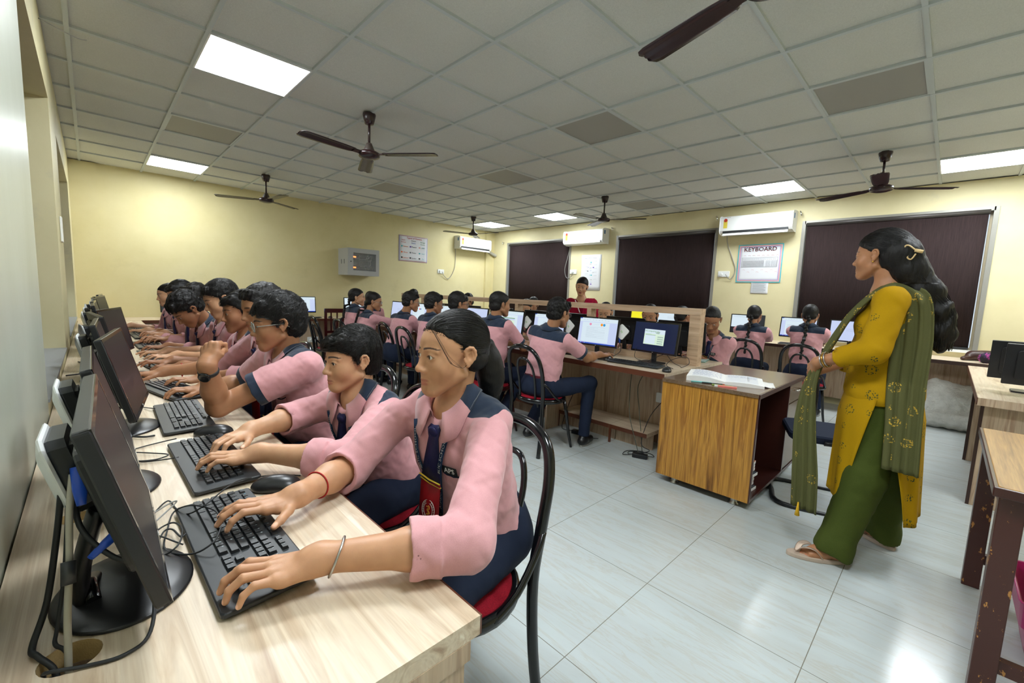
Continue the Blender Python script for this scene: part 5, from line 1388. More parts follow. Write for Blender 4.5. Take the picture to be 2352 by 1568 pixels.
# back desk
monitor(2.56, 7.72, R(180), 'white lit monitor alone on the desk under the yellow wall', 'plain', 6, 'slab', group='monitors under the yellow wall')
keyboard(2.56, 7.53, R(180), 'keyboard below the lone white monitor'); mouse(2.95, 7.52, R(170), 'mouse beside the lone white monitor')
monitor(3.5, 7.72, R(176), 'pale monitor behind the far braided girl', 'white', 6, 'slab', group='monitors under the yellow wall'); monitor(.9, 7.75, R(180), 'dark monitor in the far corner below the wall', 'off', 6, 'slab', group='monitors under the yellow wall')
# two dark monitors seen from behind on the near-side desk
monitor(4.34, -.50, R(-90), 'nearer of the two dark monitors turned away on the desk by the wooden table', 'off', 10, 'slab', group='monitors turned away'); monitor(4.66, -.45, R(-92), 'farther of the two dark monitors turned away on the desk by the wooden table', 'off', 10, 'slab', group='monitors turned away')
# wooden chair by the far desk
e = empty('wooden_chair', (2.95, 7.05, 0), R(180)); tag(e, 'dark red wooden chair with slatted back by the far desk', 'chair')
MB().rbox(-.21, .21, -.2, .2, .42, .45, .02).build('seat', maroon, e)
for s in (-1, 1):
    MB().box(s*.19-.018, s*.19+.018, -.2, -.165, 0, .92).build('rear_leg', maroon, e); MB().box(s*.19-.018, s*.19+.018, .16, .195, 0, .42).build('front_leg', maroon, e)
MB().box(-.21, .21, -.198, -.17, .86, .93).build('top_rail', maroon, e)
for k in range(3): MB().box(-.11+.1*k, -.09+.1*k, -.192, -.176, .55, .86).build('back_slat', maroon, e)
MB().box(-.19, .19, -.195, -.172, .52, .56).build('lower_rail', maroon, e)
# cantilever chair behind the teacher
e = empty('tube_chair', (3.42, .52, 0), R(200)); tag(e, 'black tube sled-base chair with navy seat behind the standing teacher', 'chair')
MB().tube(cr([(-.22, -.02, .45), (-.22, .22, .43), (-.22, .25, .2), (-.22, .20, .015), (-.22, -.2, .015), (0, -.24, .015), (.22, -.2, .015), (.22, .20, .015), (.22, .25, .2), (.22, .22, .43), (.22, -.02, .45)], 5), .015, 8).build('frame', blackp, e)
MB().rbox(-.22, .22, -.2, .24, .44, .49, .06).build('seat', navy, e)
# ------------------------------------------------------------------ standing teacher in mustard and olive
def motif_cloth(name, base, base2, ring, scale=7.5, rings=True):
    """plain cloth with scattered circles of small ring dots"""
    t = NT(name, .85, .15)
    f = t.noise(t.mp((1, 1, 1)), 500, 2); c = t.mix(f, base, base2)
    def vor(scale_, feat='F1', src=None):
        n = t.nt.nodes.new('ShaderNodeTexVoronoi'); n.feature = feat; n.inputs['Scale'].default_value = scale_; n.inputs['Randomness'].default_value = .55
        t.l(src if src is not None else t.mp((1, 1, 1)), n.inputs['Vector']); return n
    big = vor(scale); n2 = vor(105)
    band = t.math('LESS_THAN', t.math('ABSOLUTE', t.math('SUBTRACT', big.outputs['Distance'], .24)), .065)
    core = t.math('LESS_THAN', big.outputs['Distance'], .075)
    zone = t.math('MAXIMUM', band, core)
    dot = t.math('LESS_THAN', t.math('ABSOLUTE', t.math('SUBTRACT', n2.outputs['Distance'], .28)), .12)
    t.color(t.mix(t.math('MULTIPLY', zone, dot), c, ring)); t.bump(f, .3, .0006); return t.m
kurta_m = motif_cloth('mustard_kurta', rgb(186, 146, 12), rgb(164, 124, 6), rgb(58, 74, 44), 10.5)
dup_m = motif_cloth('olive_dupatta', rgb(98, 98, 60), rgb(82, 83, 50), rgb(204, 168, 66), 12)
olive_m = fabric('olive_trousers', rgb(74, 86, 32), rgb(60, 70, 24), 300)
gold = mat('gold', rgb(214, 170, 80), .25, 1.0)
def teacher():
    hs = 1.03; sk = SKIN['c']*V3(1.1, 1.05, 1.0)
    H = head_frame(V3(2.86, .285, 1.555), 76, -2, 0)
    N = V3(2.86, .225, 1.385); P = V3(2.86, .20, .88); fw = V3(-.06, 1, 0); Z = nrm(N-P); Y = nrm(fw-Z*np.dot(fw, Z)); X = np.cross(Y, Z); T = Fr(N, X, Y, Z)
    org = V3(2.86, .2, 0)
    SL, SR = V3(2.69, .20, 1.33), V3(3.03, .22, 1.33); EL, ER = V3(2.60, .235, 1.10), V3(3.06, .24, 1.08); WL, WR = V3(2.66, .455, 1.01), V3(2.84, .50, .93)
    gs = head_groups(H, hs, True, True, True)
    gs.append(G([rc(H.p(0, -.03, -.05), T.p(0, 0, -.01), .050, .054), rc(T.p(0, 0, -.02), T.p(0, 0, -.35), .08, .09), rc(T.p(0, 0, -.35), P, .10, .12)], .03, .015))
    nails = []
    for S_, E_, W, sd, dors in ((SL, EL, WL, -1, (-.8, .1, .5)), (SR, ER, WR, 1, (.1, .9, .4))):
        gs.append(G([rc(S_, E_, .045, .040), rc(E_, W, .040, .0255)], .02, .02))
        fd = nrm(V3(.55, .35, -.55)) if sd < 0 else nrm(V3(-.75, .15, -.6))
        hg, nl = hand_groups(W, fd, dors, sd, .95, 'soft', .5, 3, .2); gs += hg; nails += nl
    gs2 = []
    toes = []
    FT = []
    for (toe, heel, sd) in ((V3(2.548, .455, 0), V3(2.680, .245, 0), -1), (V3(3.165, .262, 0), V3(3.035, .09, 0), 1)):
        d = nrm(toe-heel); s_ = V3(d[1], -d[0], 0); b = heel+V3(0, 0, .028)        # s_ points to the figure's right of the foot
        inn = s_*(1 if sd < 0 else -1); L_ = np.linalg.norm(toe-heel); FT.append((toe, heel, d, s_, sd, inn))
        g_ = [rc(b+d*.035+V3(0, 0, .012), b+d*.13+V3(0, 0, .008), .027, .024), rc(b+d*.035+V3(0, 0, .012), b+d*.05+V3(0, 0, .07), .027, .028), rc(b+d*.08+V3(0, 0, .045), b+d*.165+inn*.012, .024, .018), rc(b+d*.10-inn*.010, b+d*.160-inn*.022, .020, .015)]
        gs2.append(G(g_, .03, .02)); tp = b+d*.165
        gs2.append(G([rc(b+d*.05+V3(0, 0, .07), V3(2.76 if sd < 0 else 2.98, .2, .45), .030, .05), rc(V3(2.76 if sd < 0 else 2.98, .2, .45), V3(2.79 if sd < 0 else 2.93, .2, .85), .055, .08)], .03, .03))
        for i, (o_, l_, r_) in enumerate(((.024, .042, .0115), (.006, .042, .0085), (-.008, .036, .0080), (-.021, .028, .0075), (-.032, .018, .0072))):
            a_ = tp+inn*o_*.9-d*.012*(i > 2)+V3(0, 0, -.003); e_ = a_+d*l_+V3(0, 0, -.006); toes.append(G([rc(a_, e_, r_, r_*.9)], 0, 0))
            nails.append((e_+V3(0, 0, r_*.8)+d*.002, np.array([s_, d, (0, 0, 1)]), V3(.006, .007, .004) if i == 0 else V3(.0042, .005, .003)))
    gs2.append(G(None, kg=.006, subs=toes))
    V, F = sculpt(gs+gs2, .0032); V = relax(V, F, 1, .35)
    L = head_paint(H, hs, sk, True, lip=sk*V3(.8, .42, .45))+[(c, A, r, sk*V3(1.5, 1.2, 1.4), .3) for c, A, r in nails]
    o = mesh_obj('person', V, F, skin_m, None, org, cols=paint(V, sk, L)); o.location = org
    tag(o, 'standing woman in mustard kurta and patterned olive scarf, long wavy hair in a clip', 'person'); eyes(o, H, hs, org)
    # kurta bodice and sleeves
    sg = [G([el(T.p(0, .0, -.16), (.165, .115, .17), T.A), rc(T.p(-.13, -.005, -.055), T.p(.13, -.005, -.055), .055), rc(T.p(-.05, -.01, -.01), T.p(-.13, -.005, -.045), .036, .046), rc(T.p(.05, -.01, -.01), T.p(.13, -.005, -.045), .036, .046),
             el(T.p(0, .02, -.34), (.165, .138, .16), T.A), el(T.p(0, .0, -.50), (.198, .160, .17), T.A), el(T.p(.07, .075, -.17), (.06, .055, .06), T.A), el(T.p(-.07, .075, -.17), (.06, .055, .06), T.A)], .05, cuts=[(T.p(0, 0, -.56), -T.A[2])])]
    sub = [G([rc(H.p(0, -.03, -.05), T.p(0, .01, -.005), .060)], .01, .012, 's')]
    for S_, E_, W in ((SL, EL, WL), (SR, ER, WR)):
        d = nrm(W-E_); end = E_+(W-E_)*.62
        sg.append(G([rc(S_, E_, .066, .060), rc(E_, end+d*.02, .060, .048)], .02, .04, cuts=[(end, d)])); sub.append(G([rc(end-d*.015, end+d*.03, .041)], 0, .002, 's'))
    V, F = sculpt(sg+sub, .0045, lambda Pt: .003*wob(Pt, 22, 1)+.002*wob(Pt, 55, 2)); V = relax(V, F, 1, .3)
    ku = mesh_obj('kurta', V, F, kurta_m, o, org)
    # long panels, slit at both sides
    def panel(a0, a1, name, zh, flare0, flare1, wav):
        rows = []; n = 26
        for i in range(29):
            t = i/28; z = -.44-t*(zh-.44); opn = R(.5+46*max(0, t-.04)**.95)      # slit opens towards the hem
            row = []
            for k in range(n+1):
                u = k/n; a = R(a0)+opn+(R(a1-a0)-2*opn)*u
                rx = .160+.050*min(1, t*3.5)+.055*t; ry = .135+.030*min(1, t*3.5)+(flare0 if math.sin(a) > 0 else flare1)*t; w_ = 1+.045*t*math.sin(a*9+wav)+.02*t*math.sin(a*17)
                row.append(tuple(T.p(math.cos(a)*rx*w_, math.sin(a)*ry*w_, z)-org))
            rows.append(row)
        m = MB(); m.grid(rows); return m.build(name, kurta_m, ku, solid=.003)
    panel(0, 180, 'front_panel', 1.06, .03, 0, 0); panel(180, 360, 'back_panel', 1.12, 0, .0, 1.2)
    # wide trousers
    tg = []
    for (toe, heel, d, s_, sd, inn), hx in zip(FT, (-1, 1)):
        ank = heel+d*.055+V3(0, 0, .075); hip = V3(2.86+hx*.075, .20, .86); kn = V3(2.86+hx*(.14 if hx < 0 else .13), .215 if hx < 0 else .16, .46)
        tg.append(G([rc(hip, kn, .094, .088), rc(kn, ank, .088, .074), rc(ank, ank+V3(0, 0, -.05), .074, .078)], .04, .04, cuts=[(V3(0, 0, .035)+d*0+heel, nrm(V3(d[0]*.25, d[1]*.25, -1)))]))
    tg.append(G([el(V3(2.86, .2, .86), (.150, .125, .10))], .03, .04))
    V, F = sculpt(tg, .006, lambda Pt: .006*wob(Pt*np.array([1, 1, .35], f32), 30, 2)+.002*wob(Pt, 60, 1)); V = relax(V, F, 1, .3); mesh_obj('trousers', V, F, olive_m, o, org)
    # sandals
    sole = mat('sandal_sole', rgb(196, 176, 158), .5); strap = mat('glitter_strap', rgb(206, 184, 166), .3, .5, bump=.8, bscale=300)
    for toe, heel, d, s_, sd, inn in FT:
        c0 = (toe+heel)/2; L_ = np.linalg.norm(toe-heel)/2+.018
        m = MB(); out = []
        for a in np.linspace(0, 2*math.pi, 29)[:-1]:
            u = math.cos(a); wd = .046*(1-.22*(u < 0)*abs(u)) if u > 0 else .046-.010*abs(u); out.append((math.sin(a)*wd, u*L_))
        m.prism(out, 0, .022, M=frame(c0-org, s_, d, (0, 0, 1))); sn = m.build('sandal', sole, o, bevel=.004)
        b = heel-org
        for q in (-1, 1):
            m = MB(); c_ = [b+d*.215+inn*.006+V3(0, 0, .022), b+d*.195+inn*(.006+.018*q)+V3(0, 0, .056), b+d*.150+inn*(.004+.034*q)+V3(0, 0, .060), b+d*.115+inn*(.002+.040*q)+V3(0, 0, .024)]
            m.tube(cr(c_, 5), .011, 8, flat=(1.3, .25)); m.build('strap', strap, sn)
    # scarf: front fall, over the shoulder, back fall
    def scarf(path, name, wdir, pleat, ph, parent=o):
        P_ = cr([tuple(p[:3]) for p in path], 6); n = len(P_); rows = []
        for i, p in enumerate(P_):
            u = i/(n-1)*(len(path)-1); k = min(int(u), len(path)-2); f_ = u-k; wd = path[k][3]*(1-f_)+path[k+1][3]*f_
            wv = V3(*wdir[k])*(1-f_)+V3(*wdir[k+1])*f_; wv = nrm(wv); t = P_[min(i+1, n-1)]-P_[max(i-1, 0)]; t = nrm(V3(*t)); nn = nrm(np.cross(t, wv)); row = []
            for j in range(25):
                v = j/24-.5; row.append(tuple(V3(*p)+wv*wd*v+nn*(pleat*math.sin(v*22+ph+i*.05)+.5*pleat*math.sin(v*41+i*.11))-org))
            rows.append(row)
        m = MB(); m.grid(rows); return m.build(name, dup_m, parent, solid=.0025)
    sc = scarf([(2.60, .43, .24, .13), (2.58, .44, .45, .13), (2.59, .465, .70, .11), (2.63, .47, .90, .08), (2.74, .45, 1.02, .08), (2.76, .41, 1.14, .10), (2.76, .355, 1.26, .11), (2.765, .27, 1.375, .11), (2.775, .20, 1.412, .11), (2.735, .135, 1.33, .14), (2.700, .115, 1.16, .15), (2.655, .110, .95, .14), (2.625, .098, .75, .13), (2.61, .088, .55, .13)],
               'scarf', [(.3, 1, 0), (.3, 1, 0), (.3, 1, 0), (.5, .8, 0), (.9, .3, 0), (.9, .3, .1), (.95, .2, .1), (1, .1, .1), (1, 0, .1), (-.1, -.9, .2), (-.15, -1, .1), (-.1, -1, 0), (-.1, -1, 0), (-.1, -1, 0)][::1], .007, 0)
    m = MB()
    for p in ((2.590, .452, .262), (2.71, -.01, .50)):
        m.tube([V3(*p)-org+V3(0, 0, .012), V3(*p)-org+V3(0, 0, -.02), V3(*p)-org+V3(.003, 0, -.06)], [.003, .006, .012], 8)
        break
    m.build('tassel', mat('tassel_yellow', rgb(226, 176, 30), .8), sc)
    # hair: swept back, half held by a clip, long waves
    hs_ = hair_shell(H, hs, .010, .012, .006); E = lambda c, r: el(H.p(*[v*hs for v in c]), [v*hs for v in r], H.A)
    b0 = H.p(0, -.10, .0); fall = [b0, b0+V3(.01, -.03, -.08), b0+V3(.02, -.095, -.17), b0+V3(.03, -.145, -.27), b0+V3(.03, -.17, -.36), b0+V3(.03, -.165, -.43)]
    hg = [G(hs_, .02, cuts=[cut_plane(H, hs, .018, .55)]), G([E((0, -.055, -.012), (.080, .066, .066))], .01, .02, cuts=[(H.p(0, -.022, 0), nrm(H.d(0, 1, -.15)))]), G([E((0, -.075, .03), (.070, .058, .060))], .01, .03), G(chain(fall, (.072, .066, .056, .052, .046, .030)), .03, .03),
          G(chain([p+V3(-.03, .03, .0) for p in fall[:4]], (.04, .036, .028, .015)), .02, .02)]
    V, F = sculpt(hg, .0034, lambda Pt: .0016*wob(Pt*np.array([1, 1, .4], f32), 75, 1)+.0016*wob(Pt*np.array([1, 1, .3], f32), 200, 2)+.0040*np.sin(Pt[..., 2]*60+3*np.sin(Pt[..., 1]*40)).astype(f32)*(Pt[..., 2] < 1.42)); V = relax(V, F, 1, .3)
    ho = mesh_obj('hair', V, F, hair_m, o, org); strands('hair_strands', ho, org, H, hs, 'pony', 1200, hg[:3], r=.0009)
    m = MB(); rg = random.Random(9)
    for k in range(200):
        a = rg.uniform(0, 6.28); rr_ = rg.uniform(.7, 1.1); m.tube(cr([p-org+V3(math.cos(a+i*.25)*r_*rr_, math.sin(a+i*.25)*r_*rr_, 0)+V3(.006*math.sin(i*2+a), .008*math.cos(i*2.3+a), -.02*rg.random()*(i == 5)) for i, (p, r_) in enumerate(zip(fall, (.06, .066, .058, .054, .048, .036)))], 2), .0009, 3, caps=False)
    m.build('hair_ends', strand_m, ho)
    c_ = V3(2.775, .150, 1.565)-org; m = MB()
    m.tube(cr([c_+V3(0, 0, .01), c_+V3(-.006, .022, .03), c_+V3(-.008, .036, .028), c_+V3(-.008, .034, .004), c_+V3(0, .006, .0), c_+V3(-.006, .024, -.022), c_+V3(-.004, .010, -.034), c_+V3(0, -.004, -.008)], 4), .0035, 6, closed=False)
    m.tube([c_+V3(0, 0, .008), c_+V3(-.002, -.014, .004), c_+V3(0, -.028, .0)], .008, 8); m.build('hair_clip', mat('clip_cream', rgb(226, 196, 140), .3), o)
    m = MB(); m.ell(H.p(-.0775, -.004, -.030)-org, (.005, .005, .005), 10, 8); m.build('earring', gold, o)
    a = dict(E=EL, W=WL); pr = dict(org=org, o=o)
    for t_, r_ in ((.80, .037), (.84, .036), (.88, .035)): ring_band(pr, a, t_, r_, .0030, steel if t_ != .84 else gold, 'bangle', tilt=(.1*t_, .2, 0))
    return o
def teacher_red():
    hs = .98; sk = SKIN['a']; H = head_frame(V3(4.66, 3.46, 1.425), 208, -10, 6); N = V3(4.70, 3.48, 1.26); P = V3(4.74, 3.50, .82); fw = V3(-.85, -.5, 0)
    Z = nrm(N-P); Y = nrm(fw-Z*np.dot(fw, Z)); X = np.cross(Y, Z); T = Fr(N, X, Y, Z); org = V3(4.74, 3.5, 0)
    gs = head_groups(H, hs, True, True, True); gs.append(G([rc(H.p(0, -.03, -.05), T.p(0, 0, -.01), .045, .05), rc(T.p(0, 0, -.02), T.p(0, 0, -.4), .075, .09), rc(T.p(0, 0, -.4), P, .09, .12), rc(T.p(-.12, 0, -.05), T.p(.12, 0, -.05), .04)], .03, .015))
    nails = []
    for sd in (-1, 1):
        S_, E_, W = T.p(sd*.15, 0, -.05), T.p(sd*.20, -.02, -.28), T.p(sd*.13, .14, -.42)
        gs.append(G([rc(S_, E_, .042, .036), rc(E_, W, .036, .024)], .02, .02)); hg, nl = hand_groups(W, nrm(T.d(-sd*.5, .5, -.4)), T.d(0, .6, .6), sd, .92, 'soft', .6, 2); gs += hg; nails += nl
        gs.append(G([rc(P+X*sd*.08, V3(P[0], P[1], .06)+X*sd*.10, .08, .045)], .02, .03))
    V, F = sculpt(gs, .0048); V = relax(V, F, 1, .35)
    o = mesh_obj('person', V, F, skin_m, None, org, cols=paint(V, sk, head_paint(H, hs, sk, True, lip=V3(.30, .05, .06)))); o.location = org
    tag(o, 'smiling woman in a crimson kurta and scarf standing beyond the partition', 'person'); eyes(o, H, hs, org, (0, 1, -.2))
    red = fabric('crimson_cloth', rgb(168, 16, 50), rgb(130, 10, 38), 120); red2 = fabric('crimson_scarf', rgb(184, 18, 66), rgb(150, 10, 48), 200)
    sg = [G([el(T.p(0, .0, -.16), (.158, .108, .17), T.A), rc(T.p(-.13, -.005, -.055), T.p(.13, -.005, -.055), .050), el(T.p(0, .0, -.36), (.150, .115, .17), T.A), el(T.p(0, 0, -.55), (.19, .15, .2), T.A), el(T.p(0, 0, -.8), (.22, .17, .3), T.A)], .06, cuts=[(T.p(0, 0, -.95), -T.A[2])])]
    for sd in (-1, 1): sg.append(G([rc(T.p(sd*.155, 0, -.05), T.p(sd*.20, -.02, -.28), .064, .056)], .02, .04))
    V, F = sculpt(sg+[G([rc(T.p(0, .04, .05), T.p(0, .12, -.07), .06, .03)], .01, .01, 's')], .008, lambda Pt: .003*wob(Pt, 26, 1)); ku = mesh_obj('kurta', V, F, red, o, org)
    V, F = sculpt([G([rc(P+X*sd*.08, V3(P[0], P[1], .07)+X*sd*.10, .10, .06) for sd in (-1, 1)], .03, cuts=[(V3(0, 0, .06), (0, 0, -1))])], .012); mesh_obj('trousers', V, F, red, o, org)
    for sd in (-1, 1): MB().rbox(-.04, .04, -.06, .16, 0, .05, .03, M=frame(V3(0, 0, 0)+X*sd*.10, X, nrm(fw), (0, 0, 1))).build('shoe', shoe_m, o)
    m = MB(); m.grid([[tuple(T.p(x+w_*.055, y+.012*math.sin(w_*9), z)-org) for w_ in np.linspace(-1, 1, 9)] for x, y, z in [tuple(v) for v in cr([(-.10, -.14, -.40), (-.11, -.135, -.2), (-.115, -.08, -.02), (-.115, .0, .015), (-.105, .085, -.03), (-.085, .135, -.15), (-.075, .150, -.30), (-.07, .155, -.50)], 4)]]); m.build('scarf', red2, o, solid=.006)
    m = MB(); m.tube([T.p(.075-.075*t, .085+.055*t, .0-.16*t)-org for t in np.linspace(0, 1, 9)], .009, 6, flat=(1, .4)); m.build('lace_trim', white_m, ku)
    E = lambda c, r: el(H.p(*[v*hs for v in c]), [v*hs for v in r], H.A)
    V, F = sculpt([G(hair_shell(H, hs, .013, .010, .004), .02, cuts=[cut_plane(H, hs, .012, .55)]), G([E((0, -.019, .034), (.078, .096, .080))], .01, .006, cuts=[(H.p(0, .030, .02), nrm(H.d(0, 1, .3))), (H.p(0, 0, -.01), nrm(H.d(0, 0, -1)))]), G([E((0, -.052, -.014), (.074, .057, .05))], .01, .016, cuts=[(H.p(0, -.026, 0), nrm(H.d(0, 1, -.1)))]), G([E((0, -.12, -.01), (.04, .035, .04))], .01, .01)], .0048, lambda Pt: .001*wob(Pt, 150, 1)+.006*np.clip(1-((Pt-H.o.astype(f32))@(H.A[2]-.55*H.A[1]).astype(f32)-.02)/.025, 0, 1)**2*(((Pt-H.o.astype(f32))@H.A[1].astype(f32)) > -.03))
    mesh_obj('hair', V, F, hair_m, o, org)
if PEOPLE > 1 or PEOPLE == -1: teacher()
if PEOPLE > 3: teacher_red()
# ------------------------------------------------------------------ fans
def fan(x, y, a0, label, droop=-7):
    e = empty('ceiling_fan', (x, y, ZC)); hz = -.325
    MB().lathe([(0, 0), (.052, 0), (.054, -.012), (.046, -.05), (.036, -.085), (.012, -.09), (0, -.09)], 24).build('canopy', fan_m, e)
    MB().tube([(0, 0, -.05), (0, 0, hz+.07)], .0105, 10).build('downrod', fan_m, e)
    MB().lathe([(0, .085), (.022, .085), (.028, .07), (.045, .03), (.048, .018), (.0, .018)], 24, M=Matrix.Translation((0, 0, hz))).build('lower_canopy', fan_g, e)
    MB().lathe([(0, .022), (.06, .020), (.088, .006), (.092, -.012), (.084, -.030), (.05, -.040), (.02, -.044), (0, -.044)], 32, M=Matrix.Translation((0, 0, hz))).build('motor', fan_m, e)
    for k in range(3):
        a = R(a0+120*k); M_ = Matrix.Translation((0, 0, hz-.008))@Matrix.Rotation(a, 4, 'Z')@Matrix.Rotation(R(9), 4, 'X')
        m = MB(); sec = []
        for xx, hw in ((.13, .034), (.16, .050), (.25, .058), (.40, .062), (.55, .066), (.585, .060), (.60, .040)):
            sec.append([(xx, -hw, .004), (xx, -hw*.55, -.002), (xx, -hw*.25, .004), (xx, 0, .001), (xx, hw*.25, .004), (xx, hw*.6, -.002), (xx, hw, -.006)])
        m.grid(sec, M=M_); m.box(.075, .15, -.022, .022, -.004, .004, M=M_); b = m.build('blade', fan_m, e, solid=.003)
    tag(e, label, 'fan', 'brown ceiling fans'); return e
fan(1.76, 3.63, -172, 'brown ceiling fan hanging nearest in full view, one long blade pointing each way')
fan(1.77, 6.70, 35, 'brown ceiling fan in front of the long yellow wall')
fan(5.40, 6.70, -78, 'smallest ceiling fan, by the farthest air conditioner corner')
fan(5.42, 3.70, -66, 'brown ceiling fan above the middle window, thin in the distance')
fan(5.40, .59, -56, 'brown ceiling fan above the widest blind with one blade tipped up')
fan(1.76, .57, 73, 'ceiling fan cut by the top edge, only one dusty blade in view')
# ------------------------------------------------------------------ air conditioners
def ac(loc, rz, w, label, cordpts=None, sock=None, openf=True):
    """back against local -Y, front faces +Y; origin at lower back centre"""
    e = empty('air_conditioner', loc, rz); tag(e, label, 'air conditioner', 'white wall air conditioners')
    h, d = .275, .205; pr = [(0, 0), (0, h), (.12, h), (d-.02, h-.012), (d, h-.035), (d, .055), (d-.03, .02), (.10, 0)]
    m = MB(); n = len(pr); vs = [(x, p[0], p[1]) for x in (-w/2, w/2) for p in pr]
    m.add(vs, [tuple(range(n)), tuple(range(2*n-1, n-1, -1))]+[(i, (i+1) % n, n+(i+1) % n, n+i) for i in range(n)][::1]); m.build('body', white_p, e, bevel=.008)
    m = MB(); m.box(-w/2+.05, w/2-.05, d-.045, d-.004, .018, .050, M=Matrix.Identity(4)); m.build('outlet', blackm, e)
    if openf: m = MB(); m.rbox(-w/2+.05, w/2-.05, -.035, .035, -.003, .003, .003, M=Matrix.Translation((0, d-.01, .008))@Matrix.Rotation(R(-55), 4, 'X')); m.build('flap', white_p, e)
    else: m = MB(); m.box(-w/2+.05, w/2-.05, d-.046, d-.001, .015, .052); m.build('flap', white_p, e)
    F_ = frame((0, d+.0006, 0), (-1, 0, 0), (0, 0, 1), (0, 1, 0))
    m = MB(); m.box(w/2-.115, w/2-.055, .10, .20, -.0005, .001, M=F_@Matrix.Scale(-1, 4, (1, 0, 0))) if False else m.box(-w/2+.055, -w/2+.11, .09, .20, 0, .001, M=F_); m.build('energy_label', mat('label_yellow', rgb(226, 206, 80), .5), e)
    m = MB(); m.lathe([(0, 0), (.026, 0)], 18, M=F_@Matrix.Translation((-w/2+.083, .205, .0015))); m.build('label_dial', mat('label_red', rgb(190, 60, 40), .5), e)
    m = MB(); m.add(*text_mesh('VOLTAS', .020, 'CENTER', .0003), M=F_@Matrix.Translation((.0, .135, .0012))); m.add(*text_mesh('VOLTAS', .014, 'LEFT', .0003), M=F_@Matrix.Translation((-w/2+.10, h-.030, .0012))); m.build('brand_mark', mat('mark_grey', rgb(90, 92, 96), .5), e)
    m = MB(); m.box(w/2-.14, w/2-.085, .13, .185, 0, .001, M=F_); m.build('display', mat('display_grey', rgb(206, 212, 214), .3), e)
    m = MB(); m.box(w/2, w/2+.001, .12, .16, .17, .24); m.box(-w/2-.001, -w/2, .12, .16, .17, .24); m.build('side_sticker', mat('sticker_blue', rgb(40, 110, 170), .5), e)
    return e
def socket_plate(loc, rz, label, plug=True):
    e = empty('wall_socket', loc, rz); tag(e, label, 'socket', 'white switch sockets')
    MB().rbox(-.085, .085, -.045, .045, 0, .016, .008, M=frame((0, 0, 0), (1, 0, 0), (0, 0, 1), (0, 1, 0))@Matrix.Scale(1, 4)).build('plate', white_p, e)
    MB().box(-.06, -.035, .016, .020, -.018, .018).build('switch', white_m, e)
    if plug: MB().tube([(.03, .016, -.005), (.03, .05, -.012)], [.026, .022], 14).build('plug', white_p, e)
    return e
# right wall (faces -x): local +Y must point to -x -> rz = 90
ac((XR-.01, 5.17, 2.32), R(90), .94, 'closed white air conditioner between the farthest and middle blinds', openf=False)
ac((XR-.01, 2.12, 2.32), R(90), .96, 'white air conditioner with open flap above the keyboard poster')
ac((6.40, YB-.01, 2.27), R(180), .93, 'white air conditioner on the yellow wall near the corner')
for y, z, l in ((5.50, 1.80, 'white socket beside the pale flow-chart poster'), (2.55, 1.74, 'white socket beside the keyboard poster')): socket_plate((XR-.001, y, z), R(90), l)
socket_plate((5.58, YB-.001, 1.73), R(180), 'white socket under the air conditioner on the yellow wall')
cable('thin cord looping from the socket to the air conditioner over the pale poster', [(XR-.02, 5.60, 2.34), (XR-.015, 5.66, 2.1), (XR-.015, 5.72, 1.85), (XR-.02, 5.66, 1.68), (XR-.03, 5.54, 1.70), (XR-.05, 5.46, 1.79)], .006, grey_c, name='cable')
cable('thin cord looping from the socket up to the air conditioner beside the keyboard poster', [(XR-.02, 2.55, 2.34), (XR-.015, 2.53, 2.2), (XR-.015, 2.45, 2.0), (XR-.02, 2.38, 1.80), (XR-.03, 2.44, 1.66), (XR-.05, 2.51, 1.735)], .006, grey_c, name='cable')
cable('thin cord hanging from the air conditioner to the socket on the yellow wall', [(5.95, YB-.03, 2.28), (5.97, YB-.02, 2.05), (5.93, YB-.02, 1.78), (5.78, YB-.02, 1.58), (5.64, YB-.03, 1.66), (5.60, YB-.05, 1.72)], .006, grey_c, name='cable')
o = MB().tube(cr([(6.86, YB-.08, 2.31), (6.95, YB-.10, 2.26), (7.05, YB-.12, 2.22), (7.10, YB-.13, 2.20)], 4), .035, 10).build('drain_pipe', mat('pipe_wrap', rgb(170, 168, 158), .6)); tag(o, 'grey wrapped pipe leaving the air conditioner into the corner', 'pipe')
for y, z, l in ((5.72, 2.60, 'small metal hook left of the closed air conditioner'), (4.62, 2.60, 'shiny metal hook above the middle blind corner'), (2.72, 2.62, 'dark metal hook left of the open-flap air conditioner'), (1.60, 2.58, 'metal hook to the side of the air conditioner above the keyboard poster'), (-.42, 2.55, 'metal hook high beside the widest blind'), (7.62, 2.50, 'small hook near the far corner of the window wall')):
    o = MB().tube([(XR, y, z), (XR-.05, y, z+.01), (XR-.055, y-.02, z-.05)], .009, 8).build('wall_hook', chrome); tag(o, l, 'hook', 'metal wall hooks')
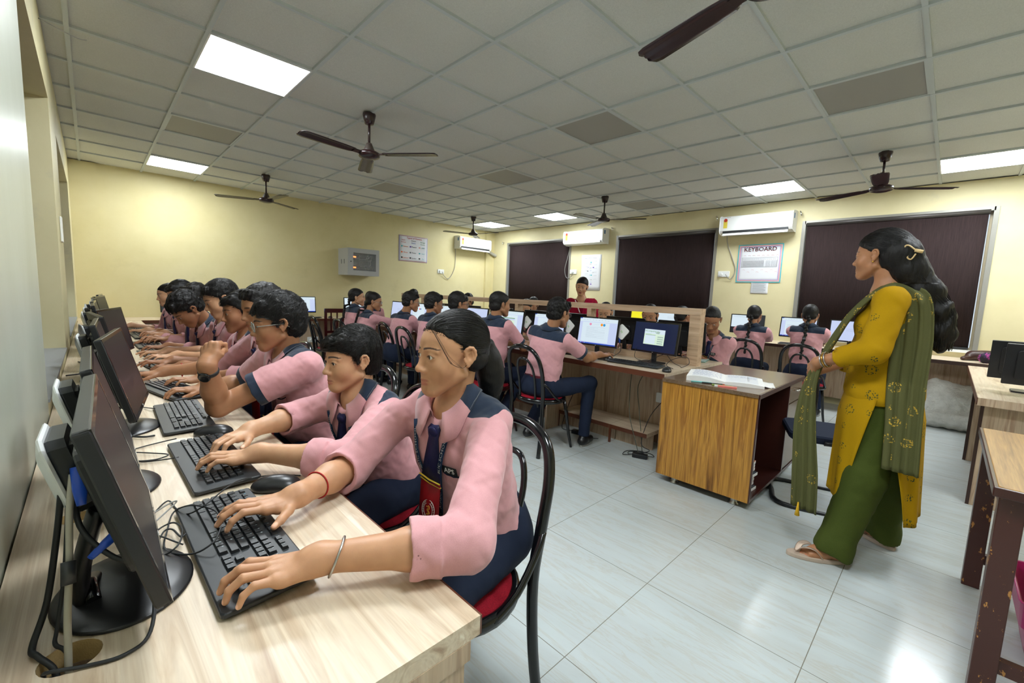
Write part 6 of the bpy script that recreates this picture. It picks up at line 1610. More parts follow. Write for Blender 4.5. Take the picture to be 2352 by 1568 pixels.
# ------------------------------------------------------------------ posters
paper = mat('poster_paper', rgb(222, 224, 228), .7)
INK = {k: mat('ink_'+k, c, .7) for k, c in dict(red=rgb(190, 50, 60), blue=rgb(70, 120, 190), black=rgb(40, 40, 46), teal=rgb(80, 180, 190), green=rgb(40, 130, 80), orange=rgb(226, 110, 50), violet=rgb(110, 80, 180), pink=rgb(230, 170, 160), grey=rgb(120, 124, 130), lilac=rgb(180, 160, 200)).items()}
def poster(name, F_, w, h, label, items):
    e = empty(name, tuple(F_.translation)); e.matrix_world = F_; tag(e, label, 'poster')
    rows = [[(w*(i/8-.5), h*(j/8-.5), .004+.0035*math.sin(i*1.3+j)*(abs(i/4-1)**2)) for i in range(9)] for j in range(9)]
    MB().grid(rows).build('sheet', paper, e, solid=.001); by = {}
    for it in items:
        m = by.setdefault(it[0], MB())
        if it[1] == 'box': m.box(it[2], it[3], it[4], it[5], .0075, .0085)
        elif it[1] == 'text': m.add(*text_mesh(it[2], it[5], 'CENTER', .0004), M=Matrix.Translation((it[3], it[4], .0085)))
        elif it[1] == 'line': m.tube(it[2], it[3], 4, flat=(1, .3))
    for k, m in by.items(): m.build('ink_'+k, INK[k], e)
    return e
FR_ = lambda y, z: frame((XR-.002, y, z), (0, -1, 0), (0, 0, 1), (-1, 0, 0))
FB = lambda x, z: frame((x, YB-.002, z), (1, 0, 0), (0, 0, 1), (0, -1, 0))
it = [('black', 'text', 'KEYBOARD', 0, .205, .085), ('red', 'text', 'KEYBOARD', -.002, .2035, .085)]
w, h = .60, .56
for k, (i0, c) in enumerate(((0.0, 'teal'), (.016, 'pink'), (.030, 'lilac'))):
    a = w/2-i0; b = h/2-i0; t = .013
    it += [(c, 'box', -a, a, b-t, b), (c, 'box', -a, a, -b, -b+t), (c, 'box', -a, -a+t, -b+t, b-t), (c, 'box', a-t, a, -b+t, b-t)]
it += [('grey', 'box', -.235, .235, -.052, -.049), ('grey', 'box', -.235, .235, .085, .088), ('grey', 'box', -.238, -.235, -.052, .088), ('grey', 'box', .235, .238, -.052, .088)]
for r_ in range(5):
    for c_ in range(15): x = -.225+c_*.0195; it.append(('black', 'line', [(x, -.042+r_*.018, .0085), (x+.015, -.042+r_*.018, .0085), (x+.015, -.028+r_*.018, .0085), (x, -.028+r_*.018, .0085), (x, -.042+r_*.018, .0085)], .0012))
    for c_ in range(7): x = .088+c_*.0205+(.008 if c_ > 2 else 0); it.append(('black', 'line', [(x, -.042+r_*.018, .0085), (x+.014, -.042+r_*.018, .0085), (x+.014, -.028+r_*.018, .0085), (x, -.028+r_*.018, .0085), (x, -.042+r_*.018, .0085)], .0012))
for c_ in range(18): x = -.225+c_*.025; it.append(('black', 'line', [(x, .060, .0085), (x+.014, .060, .0085), (x+.014, .074, .0085), (x, .074, .0085), (x, .060, .0085)], .0011))
rg = random.Random(2)
for k in range(16): x = -.22+.062*(k % 8); y = .115 if k < 8 else -.095-.03*(k % 2); it.append(('red', 'line', [(x, y, .0085), (x+.02, y+.004, .0085), (x+.036, y-.003, .0085)], .0011))
poster('poster', FR_(2.065, 1.895), w, h, 'hand-drawn KEYBOARD poster with coloured border under the air conditioner', it)
it = [('grey', 'line', [(-.15, .28, .008), (-.05, .285, .008), (.02, .28, .008), (.13, .283, .008)], .002)]
for k, (x, y, c) in enumerate(((0, .20, 'teal'), (-.01, .165, 'black'), (-.06, .10, 'violet'), (.06, .10, 'violet'), (0, .09, 'black'), (0, .04, 'blue'), (-.07, .03, 'grey'), (.06, .0, 'grey'), (-.01, -.05, 'teal'), (.02, -.05, 'teal'), (.02, -.14, 'black'), (.02, -.19, 'blue'), (.02, -.225, 'violet'))):
    it.append((c, 'box', x-.016, x+.016, y-.010, y+.010) if k % 3 == 0 else (c, 'line', [(x-.018, y-.012, .008), (x-.01, y+.014, .008), (x+.008, y-.008, .008), (x+.018, y+.012, .008)], .0022))
for k in range(12): x = (-.14 if k % 2 else .07); y = .22-.035*k; it.append(('grey', 'line', [(x, y, .008), (x+.07, y+.003, .008)], .0011))
poster('poster', FR_(5.07, 1.78), .47, .70, 'tall pale poster with a small blue and violet flow chart, behind the woman in crimson', it)
it = [('red', 'text', 'Types of Devices', .02, .215, .052), ('red', 'text', 'Input', -.24, .17, .040), ('red', 'text', 'Devices', -.24, .125, .036), ('black', 'text', 'Output', 0.0, .165, .038), ('blue', 'text', 'Device', 0.0, .12, .036), ('green', 'text', 'Storage', .22, .155, .038), ('green', 'text', 'Devices', .22, .11, .034)]
a, b, t = .335, .255, .006; it += [('red', 'box', -a, a, b-t, b), ('red', 'box', -a, a, -b, -b+t), ('violet', 'box', -a, -a+t, -b, b), ('violet', 'box', a-t, a, -b, b)]
for r_, (y, ws) in enumerate(((.04, ('Scanner', 'Monitor', 'DVD')), (-.08, ('Mouse', 'Printer', 'Hard'))  , (-.19, ('Keyboard', 'Speaker', 'Pen')))):
    for c_, (x, w2) in enumerate(zip((-.27, -.07, .15), ws)):
        it.append((('teal', 'violet', 'pink')[c_] if r_ == 0 else ('orange', 'grey', 'teal')[c_] if r_ == 1 else 'black', 'box', x-.02, x+.014, y-.012, y+.016)); it.append((('orange', 'black', 'teal')[c_], 'text', w2, x+.085, y, .036))
poster('poster', FB(4.88, 2.145), .69, .53, 'handwritten Types of Devices chart with three columns on the yellow wall', it)
it = [('grey', 'line', [(-.09, .075-.014*k, .008), (.02 if k == 0 else .085-.02*(k % 3 == 1), .075-.014*k, .008)], .0016) for k in range(11)]
poster('note', FR_(2.03, 1.545), .23, .19, 'small printed notice taped below the keyboard poster', it)
# ------------------------------------------------------------------ network cabinet on the far wall
e = empty('network_cabinet', (3.60, YB, 1.52)); tag(e, 'grey network cabinet with glass door and two orange lights on the yellow wall', 'cabinet')
g_ = mat('cabinet_grey', rgb(176, 178, 178), .45); m = MB(); m.box(-.30, .30, -.40, 0, 0, .02).box(-.30, .30, -.40, 0, .46, .48).box(-.30, -.28, -.40, 0, .02, .46).box(.28, .30, -.40, 0, .02, .46).box(-.28, .28, -.02, 0, .02, .46); m.build('housing', g_, e)
m = MB()
for x0 in (-.301,):
    for k in range(2): m.tube([(x0, -.27+.12*k, .20), (x0-.001, -.27+.12*k, .28)], .008, 6)
m.build('side_vent', mat('vent_dark', rgb(120, 120, 118), .6), e)
m = MB(); m.box(-.30, .30, -.42, -.402, 0, .085).box(-.30, .30, -.42, -.402, .40, .48).box(-.30, -.20, -.42, -.402, .085, .40).box(.235, .30, -.42, -.402, .085, .40); dr = m.build('door', g_, e)
MB().box(-.20, .235, -.412, -.408, .085, .40).build('door_glass', pane_m, dr); MB().tube([(-.245, -.42, .24), (-.245, -.428, .24)], .010, 10).build('lock', blackm, dr)
for z, l in ((.33, 'switch unit'), (.14, 'switch unit')):
    u = MB().box(-.19, .22, -.34, -.10, z-.035, z+.035).build('network_switch', blackm, e); MB().box(-.165, -.115, -.343, -.340, z-.012, z+.012).build('indicator', mat('led_orange', (1, .15, .02, 1), .5, emit=(1, .16, .03, 1), es=4), u)
m = MB(); rg = random.Random(5)
for k in range(16):
    x = rg.uniform(-.12, .2); x2 = rg.uniform(-.12, .2); z1, z2 = rg.uniform(.1, .38), rg.uniform(.1, .38); m.tube(cr([(x, -.345, z1), ((x+x2)/2, -.385, (z1+z2)/2-.03), (x2, -.345, z2)], 4), .003, 5)
m.build('patch_cords', grey_c, e)
# ------------------------------------------------------------------ on the teacher desk
e = empty('register_book', (3.15, 1.06, .75), R(-72)); tag(e, 'thick open register with ruled handwritten pages on the teak desk', 'book')
def page(sx, top_):
    rows = []
    for i in range(9):
        u = i/8; x = sx*u*.235; z = .018+.040*math.sin(min(u*1.9, 1.57))*(1 if sx < 0 else .6)-.026*u*(1 if top_ else .8); rows.append([(x, -.165, z), (x, .165, z)])
    return rows
m = MB()
for sx in (-1, 1):
    r1 = page(sx, True); poly = [(p[0][0], p[0][2]) for p in r1]
    pts = poly+[(sx*.235, .0), (0, 0)]; n = len(pts); vs = [(x, y, z) for y in (-.165, .165) for x, z in pts]
    m.add(vs, [tuple(range(n)), tuple(range(2*n-1, n-1, -1))]+[(i, (i+1) % n, n+(i+1) % n, n+i) for i in range(n)])
bk = m.build('pages', white_m, e); l = MB(); tx = MB(); rg = random.Random(3)
for sx in (-1, 1):
    for k in range(24):
        y = -.15+.0125*k; l.tube([(sx*(.01+.0275*i), y, r_[0][2]+.0008) for i, r_ in enumerate(page(sx, True))][:-1], .00022, 3)
        if k > 4 and k % 2 and (sx < 0 or k > 14):
            x = .02
            while x < .20:
                ww = rg.uniform(.006, .02); zf = lambda q: .0192+.040*math.sin(min(q/.235*1.9, 1.57))*(1 if sx < 0 else .6)-.026*q/.235
                tx.tube([(sx*x, y+.003, zf(x)), (sx*(x+ww*.5), y+.007, zf(x+ww*.5)), (sx*(x+ww), y+.003, zf(x+ww))], .00045, 3); x += ww+rg.uniform(.004, .012)
l.build('ruled_lines', mat('rule_blue', rgb(150, 170, 205), .6), bk); tx.build('handwriting', mat('ink_pen', rgb(140, 152, 196), .6), bk)
m = MB(); rg = random.Random(8)
for k in range(3): m.grid([[(.10+.02*k+u*.16, -.13+.02*k+v*.2, .006+.004*k+.012*math.sin(u*3+k)) for v in np.linspace(0, 1, 5)] for u in np.linspace(0, 1, 6)])
m.build('loose_leaves', white_m, e, solid=.001)
def pen(x, y, a, c, cap, label, r=.0045, L=.14):
    e = empty('pen', (x, y, .75+r+.0005), R(a)); tag(e, label, 'pen', 'pens on the teak desk')
    MB().tube([(-L/2, 0, 0), (L/2-.015, 0, 0)], r, 10).build('barrel', c, e); MB().tube([(L/2-.015, 0, 0), (L/2-.004, 0, 0), (L/2, 0, 0)], [r, r*.6, r*.2], 10).build('tip', cap, e)
pen(2.915, 1.12, -64, mat('pen_teal', rgb(110, 190, 186), .35), white_p, 'teal pen beside the open register', .005); pen(2.935, 1.055, -66, blackm, mat('pen_red', rgb(190, 20, 24), .3), 'black pen with a red end beside the open register')
pen(2.92, .985, -70, mat('pen_green', rgb(150, 180, 90), .35), chrome, 'green and silver pen near the pink one'); o = empty('highlighter', (2.90, .945, .756), R(-72)); tag(o, 'flat pink highlighter with white cap on the teak desk edge', 'pen')
MB().box(-.065, .045, -.008, .008, -.0055, .0055).build('body', mat('pink_marker', rgb(236, 130, 120), .35), o); MB().box(-.085, -.065, -.007, .007, -.005, .005).build('cap', white_p, o)
for k in range(8):   # stacked exercise books inside the kneehole
    o = MB().box(-.10, .10, -.075, .075, 0, .020).build('cover', [mat('cover_%s' % ('orange' if k % 2 else 'dark'), rgb(206, 110, 50) if k % 2 else rgb(60, 64, 70), .5)])
    e = empty('exercise_book', (3.00+.004*(k % 3), .865+.005*((k*7) % 4), .0755+.0235*k), R(3*((k*5) % 4)-4)); o.parent = e; o.location = (0, 0, 0); MB().box(-.098, .0985, -.0770, .073, .0015, .0185).build('pages', white_m, e)
    o.name = 'cover'; tag(e, 'white-paged exercise book, %s in the stack inside the teak desk' % ('bottom one', 'second from the bottom', 'third from the bottom', 'fourth from the bottom', 'fourth from the top', 'third from the top', 'second from the top', 'topmost')[k], 'book', 'exercise books in the kneehole')
# ------------------------------------------------------------------ right side bits
def blob(name, label, cat, prims, h, m_, disp=None, k=.03, **kw):
    V, F = sculpt([G(prims, k, **kw)], h, disp); V = relax(V, F, 1, .3); o = mesh_obj(name, V, F, m_); return tag(o, label, cat)
sackm = NT('white_sack', .6); f_ = sackm.noise(sackm.mp((1, 1, 1)), 7, 5); sackm.color(sackm.ramp(f_, [(.3, rgb(205, 204, 196)), (.7, rgb(240, 240, 234))])); sackm.bump(sackm.noise(sackm.mp((1, 1, 1)), 26, 5, .6, 1.0), .8, .02)
blob('sack', 'crumpled white plastic sack under the window counter', 'sack', [rc((6.80, .10, .14), (6.78, -.26, .14), .16, .15), rc((6.80, .02, .30), (6.80, -.24, .32), .15, .14), rc((6.78, .03, .42), (6.8, -.20, .42), .10, .09), rc((6.80, .04, .50), (6.80, -.03, .48), .05, .03)], .010, sackm.m,
     lambda P: .010*wob(P, 16, 1)+.008*wob(P, 36, 2)+.004*wob(P, 80, 3), .05, cuts=[((0, 0, .005), (0, 0, -1))])
pat = NT('floral_dark_cloth', .8); n_ = pat.noise(pat.mp((1, 1, 1)), 30, 3); pat.color(pat.ramp(n_, [(.42, rgb(26, 20, 34)), (.55, rgb(52, 30, 70)), (.60, rgb(170, 50, 130)), (.68, rgb(40, 34, 60))])); pat.bump(n_, .5, .01)
blob('cloth_bag', 'dark bag with pink and violet flowers lying on the counter', 'bag', [rc((6.62, -.30, .835), (6.75, -.60, .84), .055, .06), rc((6.60, -.42, .83), (6.62, -.62, .83), .05, .05)], .008, pat.m, lambda P: .006*wob(P, 40, 1)+.003*wob(P, 90, 2), .03, cuts=[((0, 0, .781), (0, 0, -1))])
blob('shoulder_bag', 'brown leather bag on the counter behind the flowered bag', 'bag', [rc((6.85, -.22, .835), (6.88, -.62, .85), .055, .07), rc((6.74, -.14, .80), (6.84, -.2, .82), .02, .04)], .008, mat('brown_leather', rgb(58, 34, 28), .4), lambda P: .005*wob(P, 30, 1), .03, cuts=[((0, 0, .781), (0, 0, -1))])
e = empty('paper_sheet', (2.50, -.42, .7505), R(25)); tag(e, 'small crumpled white paper on the worn wooden table', 'paper')
MB().grid([[(u*.12, v*.09, .004+.006*math.sin(u*9+v*7)) for v in np.linspace(-1, 1, 7)] for u in np.linspace(-1, 1, 7)], smooth=False).build('sheet', white_m, e, solid=.0008)
e = empty('plastic_tub', (2.54, -.455, 0)); tag(e, 'translucent pink plastic tub on the floor under the wooden table', 'tub'); pk = mat('pink_plastic', rgb(214, 40, 130), .35, trans=.25)
m = MB(); 
def rring(hx, hy, z, r=.04): return [(sx*(hx-r)+r*math.cos(R(a+90*q)), sy*(hy-r)+r*math.sin(R(a+90*q)), z) for q, (sx, sy) in enumerate(((1, 1), (-1, 1), (-1, -1), (1, -1))) for a in (0, 30, 60, 90)]
m.grid([rring(.01, .01, .004, .005), rring(.16, .12, .004), rring(.19, .15, .16), rring(.20, .16, .165), rring(.205, .165, .26), rring(.212, .172, .262)], closed=True); m.build('tub_wall', pk, e, solid=.004)
# ------------------------------------------------------------------ sockets, adapters and cords under the island
for y, l in ((2.66, 'white double socket on the island panel beside the seated boy leg'), (1.70, 'white double socket on the island panel near the teak desk')): socket_plate((3.628, y, .42), R(90), l, False)
MB_ = MB
def adapter(x, y, z, a, label, pts):
    e = empty('power_adapter', (x, y, z), R(a)); tag(e, label, 'adapter', 'black power adapters'); MB().rbox(-.06, .06, -.028, .028, 0, .034, .008).build('housing', blackp, e)
    m = MB()
    for p in pts: m.tube(cr([(q[0]-x, q[1]-y, q[2]-z) for q in p], 5), .0032, 6)
    o = m.build('cord', blackm, e); o.matrix_local = Matrix.Rotation(-R(a), 4, 'Z')
adapter(3.16, 1.66, 0, -70, 'black power adapter with tangled cord on the floor before the ledge', [[(3.18, 1.62, .02), (3.25, 1.58, .01), (3.30, 1.66, .006), (3.22, 1.78, .006), (3.14, 1.74, .012), (3.24, 1.62, .05), (3.28, 1.72, .08), (3.36, 1.70, .30), (3.55, 1.68, .42), (3.61, 1.68, .42)], [(3.16, 1.70, .02), (3.10, 1.78, .006), (3.2, 1.80, .01), (3.26, 1.70, .02), (3.2, 1.66, .04)]])
adapter(3.24, 2.35, 0, -80, 'black power adapter lying behind the boy shoe', [[(3.24, 2.41, .02), (3.22, 2.50, .01), (3.26, 2.56, .03), (3.38, 2.60, .18), (3.58, 2.64, .38), (3.61, 2.64, .42)], [(3.24, 2.29, .02), (3.22, 2.22, .006), (3.27, 2.14, .006)]])
cable('pair of thin grey cords hanging from the island desktop to the floor', [(3.40, 1.92, .715), (3.35, 1.90, .5), (3.30, 1.86, .3), (3.28, 1.80, .15), (3.24, 1.72, .01)], .0035, mat('cord_green_grey', rgb(88, 92, 78), .5), name='cable'); cable('dark cord dropping from the island desktop behind the first one', [(3.44, 1.78, .715), (3.38, 1.84, .55), (3.35, 1.80, .35), (3.33, 1.76, .18), (3.27, 1.70, .01)], .0035, mat('cord_green_grey', rgb(88, 92, 78), .5), name='cable')
cable('cords bunched behind the end monitor on the island', [(3.46, 1.66, .86), (3.48, 1.60, .78), (3.46, 1.52, .755), (3.40, 1.48, .757), (3.44, 1.44, .79), (3.52, 1.50, .83), (3.50, 1.60, .80), (3.42, 1.62, .756), (3.22, 1.47, .765)], .0025, name='cable')
cable('second cord loop behind the end monitor on the island', [(3.44, 1.92, .87), (3.46, 1.94, .78), (3.44, 1.86, .757), (3.42, 1.80, .76), (3.46, 1.74, .80), (3.46, 1.66, .84)], .0025, name='cable')
socket_plate((2.62, 7.44, .40), R(180), 'white socket on the panel under the lone white monitor'); cable('cord dangling below the lone white monitor desk', [(2.60, 7.42, .72), (2.58, 7.41, .55), (2.66, 7.40, .40), (2.80, 7.41, .35), (2.74, 7.41, .25), (2.62, 7.42, .38)], .004, name='cable')
# ------------------------------------------------------------------ cords on the near desk
def onz(pts, r, label, z0=.7525, m=None, name='cable'):
    P_ = [tuple(ray_at(px, py, z0+dz)) for px, py, dz in pts]; return cable(label, P_, r, m, 6, name)
onz([(810, 1130, .012), (745, 1112, .006), (690, 1092, 0), (640, 1090, .002), (560, 1100, .02), (520, 1120, .045), (470, 1160, .04), (430, 1180, .012), (405, 1168, 0), (385, 1150, .004), (350, 1185, .008), (345, 1220, 0), (380, 1235, .01), (420, 1250, .004)][2:], .0018, 'mouse cord arching from the nearest mouse over the keyboard to the tangle')
onz([(427, 1225, .014), (415, 1232, .012), (395, 1215, .010), (375, 1222, .004), (360, 1260, .002), (375, 1275, .006), (410, 1250, .020), (418, 1215, .016), (400, 1200, .010), (372, 1210, .004), (340, 1235, .002), (300, 1250, .002)], .0018, 'keyboard cord tangled in loops beside the nearest monitor base')
onz([(505, 1190, .040), (490, 1170, .038), (440, 1160, .030), (400, 1175, .010), (385, 1215, .006), (380, 1262, .004), (440, 1272, .012), (490, 1245, .030), (508, 1210, .038)], .0018, 'thin black cord crossing the nearest keyboard in a wide loop')
onz([(350, 1180, .012), (385, 1158, .016), (405, 1150, .018), (398, 1160, .012), (360, 1195, .008), (335, 1220, .004)], .0018, 'pale grey cord end looping by the nearest keyboard', m=grey_c)
onz([(405, 1007, .012), (370, 1015, .002), (330, 1025, .002), (300, 1035, .002), (285, 1050, .004), (310, 1058, .008), (350, 1056, .006), (375, 1050, .004), (385, 1043, .004), (345, 1040, .004), (300, 1038, .004)], .002, 'cord bundle lying between the second keyboard and the round bases')
onz([(410, 1050, .012), (370, 1056, .002), (320, 1060, .002), (290, 1045, .002)], .002, 'thin cord running from the second keyboard to the wall side')
onz([(356, 938, .012), (330, 935, .002), (300, 930, .002), (285, 925, .004)], .002, 'short cord leaving the empty keyboard')
onz([(355, 1000, .002), (330, 1003, .006), (295, 1000, .004), (280, 990, .004)], .0035, 'black cord end beside the third round base')
onz([(325, 837, .012), (300, 833, .002), (285, 825, .002)], .002, 'cord leaving the fifth keyboard of the long desk'); onz([(340, 872, .012), (365, 885, .004), (362, 870, .004), (330, 862, .004)], .002, 'mouse cord under the red-banded hand')
# cords of the nearest monitor falling into the desk hole
hole = V3(-.052, .825, .74)
def drop(pts, r, m_, label, name='cable'): return cable(label, [tuple(V3(*p)) for p in pts], r, m_, 6, name)
drop([(-.035, .925, .985), (-.040, .905, .93), (-.043, .88, .86), (-.047, .85, .80), (-.048, .832, .76), (-.05, .825, .70)], .0045, mat('old_white_cable', rgb(190, 186, 172), .5, bump=.3, bscale=60), 'thick off-white cable with a grey ferrite lump dropping into the desk hole')
o = MB().tube([(-.0435, .878, .868), (-.0445, .866, .838)], .0085, 12).build('ferrite_core', mat('ferrite_grey', rgb(64, 66, 70), .4)); tag(o, 'grey cylindrical lump clamped on the off-white cable by the nearest monitor', 'ferrite')
drop([(-.045, .935, .99), (-.055, .93, .90), (-.07, .91, .80), (-.085, .87, .758), (-.078, .845, .756), (-.062, .828, .735), (-.058, .82, .68)], .0042, blackm, 'thick black cable curving on the desk into the round hole')
drop([(-.040, .93, .97), (-.050, .91, .84), (-.060, .88, .77), (-.062, .86, .756), (-.05, .838, .75), (-.045, .828, .70)], .0028, blackm, 'thin black cable beside the thick one at the round hole')
drop([(.045, .955, .90), (.05, .86, .80), (.04, .80, .757), (.01, .775, .754), (-.03, .785, .754), (-.065, .80, .756), (-.072, .815, .74), (-.068, .82, .69)], .0028, blackm, 'black cable sweeping in front of the nearest round base to the hole')
drop([(-.035, .945, .97), (-.03, .90, .91), (.0, .86, .87), (.03, .83, .86), (.045, .84, .87)], .0038, blackm, 'black video lead bending behind the nearest screen')
for p, q, l in (((-.028, .915, .998), (-.026, .890, .945), 'blue video plug hanging from the small white box'), ((.030, .90, .90), (-.020, .86, .872), 'second blue video plug lying slanted behind the nearest screen')):
    a, b = V3(*p), V3(*q); d = nrm(b-a); o = MB().tube([tuple(a), tuple(a+(b-a)*.6), tuple(b)], [.0075, .0072, .0045], 10, flat=(1.2, .8)).build('video_plug', blue_p); tag(o, l, 'plug', 'blue video plugs')
cable('coiled black cords in the window recess corner', [(-.10, 2.55, .755), (-.05, 2.50, .76), (-.02, 2.62, .758), (-.09, 2.68, .757), (-.11, 2.56, .76), (-.03, 2.52, .765), (-.01, 2.66, .76)], .0035); cable('black power strip cord near the far sill', [(-.12, 3.3, .755), (-.05, 3.35, .756), (-.02, 3.6, .755), (-.08, 3.8, .756)], .004)
cable('thin wire sticking from the ceiling edge above the first recess', [(XL, 3.70, 2.70), (.0, 3.78, 2.69), (.05, 3.80, 2.70)], .0025, grey_c, name='ceiling_wire')
# small white reflector-like plate on the recess pillar
o = MB().rbox(-.05, .05, -.09, .09, 0, .012, .01, M=frame((XL-.02, 4.55, 1.62), (0, 1, 0), (0, 0, 1), (1, 0, 0))).build('reflector_plate', white_p); tag(o, 'small white reflector plate on the pillar between the two recesses', 'reflector plate')
o.location = (.021, 0, 0)
# notebooks under the girl behind the post
e = empty('notebook', (4.02, 1.63, .7505), R(12)); tag(e, 'pale green open notebook under the folded arms beyond the post', 'book'); MB().box(-.14, .14, -.11, .11, 0, .010).build('cover', mat('cover_green', rgb(120, 150, 140), .6), e); MB().box(-.135, .135, -.105, .105, .010, .012).build('pages', mat('page_blue', rgb(186, 204, 200), .7), e)
# ------------------------------------------------------------------ people: students
def seated(label, H, yaw, hy, hp, kb=None, hr=0, lean=.13, hs=1.0, drop=.140, poses=('type', 'type'), sl='long', **kw):
    """a seated figure built from where the head is and where the hands go"""
    f = V3(math.cos(R(yaw)), math.sin(R(yaw)), 0); r = V3(f[1], -f[0], 0); H = V3(*H)
    hb = V3(math.cos(R(hy)), math.sin(R(hy)), 0)
    N = H-hb*.030*hs-V3(0, 0, drop*hs) if 'N' not in kw else V3(*kw.pop('N'))
    P = V3(N[0], N[1], 0)-f*lean+V3(0, 0, .52) if 'P' not in kw else V3(*kw.pop('P'))
    arms = kw.pop('arms', None)
    if arms is None:
        kb = V3(*kb); fd = nrm(f*V3(1, 1, 0))
        arms = []
        for sd, po in zip((1, -1), poses):
            W = kb-fd*.13+r*sd*.085+V3(0, 0, .042)
            arms.append(dict(W=tuple(W), fd=tuple(fd-r*sd*.25+V3(0, 0, -.10)), pose=po, sl=sl, cf=.80 if sl == 'short' else .45, rnd=len(label)+sd, L=(.275, .245)))
    return person(label, tuple(N), tuple(P), yaw, (tuple(H), hy, hp, hr), arms, hs=hs, **kw)
clear_rim = mat('clear_rim', rgb(176, 184, 178), .15, alpha=.8); dark_rim = mat('dark_rim', rgb(20, 22, 34), .3)
RN = (.0018, .0028, .005)
GL = 'students along the long desk'; GM = 'students at the island'; GO = 'students across the partition'; GR_ = 'students at the window counter'
if PEOPLE > 0:
    girl = seated('girl with a long ponytail typing nearest the camera, steel bangle on her wrist', (.690, .935, 1.122), 193, 174, -3, N=(.712, .952, .988), P=(.870, .985, .535),
        arms=[dict(W=(.325, 1.015, .806), S=(.625, 1.09, .918), E=(.480, 1.105, .800), cf=.22, fd=(-.95, .12, -.06), rnd=3, th=1.2, pose='type', spread=1.25),
         dict(W=(.272, .742, .806), S=(.704, .785, .925), E=(.505, .612, .805), cf=.42, fd=(-.93, .34, -.08), rnd=5, pose='type', spread=1.15)],
        hair='pony', skin='a', sh=.150, hs=.97, fem=True, res=RN, detail=2, nstr=2600, lane=True, gaze=(.25, 1, .02), sleeve_r=(.052, .051, .050), group=GL)
    ring_band(girl, girl['A'][1], .90, .034, .0022, steel, 'bangle', tilt=(.1, 0, .35), label='steel bangle')
    ring_band(girl, girl['A'][0], .68, .0325, .0017, mat('red_thread', rgb(170, 20, 24), .7), 'thread_band', label='red thread band')
if PEOPLE > 1:
    boy = seated('short-haired boy with fringe, second from the camera, both hands on a keyboard', (.652, 1.478, 1.032), 197, 182, -4, N=(.672, 1.480, .910), P=(.86, 1.53, .52),
        arms=[dict(W=(.362, 1.590, .806), S=(.605, 1.600, .845), E=(.52, 1.64, .815), cf=.35, fd=(-.88, -.42, -.10), rnd=7, pose='press', th=.4, L=(.2, .2)),
         dict(W=(.326, 1.345, .808), S=(.695, 1.335, .852), E=(.50, 1.16, .800), cf=.42, fd=(-.86, .40, -.10), rnd=8, pose='type')],
        hair='side', skin='b', sh=.145, hs=.95, res=RN, detail=2, nstr=2600, lane=True, gaze=(-.05, 1, -.10), group=GL, sleeve_r=(.052, .051, .050))
if PEOPLE > 2:
    gb = seated('boy with thick wavy hair and clear-framed glasses, fist and black watch raised to his face', (.575, 2.05, 1.118), 186, 172, -8, N=(.615, 2.075, .985), P=(.80, 2.08, .52),
        arms=[dict(W=(.372, 2.42, .800), S=(.60, 2.23, .95), E=(.53, 2.40, .80), sl='short', cf=.8, fd=(-.95, .10, -.12), rnd=9, pose='type', L=(.2, .2)),
         dict(W=(.290, 1.885, .985), S=(.640, 1.905, .945), E=(.338, 1.985, .802), sl='short', cf=.62, fd=(.25, .45, .9), dors=(-.75, -.55, .35), rnd=10, pose='fist')],
        hair='mop', skin='c', sh=.165, hs=1.0, res=(.0024, .0032, .006), detail=1, nstr=2600, glasses=clear_rim, gaze=(-.1, 1, -.2), group=GL, girth=1.12, belly=.02, sleeve_r=(.062, .060, .055))
    a = gb['A'][1]
    _, c, d = ring_band(gb, a, .86, .031, .0062, blackm, 'watch_strap', flat=(.5, 1.4))
    n_ = nrm(V3(-.5, -.8, .35)-d*np.dot(V3(-.5, -.8, .35), d)); MB().lathe([(0, 0), (.020, 0), (.021, .004), (.019, .009), (.016, .0095), (0, .0085)], 24, M=frame(c-gb['org']+n_*.030, np.cross(d, n_), d, n_)).build('watch_dial', black, gb['o'])
RM_ = (.0038, .0042, .008)
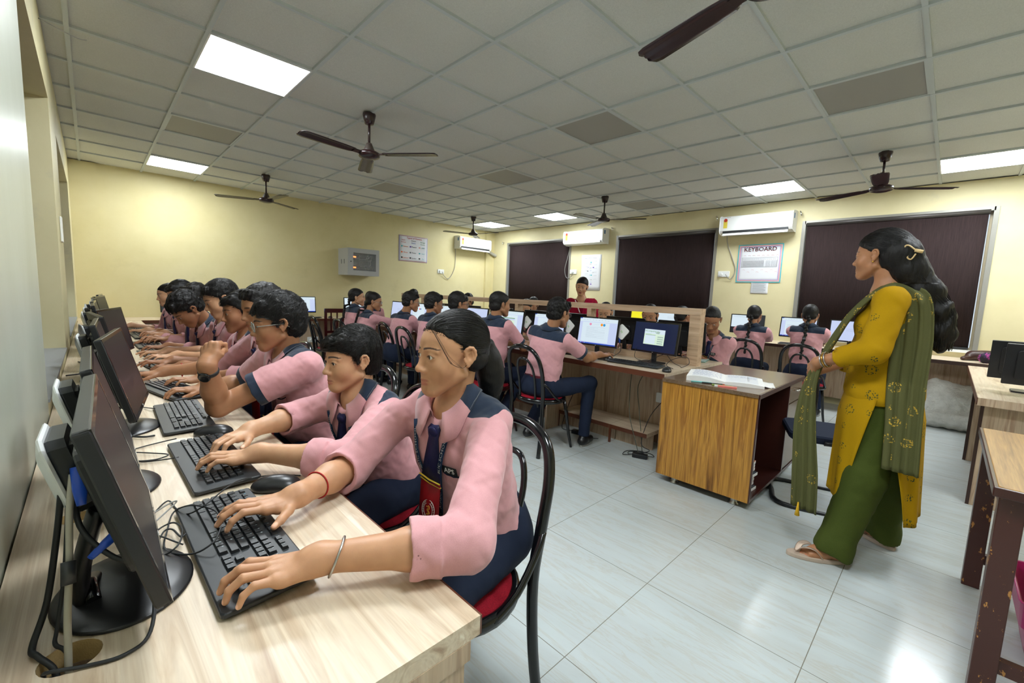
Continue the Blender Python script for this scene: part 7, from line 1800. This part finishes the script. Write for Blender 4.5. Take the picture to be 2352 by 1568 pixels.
if PEOPLE > 3:
    seated('boy whose hair shows just behind the wavy-haired boy, red band on his wrist', (.62, 2.46, 1.165), 188, 190, -14, (.16, 2.98, .775), hair='short', skin='c', res=RM_, group=GL, lean=.22,
        arms=[dict(W=(.262, 2.93, .800), fd=(-.9, .15, -.1), pose='mouse', cf=.40, rnd=2, L=(.29, .27)), dict(W=(.40, 2.66, .80), fd=(-.95, .1, -.1), pose='type', cf=.42, rnd=3)])
    rb = [o for o in bpy.data.objects if o.get('label', '').startswith('boy whose hair shows')][0]
    MB().tube([(.335-rb.location[0]+.0*b, 2.915-rb.location[1]+.031*math.cos(b), .803+.031*math.sin(b)) for b in np.linspace(0, 6.283, 25)[:-1]], .005, 8, closed=True, flat=(.6, 1.4)).build('wrist_band', mat('red_band', rgb(190, 24, 30), .6), rb)
    seated('thin-moustached boy looking at the screens beyond the glasses of the wavy-haired boy', (.622, 2.90, 1.118), 188, 182, -8, hair='side', skin='d', res=RM_, detail=1, nstr=500, group=GL, stub=True, lane=True, lean=.2,
        arms=[dict(W=(.345, 3.33, .80), fd=(-.9, .1, -.1), pose='type', cf=.45, rnd=4, L=(.29, .27)), dict(W=(.37, 3.10, .80), fd=(-.95, .2, -.1), pose='type', cf=.50, rnd=5, L=(.28, .25))])
    seated('boy with spiky brushed-up hair looking down, half way along the long desk', (.602, 3.33, 1.178), 188, 180, -24, hair='short', skin='b', res=RM_, detail=1, nstr=500, group=GL, lean=.2,
        arms=[dict(W=(.37, 3.80, .80), fd=(-.9, .1, -.1), pose='mouse', sl='short', cf=.8, rnd=6, L=(.31, .28)), dict(W=(.39, 3.55, .80), fd=(-.95, .1, -.1), sl='short', cf=.8, pose='type', rnd=7, L=(.30, .26))])
    seated('boy bending low over his keyboard with his fringe hanging down', (.480, 3.78, 1.085), 192, 196, -48, hair='mop', skin='d', res=RM_, detail=1, nstr=500, group=GL, N=(.60, 3.84, .985), P=(.82, 3.9, .52),
        arms=[dict(W=(.36, 4.62, .80), fd=(-.9, .1, -.2), pose='press', cf=.75, rnd=8, L=(.40, .36)), dict(W=(.40, 4.08, .80), fd=(-.9, .1, -.1), pose='type', cf=.5, rnd=9, L=(.28, .26))])
    seated('boy seen only by the back of his head and navy collar beyond the bending boy', (.60, 4.32, 1.148), 200, 222, -12, (.31, 4.55, .775), hair='short', skin='c', res=(.005, .006, .010), group=GL)
    seated('boy whose black hair shows between the far profile and the bending boy', (.57, 4.86, 1.163), 190, 195, -20, (.32, 5.0, .775), hair='side', skin='c', res=(.005, .006, .010), group=GL)
    seated('crop-haired boy in profile farthest along the long desk, metal watch on his arm', (.575, 5.75, 1.135), 188, 186, -12, hair='crop', skin='b', res=(.0045, .006, .010), detail=1, group=GL, lean=.18,
        arms=[dict(W=(.29, 6.05, .80), fd=(-.95, .1, -.1), pose='flat', cf=.35, rnd=8, L=(.29, .27)), dict(W=(.38, 5.45, .80), fd=(-.9, .35, -.1), pose='mouse', cf=.5, rnd=9, L=(.30, .27))])
    # the island: backs towards the camera
    m1 = seated('boy at the island with his hand on a mouse before the screen with three dots', (2.735, 2.245, 1.150), 8, -4, -10, N=(2.695, 2.295, 1.005), P=(2.66, 2.35, .52), hair='short', skin='c', res=(.0035, .0038, .005), nstr=500, group=GM, tie=False, glasses=dark_rim, girth=1.05, sh=.160,
        arms=[dict(W=(3.135, 2.095, .802), E=(2.965, 2.10, .785), sl='short', cf=.74, fd=(.98, -.15, -.08), pose='mouse', rnd=3), dict(W=(3.10, 2.50, .80), sl='short', cf=.8, fd=(.95, -.1, -.1), rnd=4, L=(.28, .25))],
        legs=dict(seated=True, knees=((3.06, 2.13, .55), (3.03, 2.50, .53)), ankles=((3.02, 2.13, .10), (2.80, 2.58, .12))), cloth=dict(cn=200))
    P_ = m1['P']; MB().tube([(.107*math.cos(b)+.0, .144*math.sin(b)+.0, .622) for b in np.linspace(0, 6.283, 41)[:-1]], .018, 8, closed=True, flat=(.2, 1)).build('belt', mat('striped_belt', rgb(96, 16, 34), .8), m1['o'])
    seated('boy at the island seated on the maroon chair, bare nape above a navy yoke', (2.735, 2.955, 1.190), 4, -14, -4, (3.26, 2.95, .775), N=(2.705, 2.985, 1.045), hair='crop', skin='c', res=(.0038, .0045, .006), group=GM, tie=False, sh=.155, sl='short', cloth=dict(cn=200), lean=.05,
        legs=dict(seated=True, knees=((3.03, 2.88, .53), (3.02, 3.10, .53)), ankles=((2.62, 2.80, .16), (2.8, 3.1, .12))))
    seated('boy at the island with dark blue glasses beside the lilac screen', (2.74, 3.60, 1.165), 4, -18, -6, (3.25, 3.55, .775), hair='side', skin='c', res=(.004, .005, .009), group=GM, tie=False, glasses=dark_rim, cloth=dict(cn=200), lean=.06)
    seated('boy at the island with a cowlick, third from the partition end', (2.68, 3.96, 1.150), 2, -12, -8, (3.24, 4.15, .775), hair='short', skin='c', res=(.004, .005, .009), group=GM, tie=False, glasses=clear_rim, cloth=dict(cn=200), lean=.08)
    seated('boy at the island leaning sideways, clear glasses, near the circles screen', (2.78, 4.60, 1.145), 10, -20, -8, (3.24, 4.85, .775), N=(2.72, 4.66, .98), hair='short', skin='c', res=(.004, .005, .009), group=GM, tie=False, glasses=clear_rim, cloth=dict(cn=200), lean=.16)
    seated('girl with glasses and a hanging braid leaning over the far island', (2.62, 5.24, 1.120), 0, -34, -10, (3.22, 5.30, .775), N=(2.56, 5.28, .955), hair='braid', skin='c', fem=True, res=(.0045, .0055, .010), group=GM, tie=False, glasses=clear_rim, cloth=dict(cn=200), lean=.14, extra=dict(braid=.30))
    seated('girl with a thick braid down her back, head turned to the far wall end', (2.54, 5.56, 1.160), 6, -28, 0, (3.15, 5.75, .775), hair='braid', skin='b', fem=True, res=(.0045, .0055, .010), group=GM, tie=False, cloth=dict(cn=200), lean=.06, extra=dict(braid=.42))
    seated('girl seen from behind at the very end of the island, hair tied low', (3.20, 6.55, 1.120), 60, 70, -5, (3.5, 7.0, .775), hair='braid', skin='c', fem=True, res=(.006, .008, .012), group=GM, tie=False, cloth=dict(cn=200), lean=.1, extra=dict(braid=.2))
    # across the partition, facing the camera side
    og = seated('girl beyond the partition post looking down, name lanyard over her pink shirt', (4.16, 1.565, 1.125), 176, 196, -32, (3.90, 1.75, .775), N=(4.24, 1.56, .965), gaze=(0, 1, -.6), hair='pony', skin='d', fem=True, res=(.0035, .004, .008), detail=1, nstr=400, group=GO, lane=True, sl='short', lean=.05, poses=('flat', 'flat'))
    seated('girl with her eyes just above the dark monitors, between mint and yellow screens', (4.22, 2.225, 1.120), 180, 196, -14, (3.9, 2.3, .775), hair='braid', skin='c', fem=True, res=(.0038, .007, .010), detail=1, group=GO)
    seated('girl with a high hair bun peeking over the monitor below the teacher in red', (4.22, 2.78, 1.120), 180, 200, -16, (3.9, 2.85, .775), hair='pony', skin='b', fem=True, res=(.004, .007, .010), detail=1, group=GO)
    seated('girl in the shade beyond the yellow monitor, only her hair and brow showing', (4.95, 2.19, 1.110), 0, -20, -6, (5.3, 2.2, .775), hair='braid', skin='d', fem=True, res=(.006, .008, .012), group=GO)
    seated('girl behind the rail above the heart document screen, forehead and eyes showing', (4.30, 4.12, 1.105), 180, 205, -18, (3.9, 4.1, .775), hair='braid', skin='b', fem=True, res=(.0045, .008, .012), detail=1, group=GO)
    seated('student whose dark hair crests the rail against the farthest blind', (4.9, 4.55, 1.140), 180, 200, -10, (4.4, 4.5, .775), hair='braid', skin='c', fem=True, res=(.006, .009, .012), group=GO)
    seated('student beyond the partition whose hair shows over the lilac screen', (4.2, 5.30, 1.150), 180, 190, -12, (3.9, 5.3, .775), hair='short', skin='c', res=(.006, .008, .012), group=GO)
    seated('student beyond the far partition end, dark hair above the rail', (4.2, 6.9, 1.180), 180, 190, -12, (3.9, 6.8, .775), hair='short', skin='c', res=(.006, .009, .012), group=GO)
    # window counter
    seated('girl at the counter whose long braid hangs through the chair loop', (5.78, 1.675, 1.150), 2, 0, -14, (6.45, 1.72, .80), hair='braid', skin='c', fem=True, res=(.0045, .005, .010), group=GR_, tie=False, cloth=dict(cn=200), lean=.10, extra=dict(braid=.40))
    seated('girl at the counter nearest the yellow kurta, short sleeves and a plaited braid', (5.78, 1.105, 1.190), -2, 4, -8, (6.45, 1.15, .80), hair='braid', skin='c', fem=True, res=(.0045, .005, .010), group=GR_, tie=False, cloth=dict(cn=200), lean=.10, sl='short', extra=dict(braid=.42))
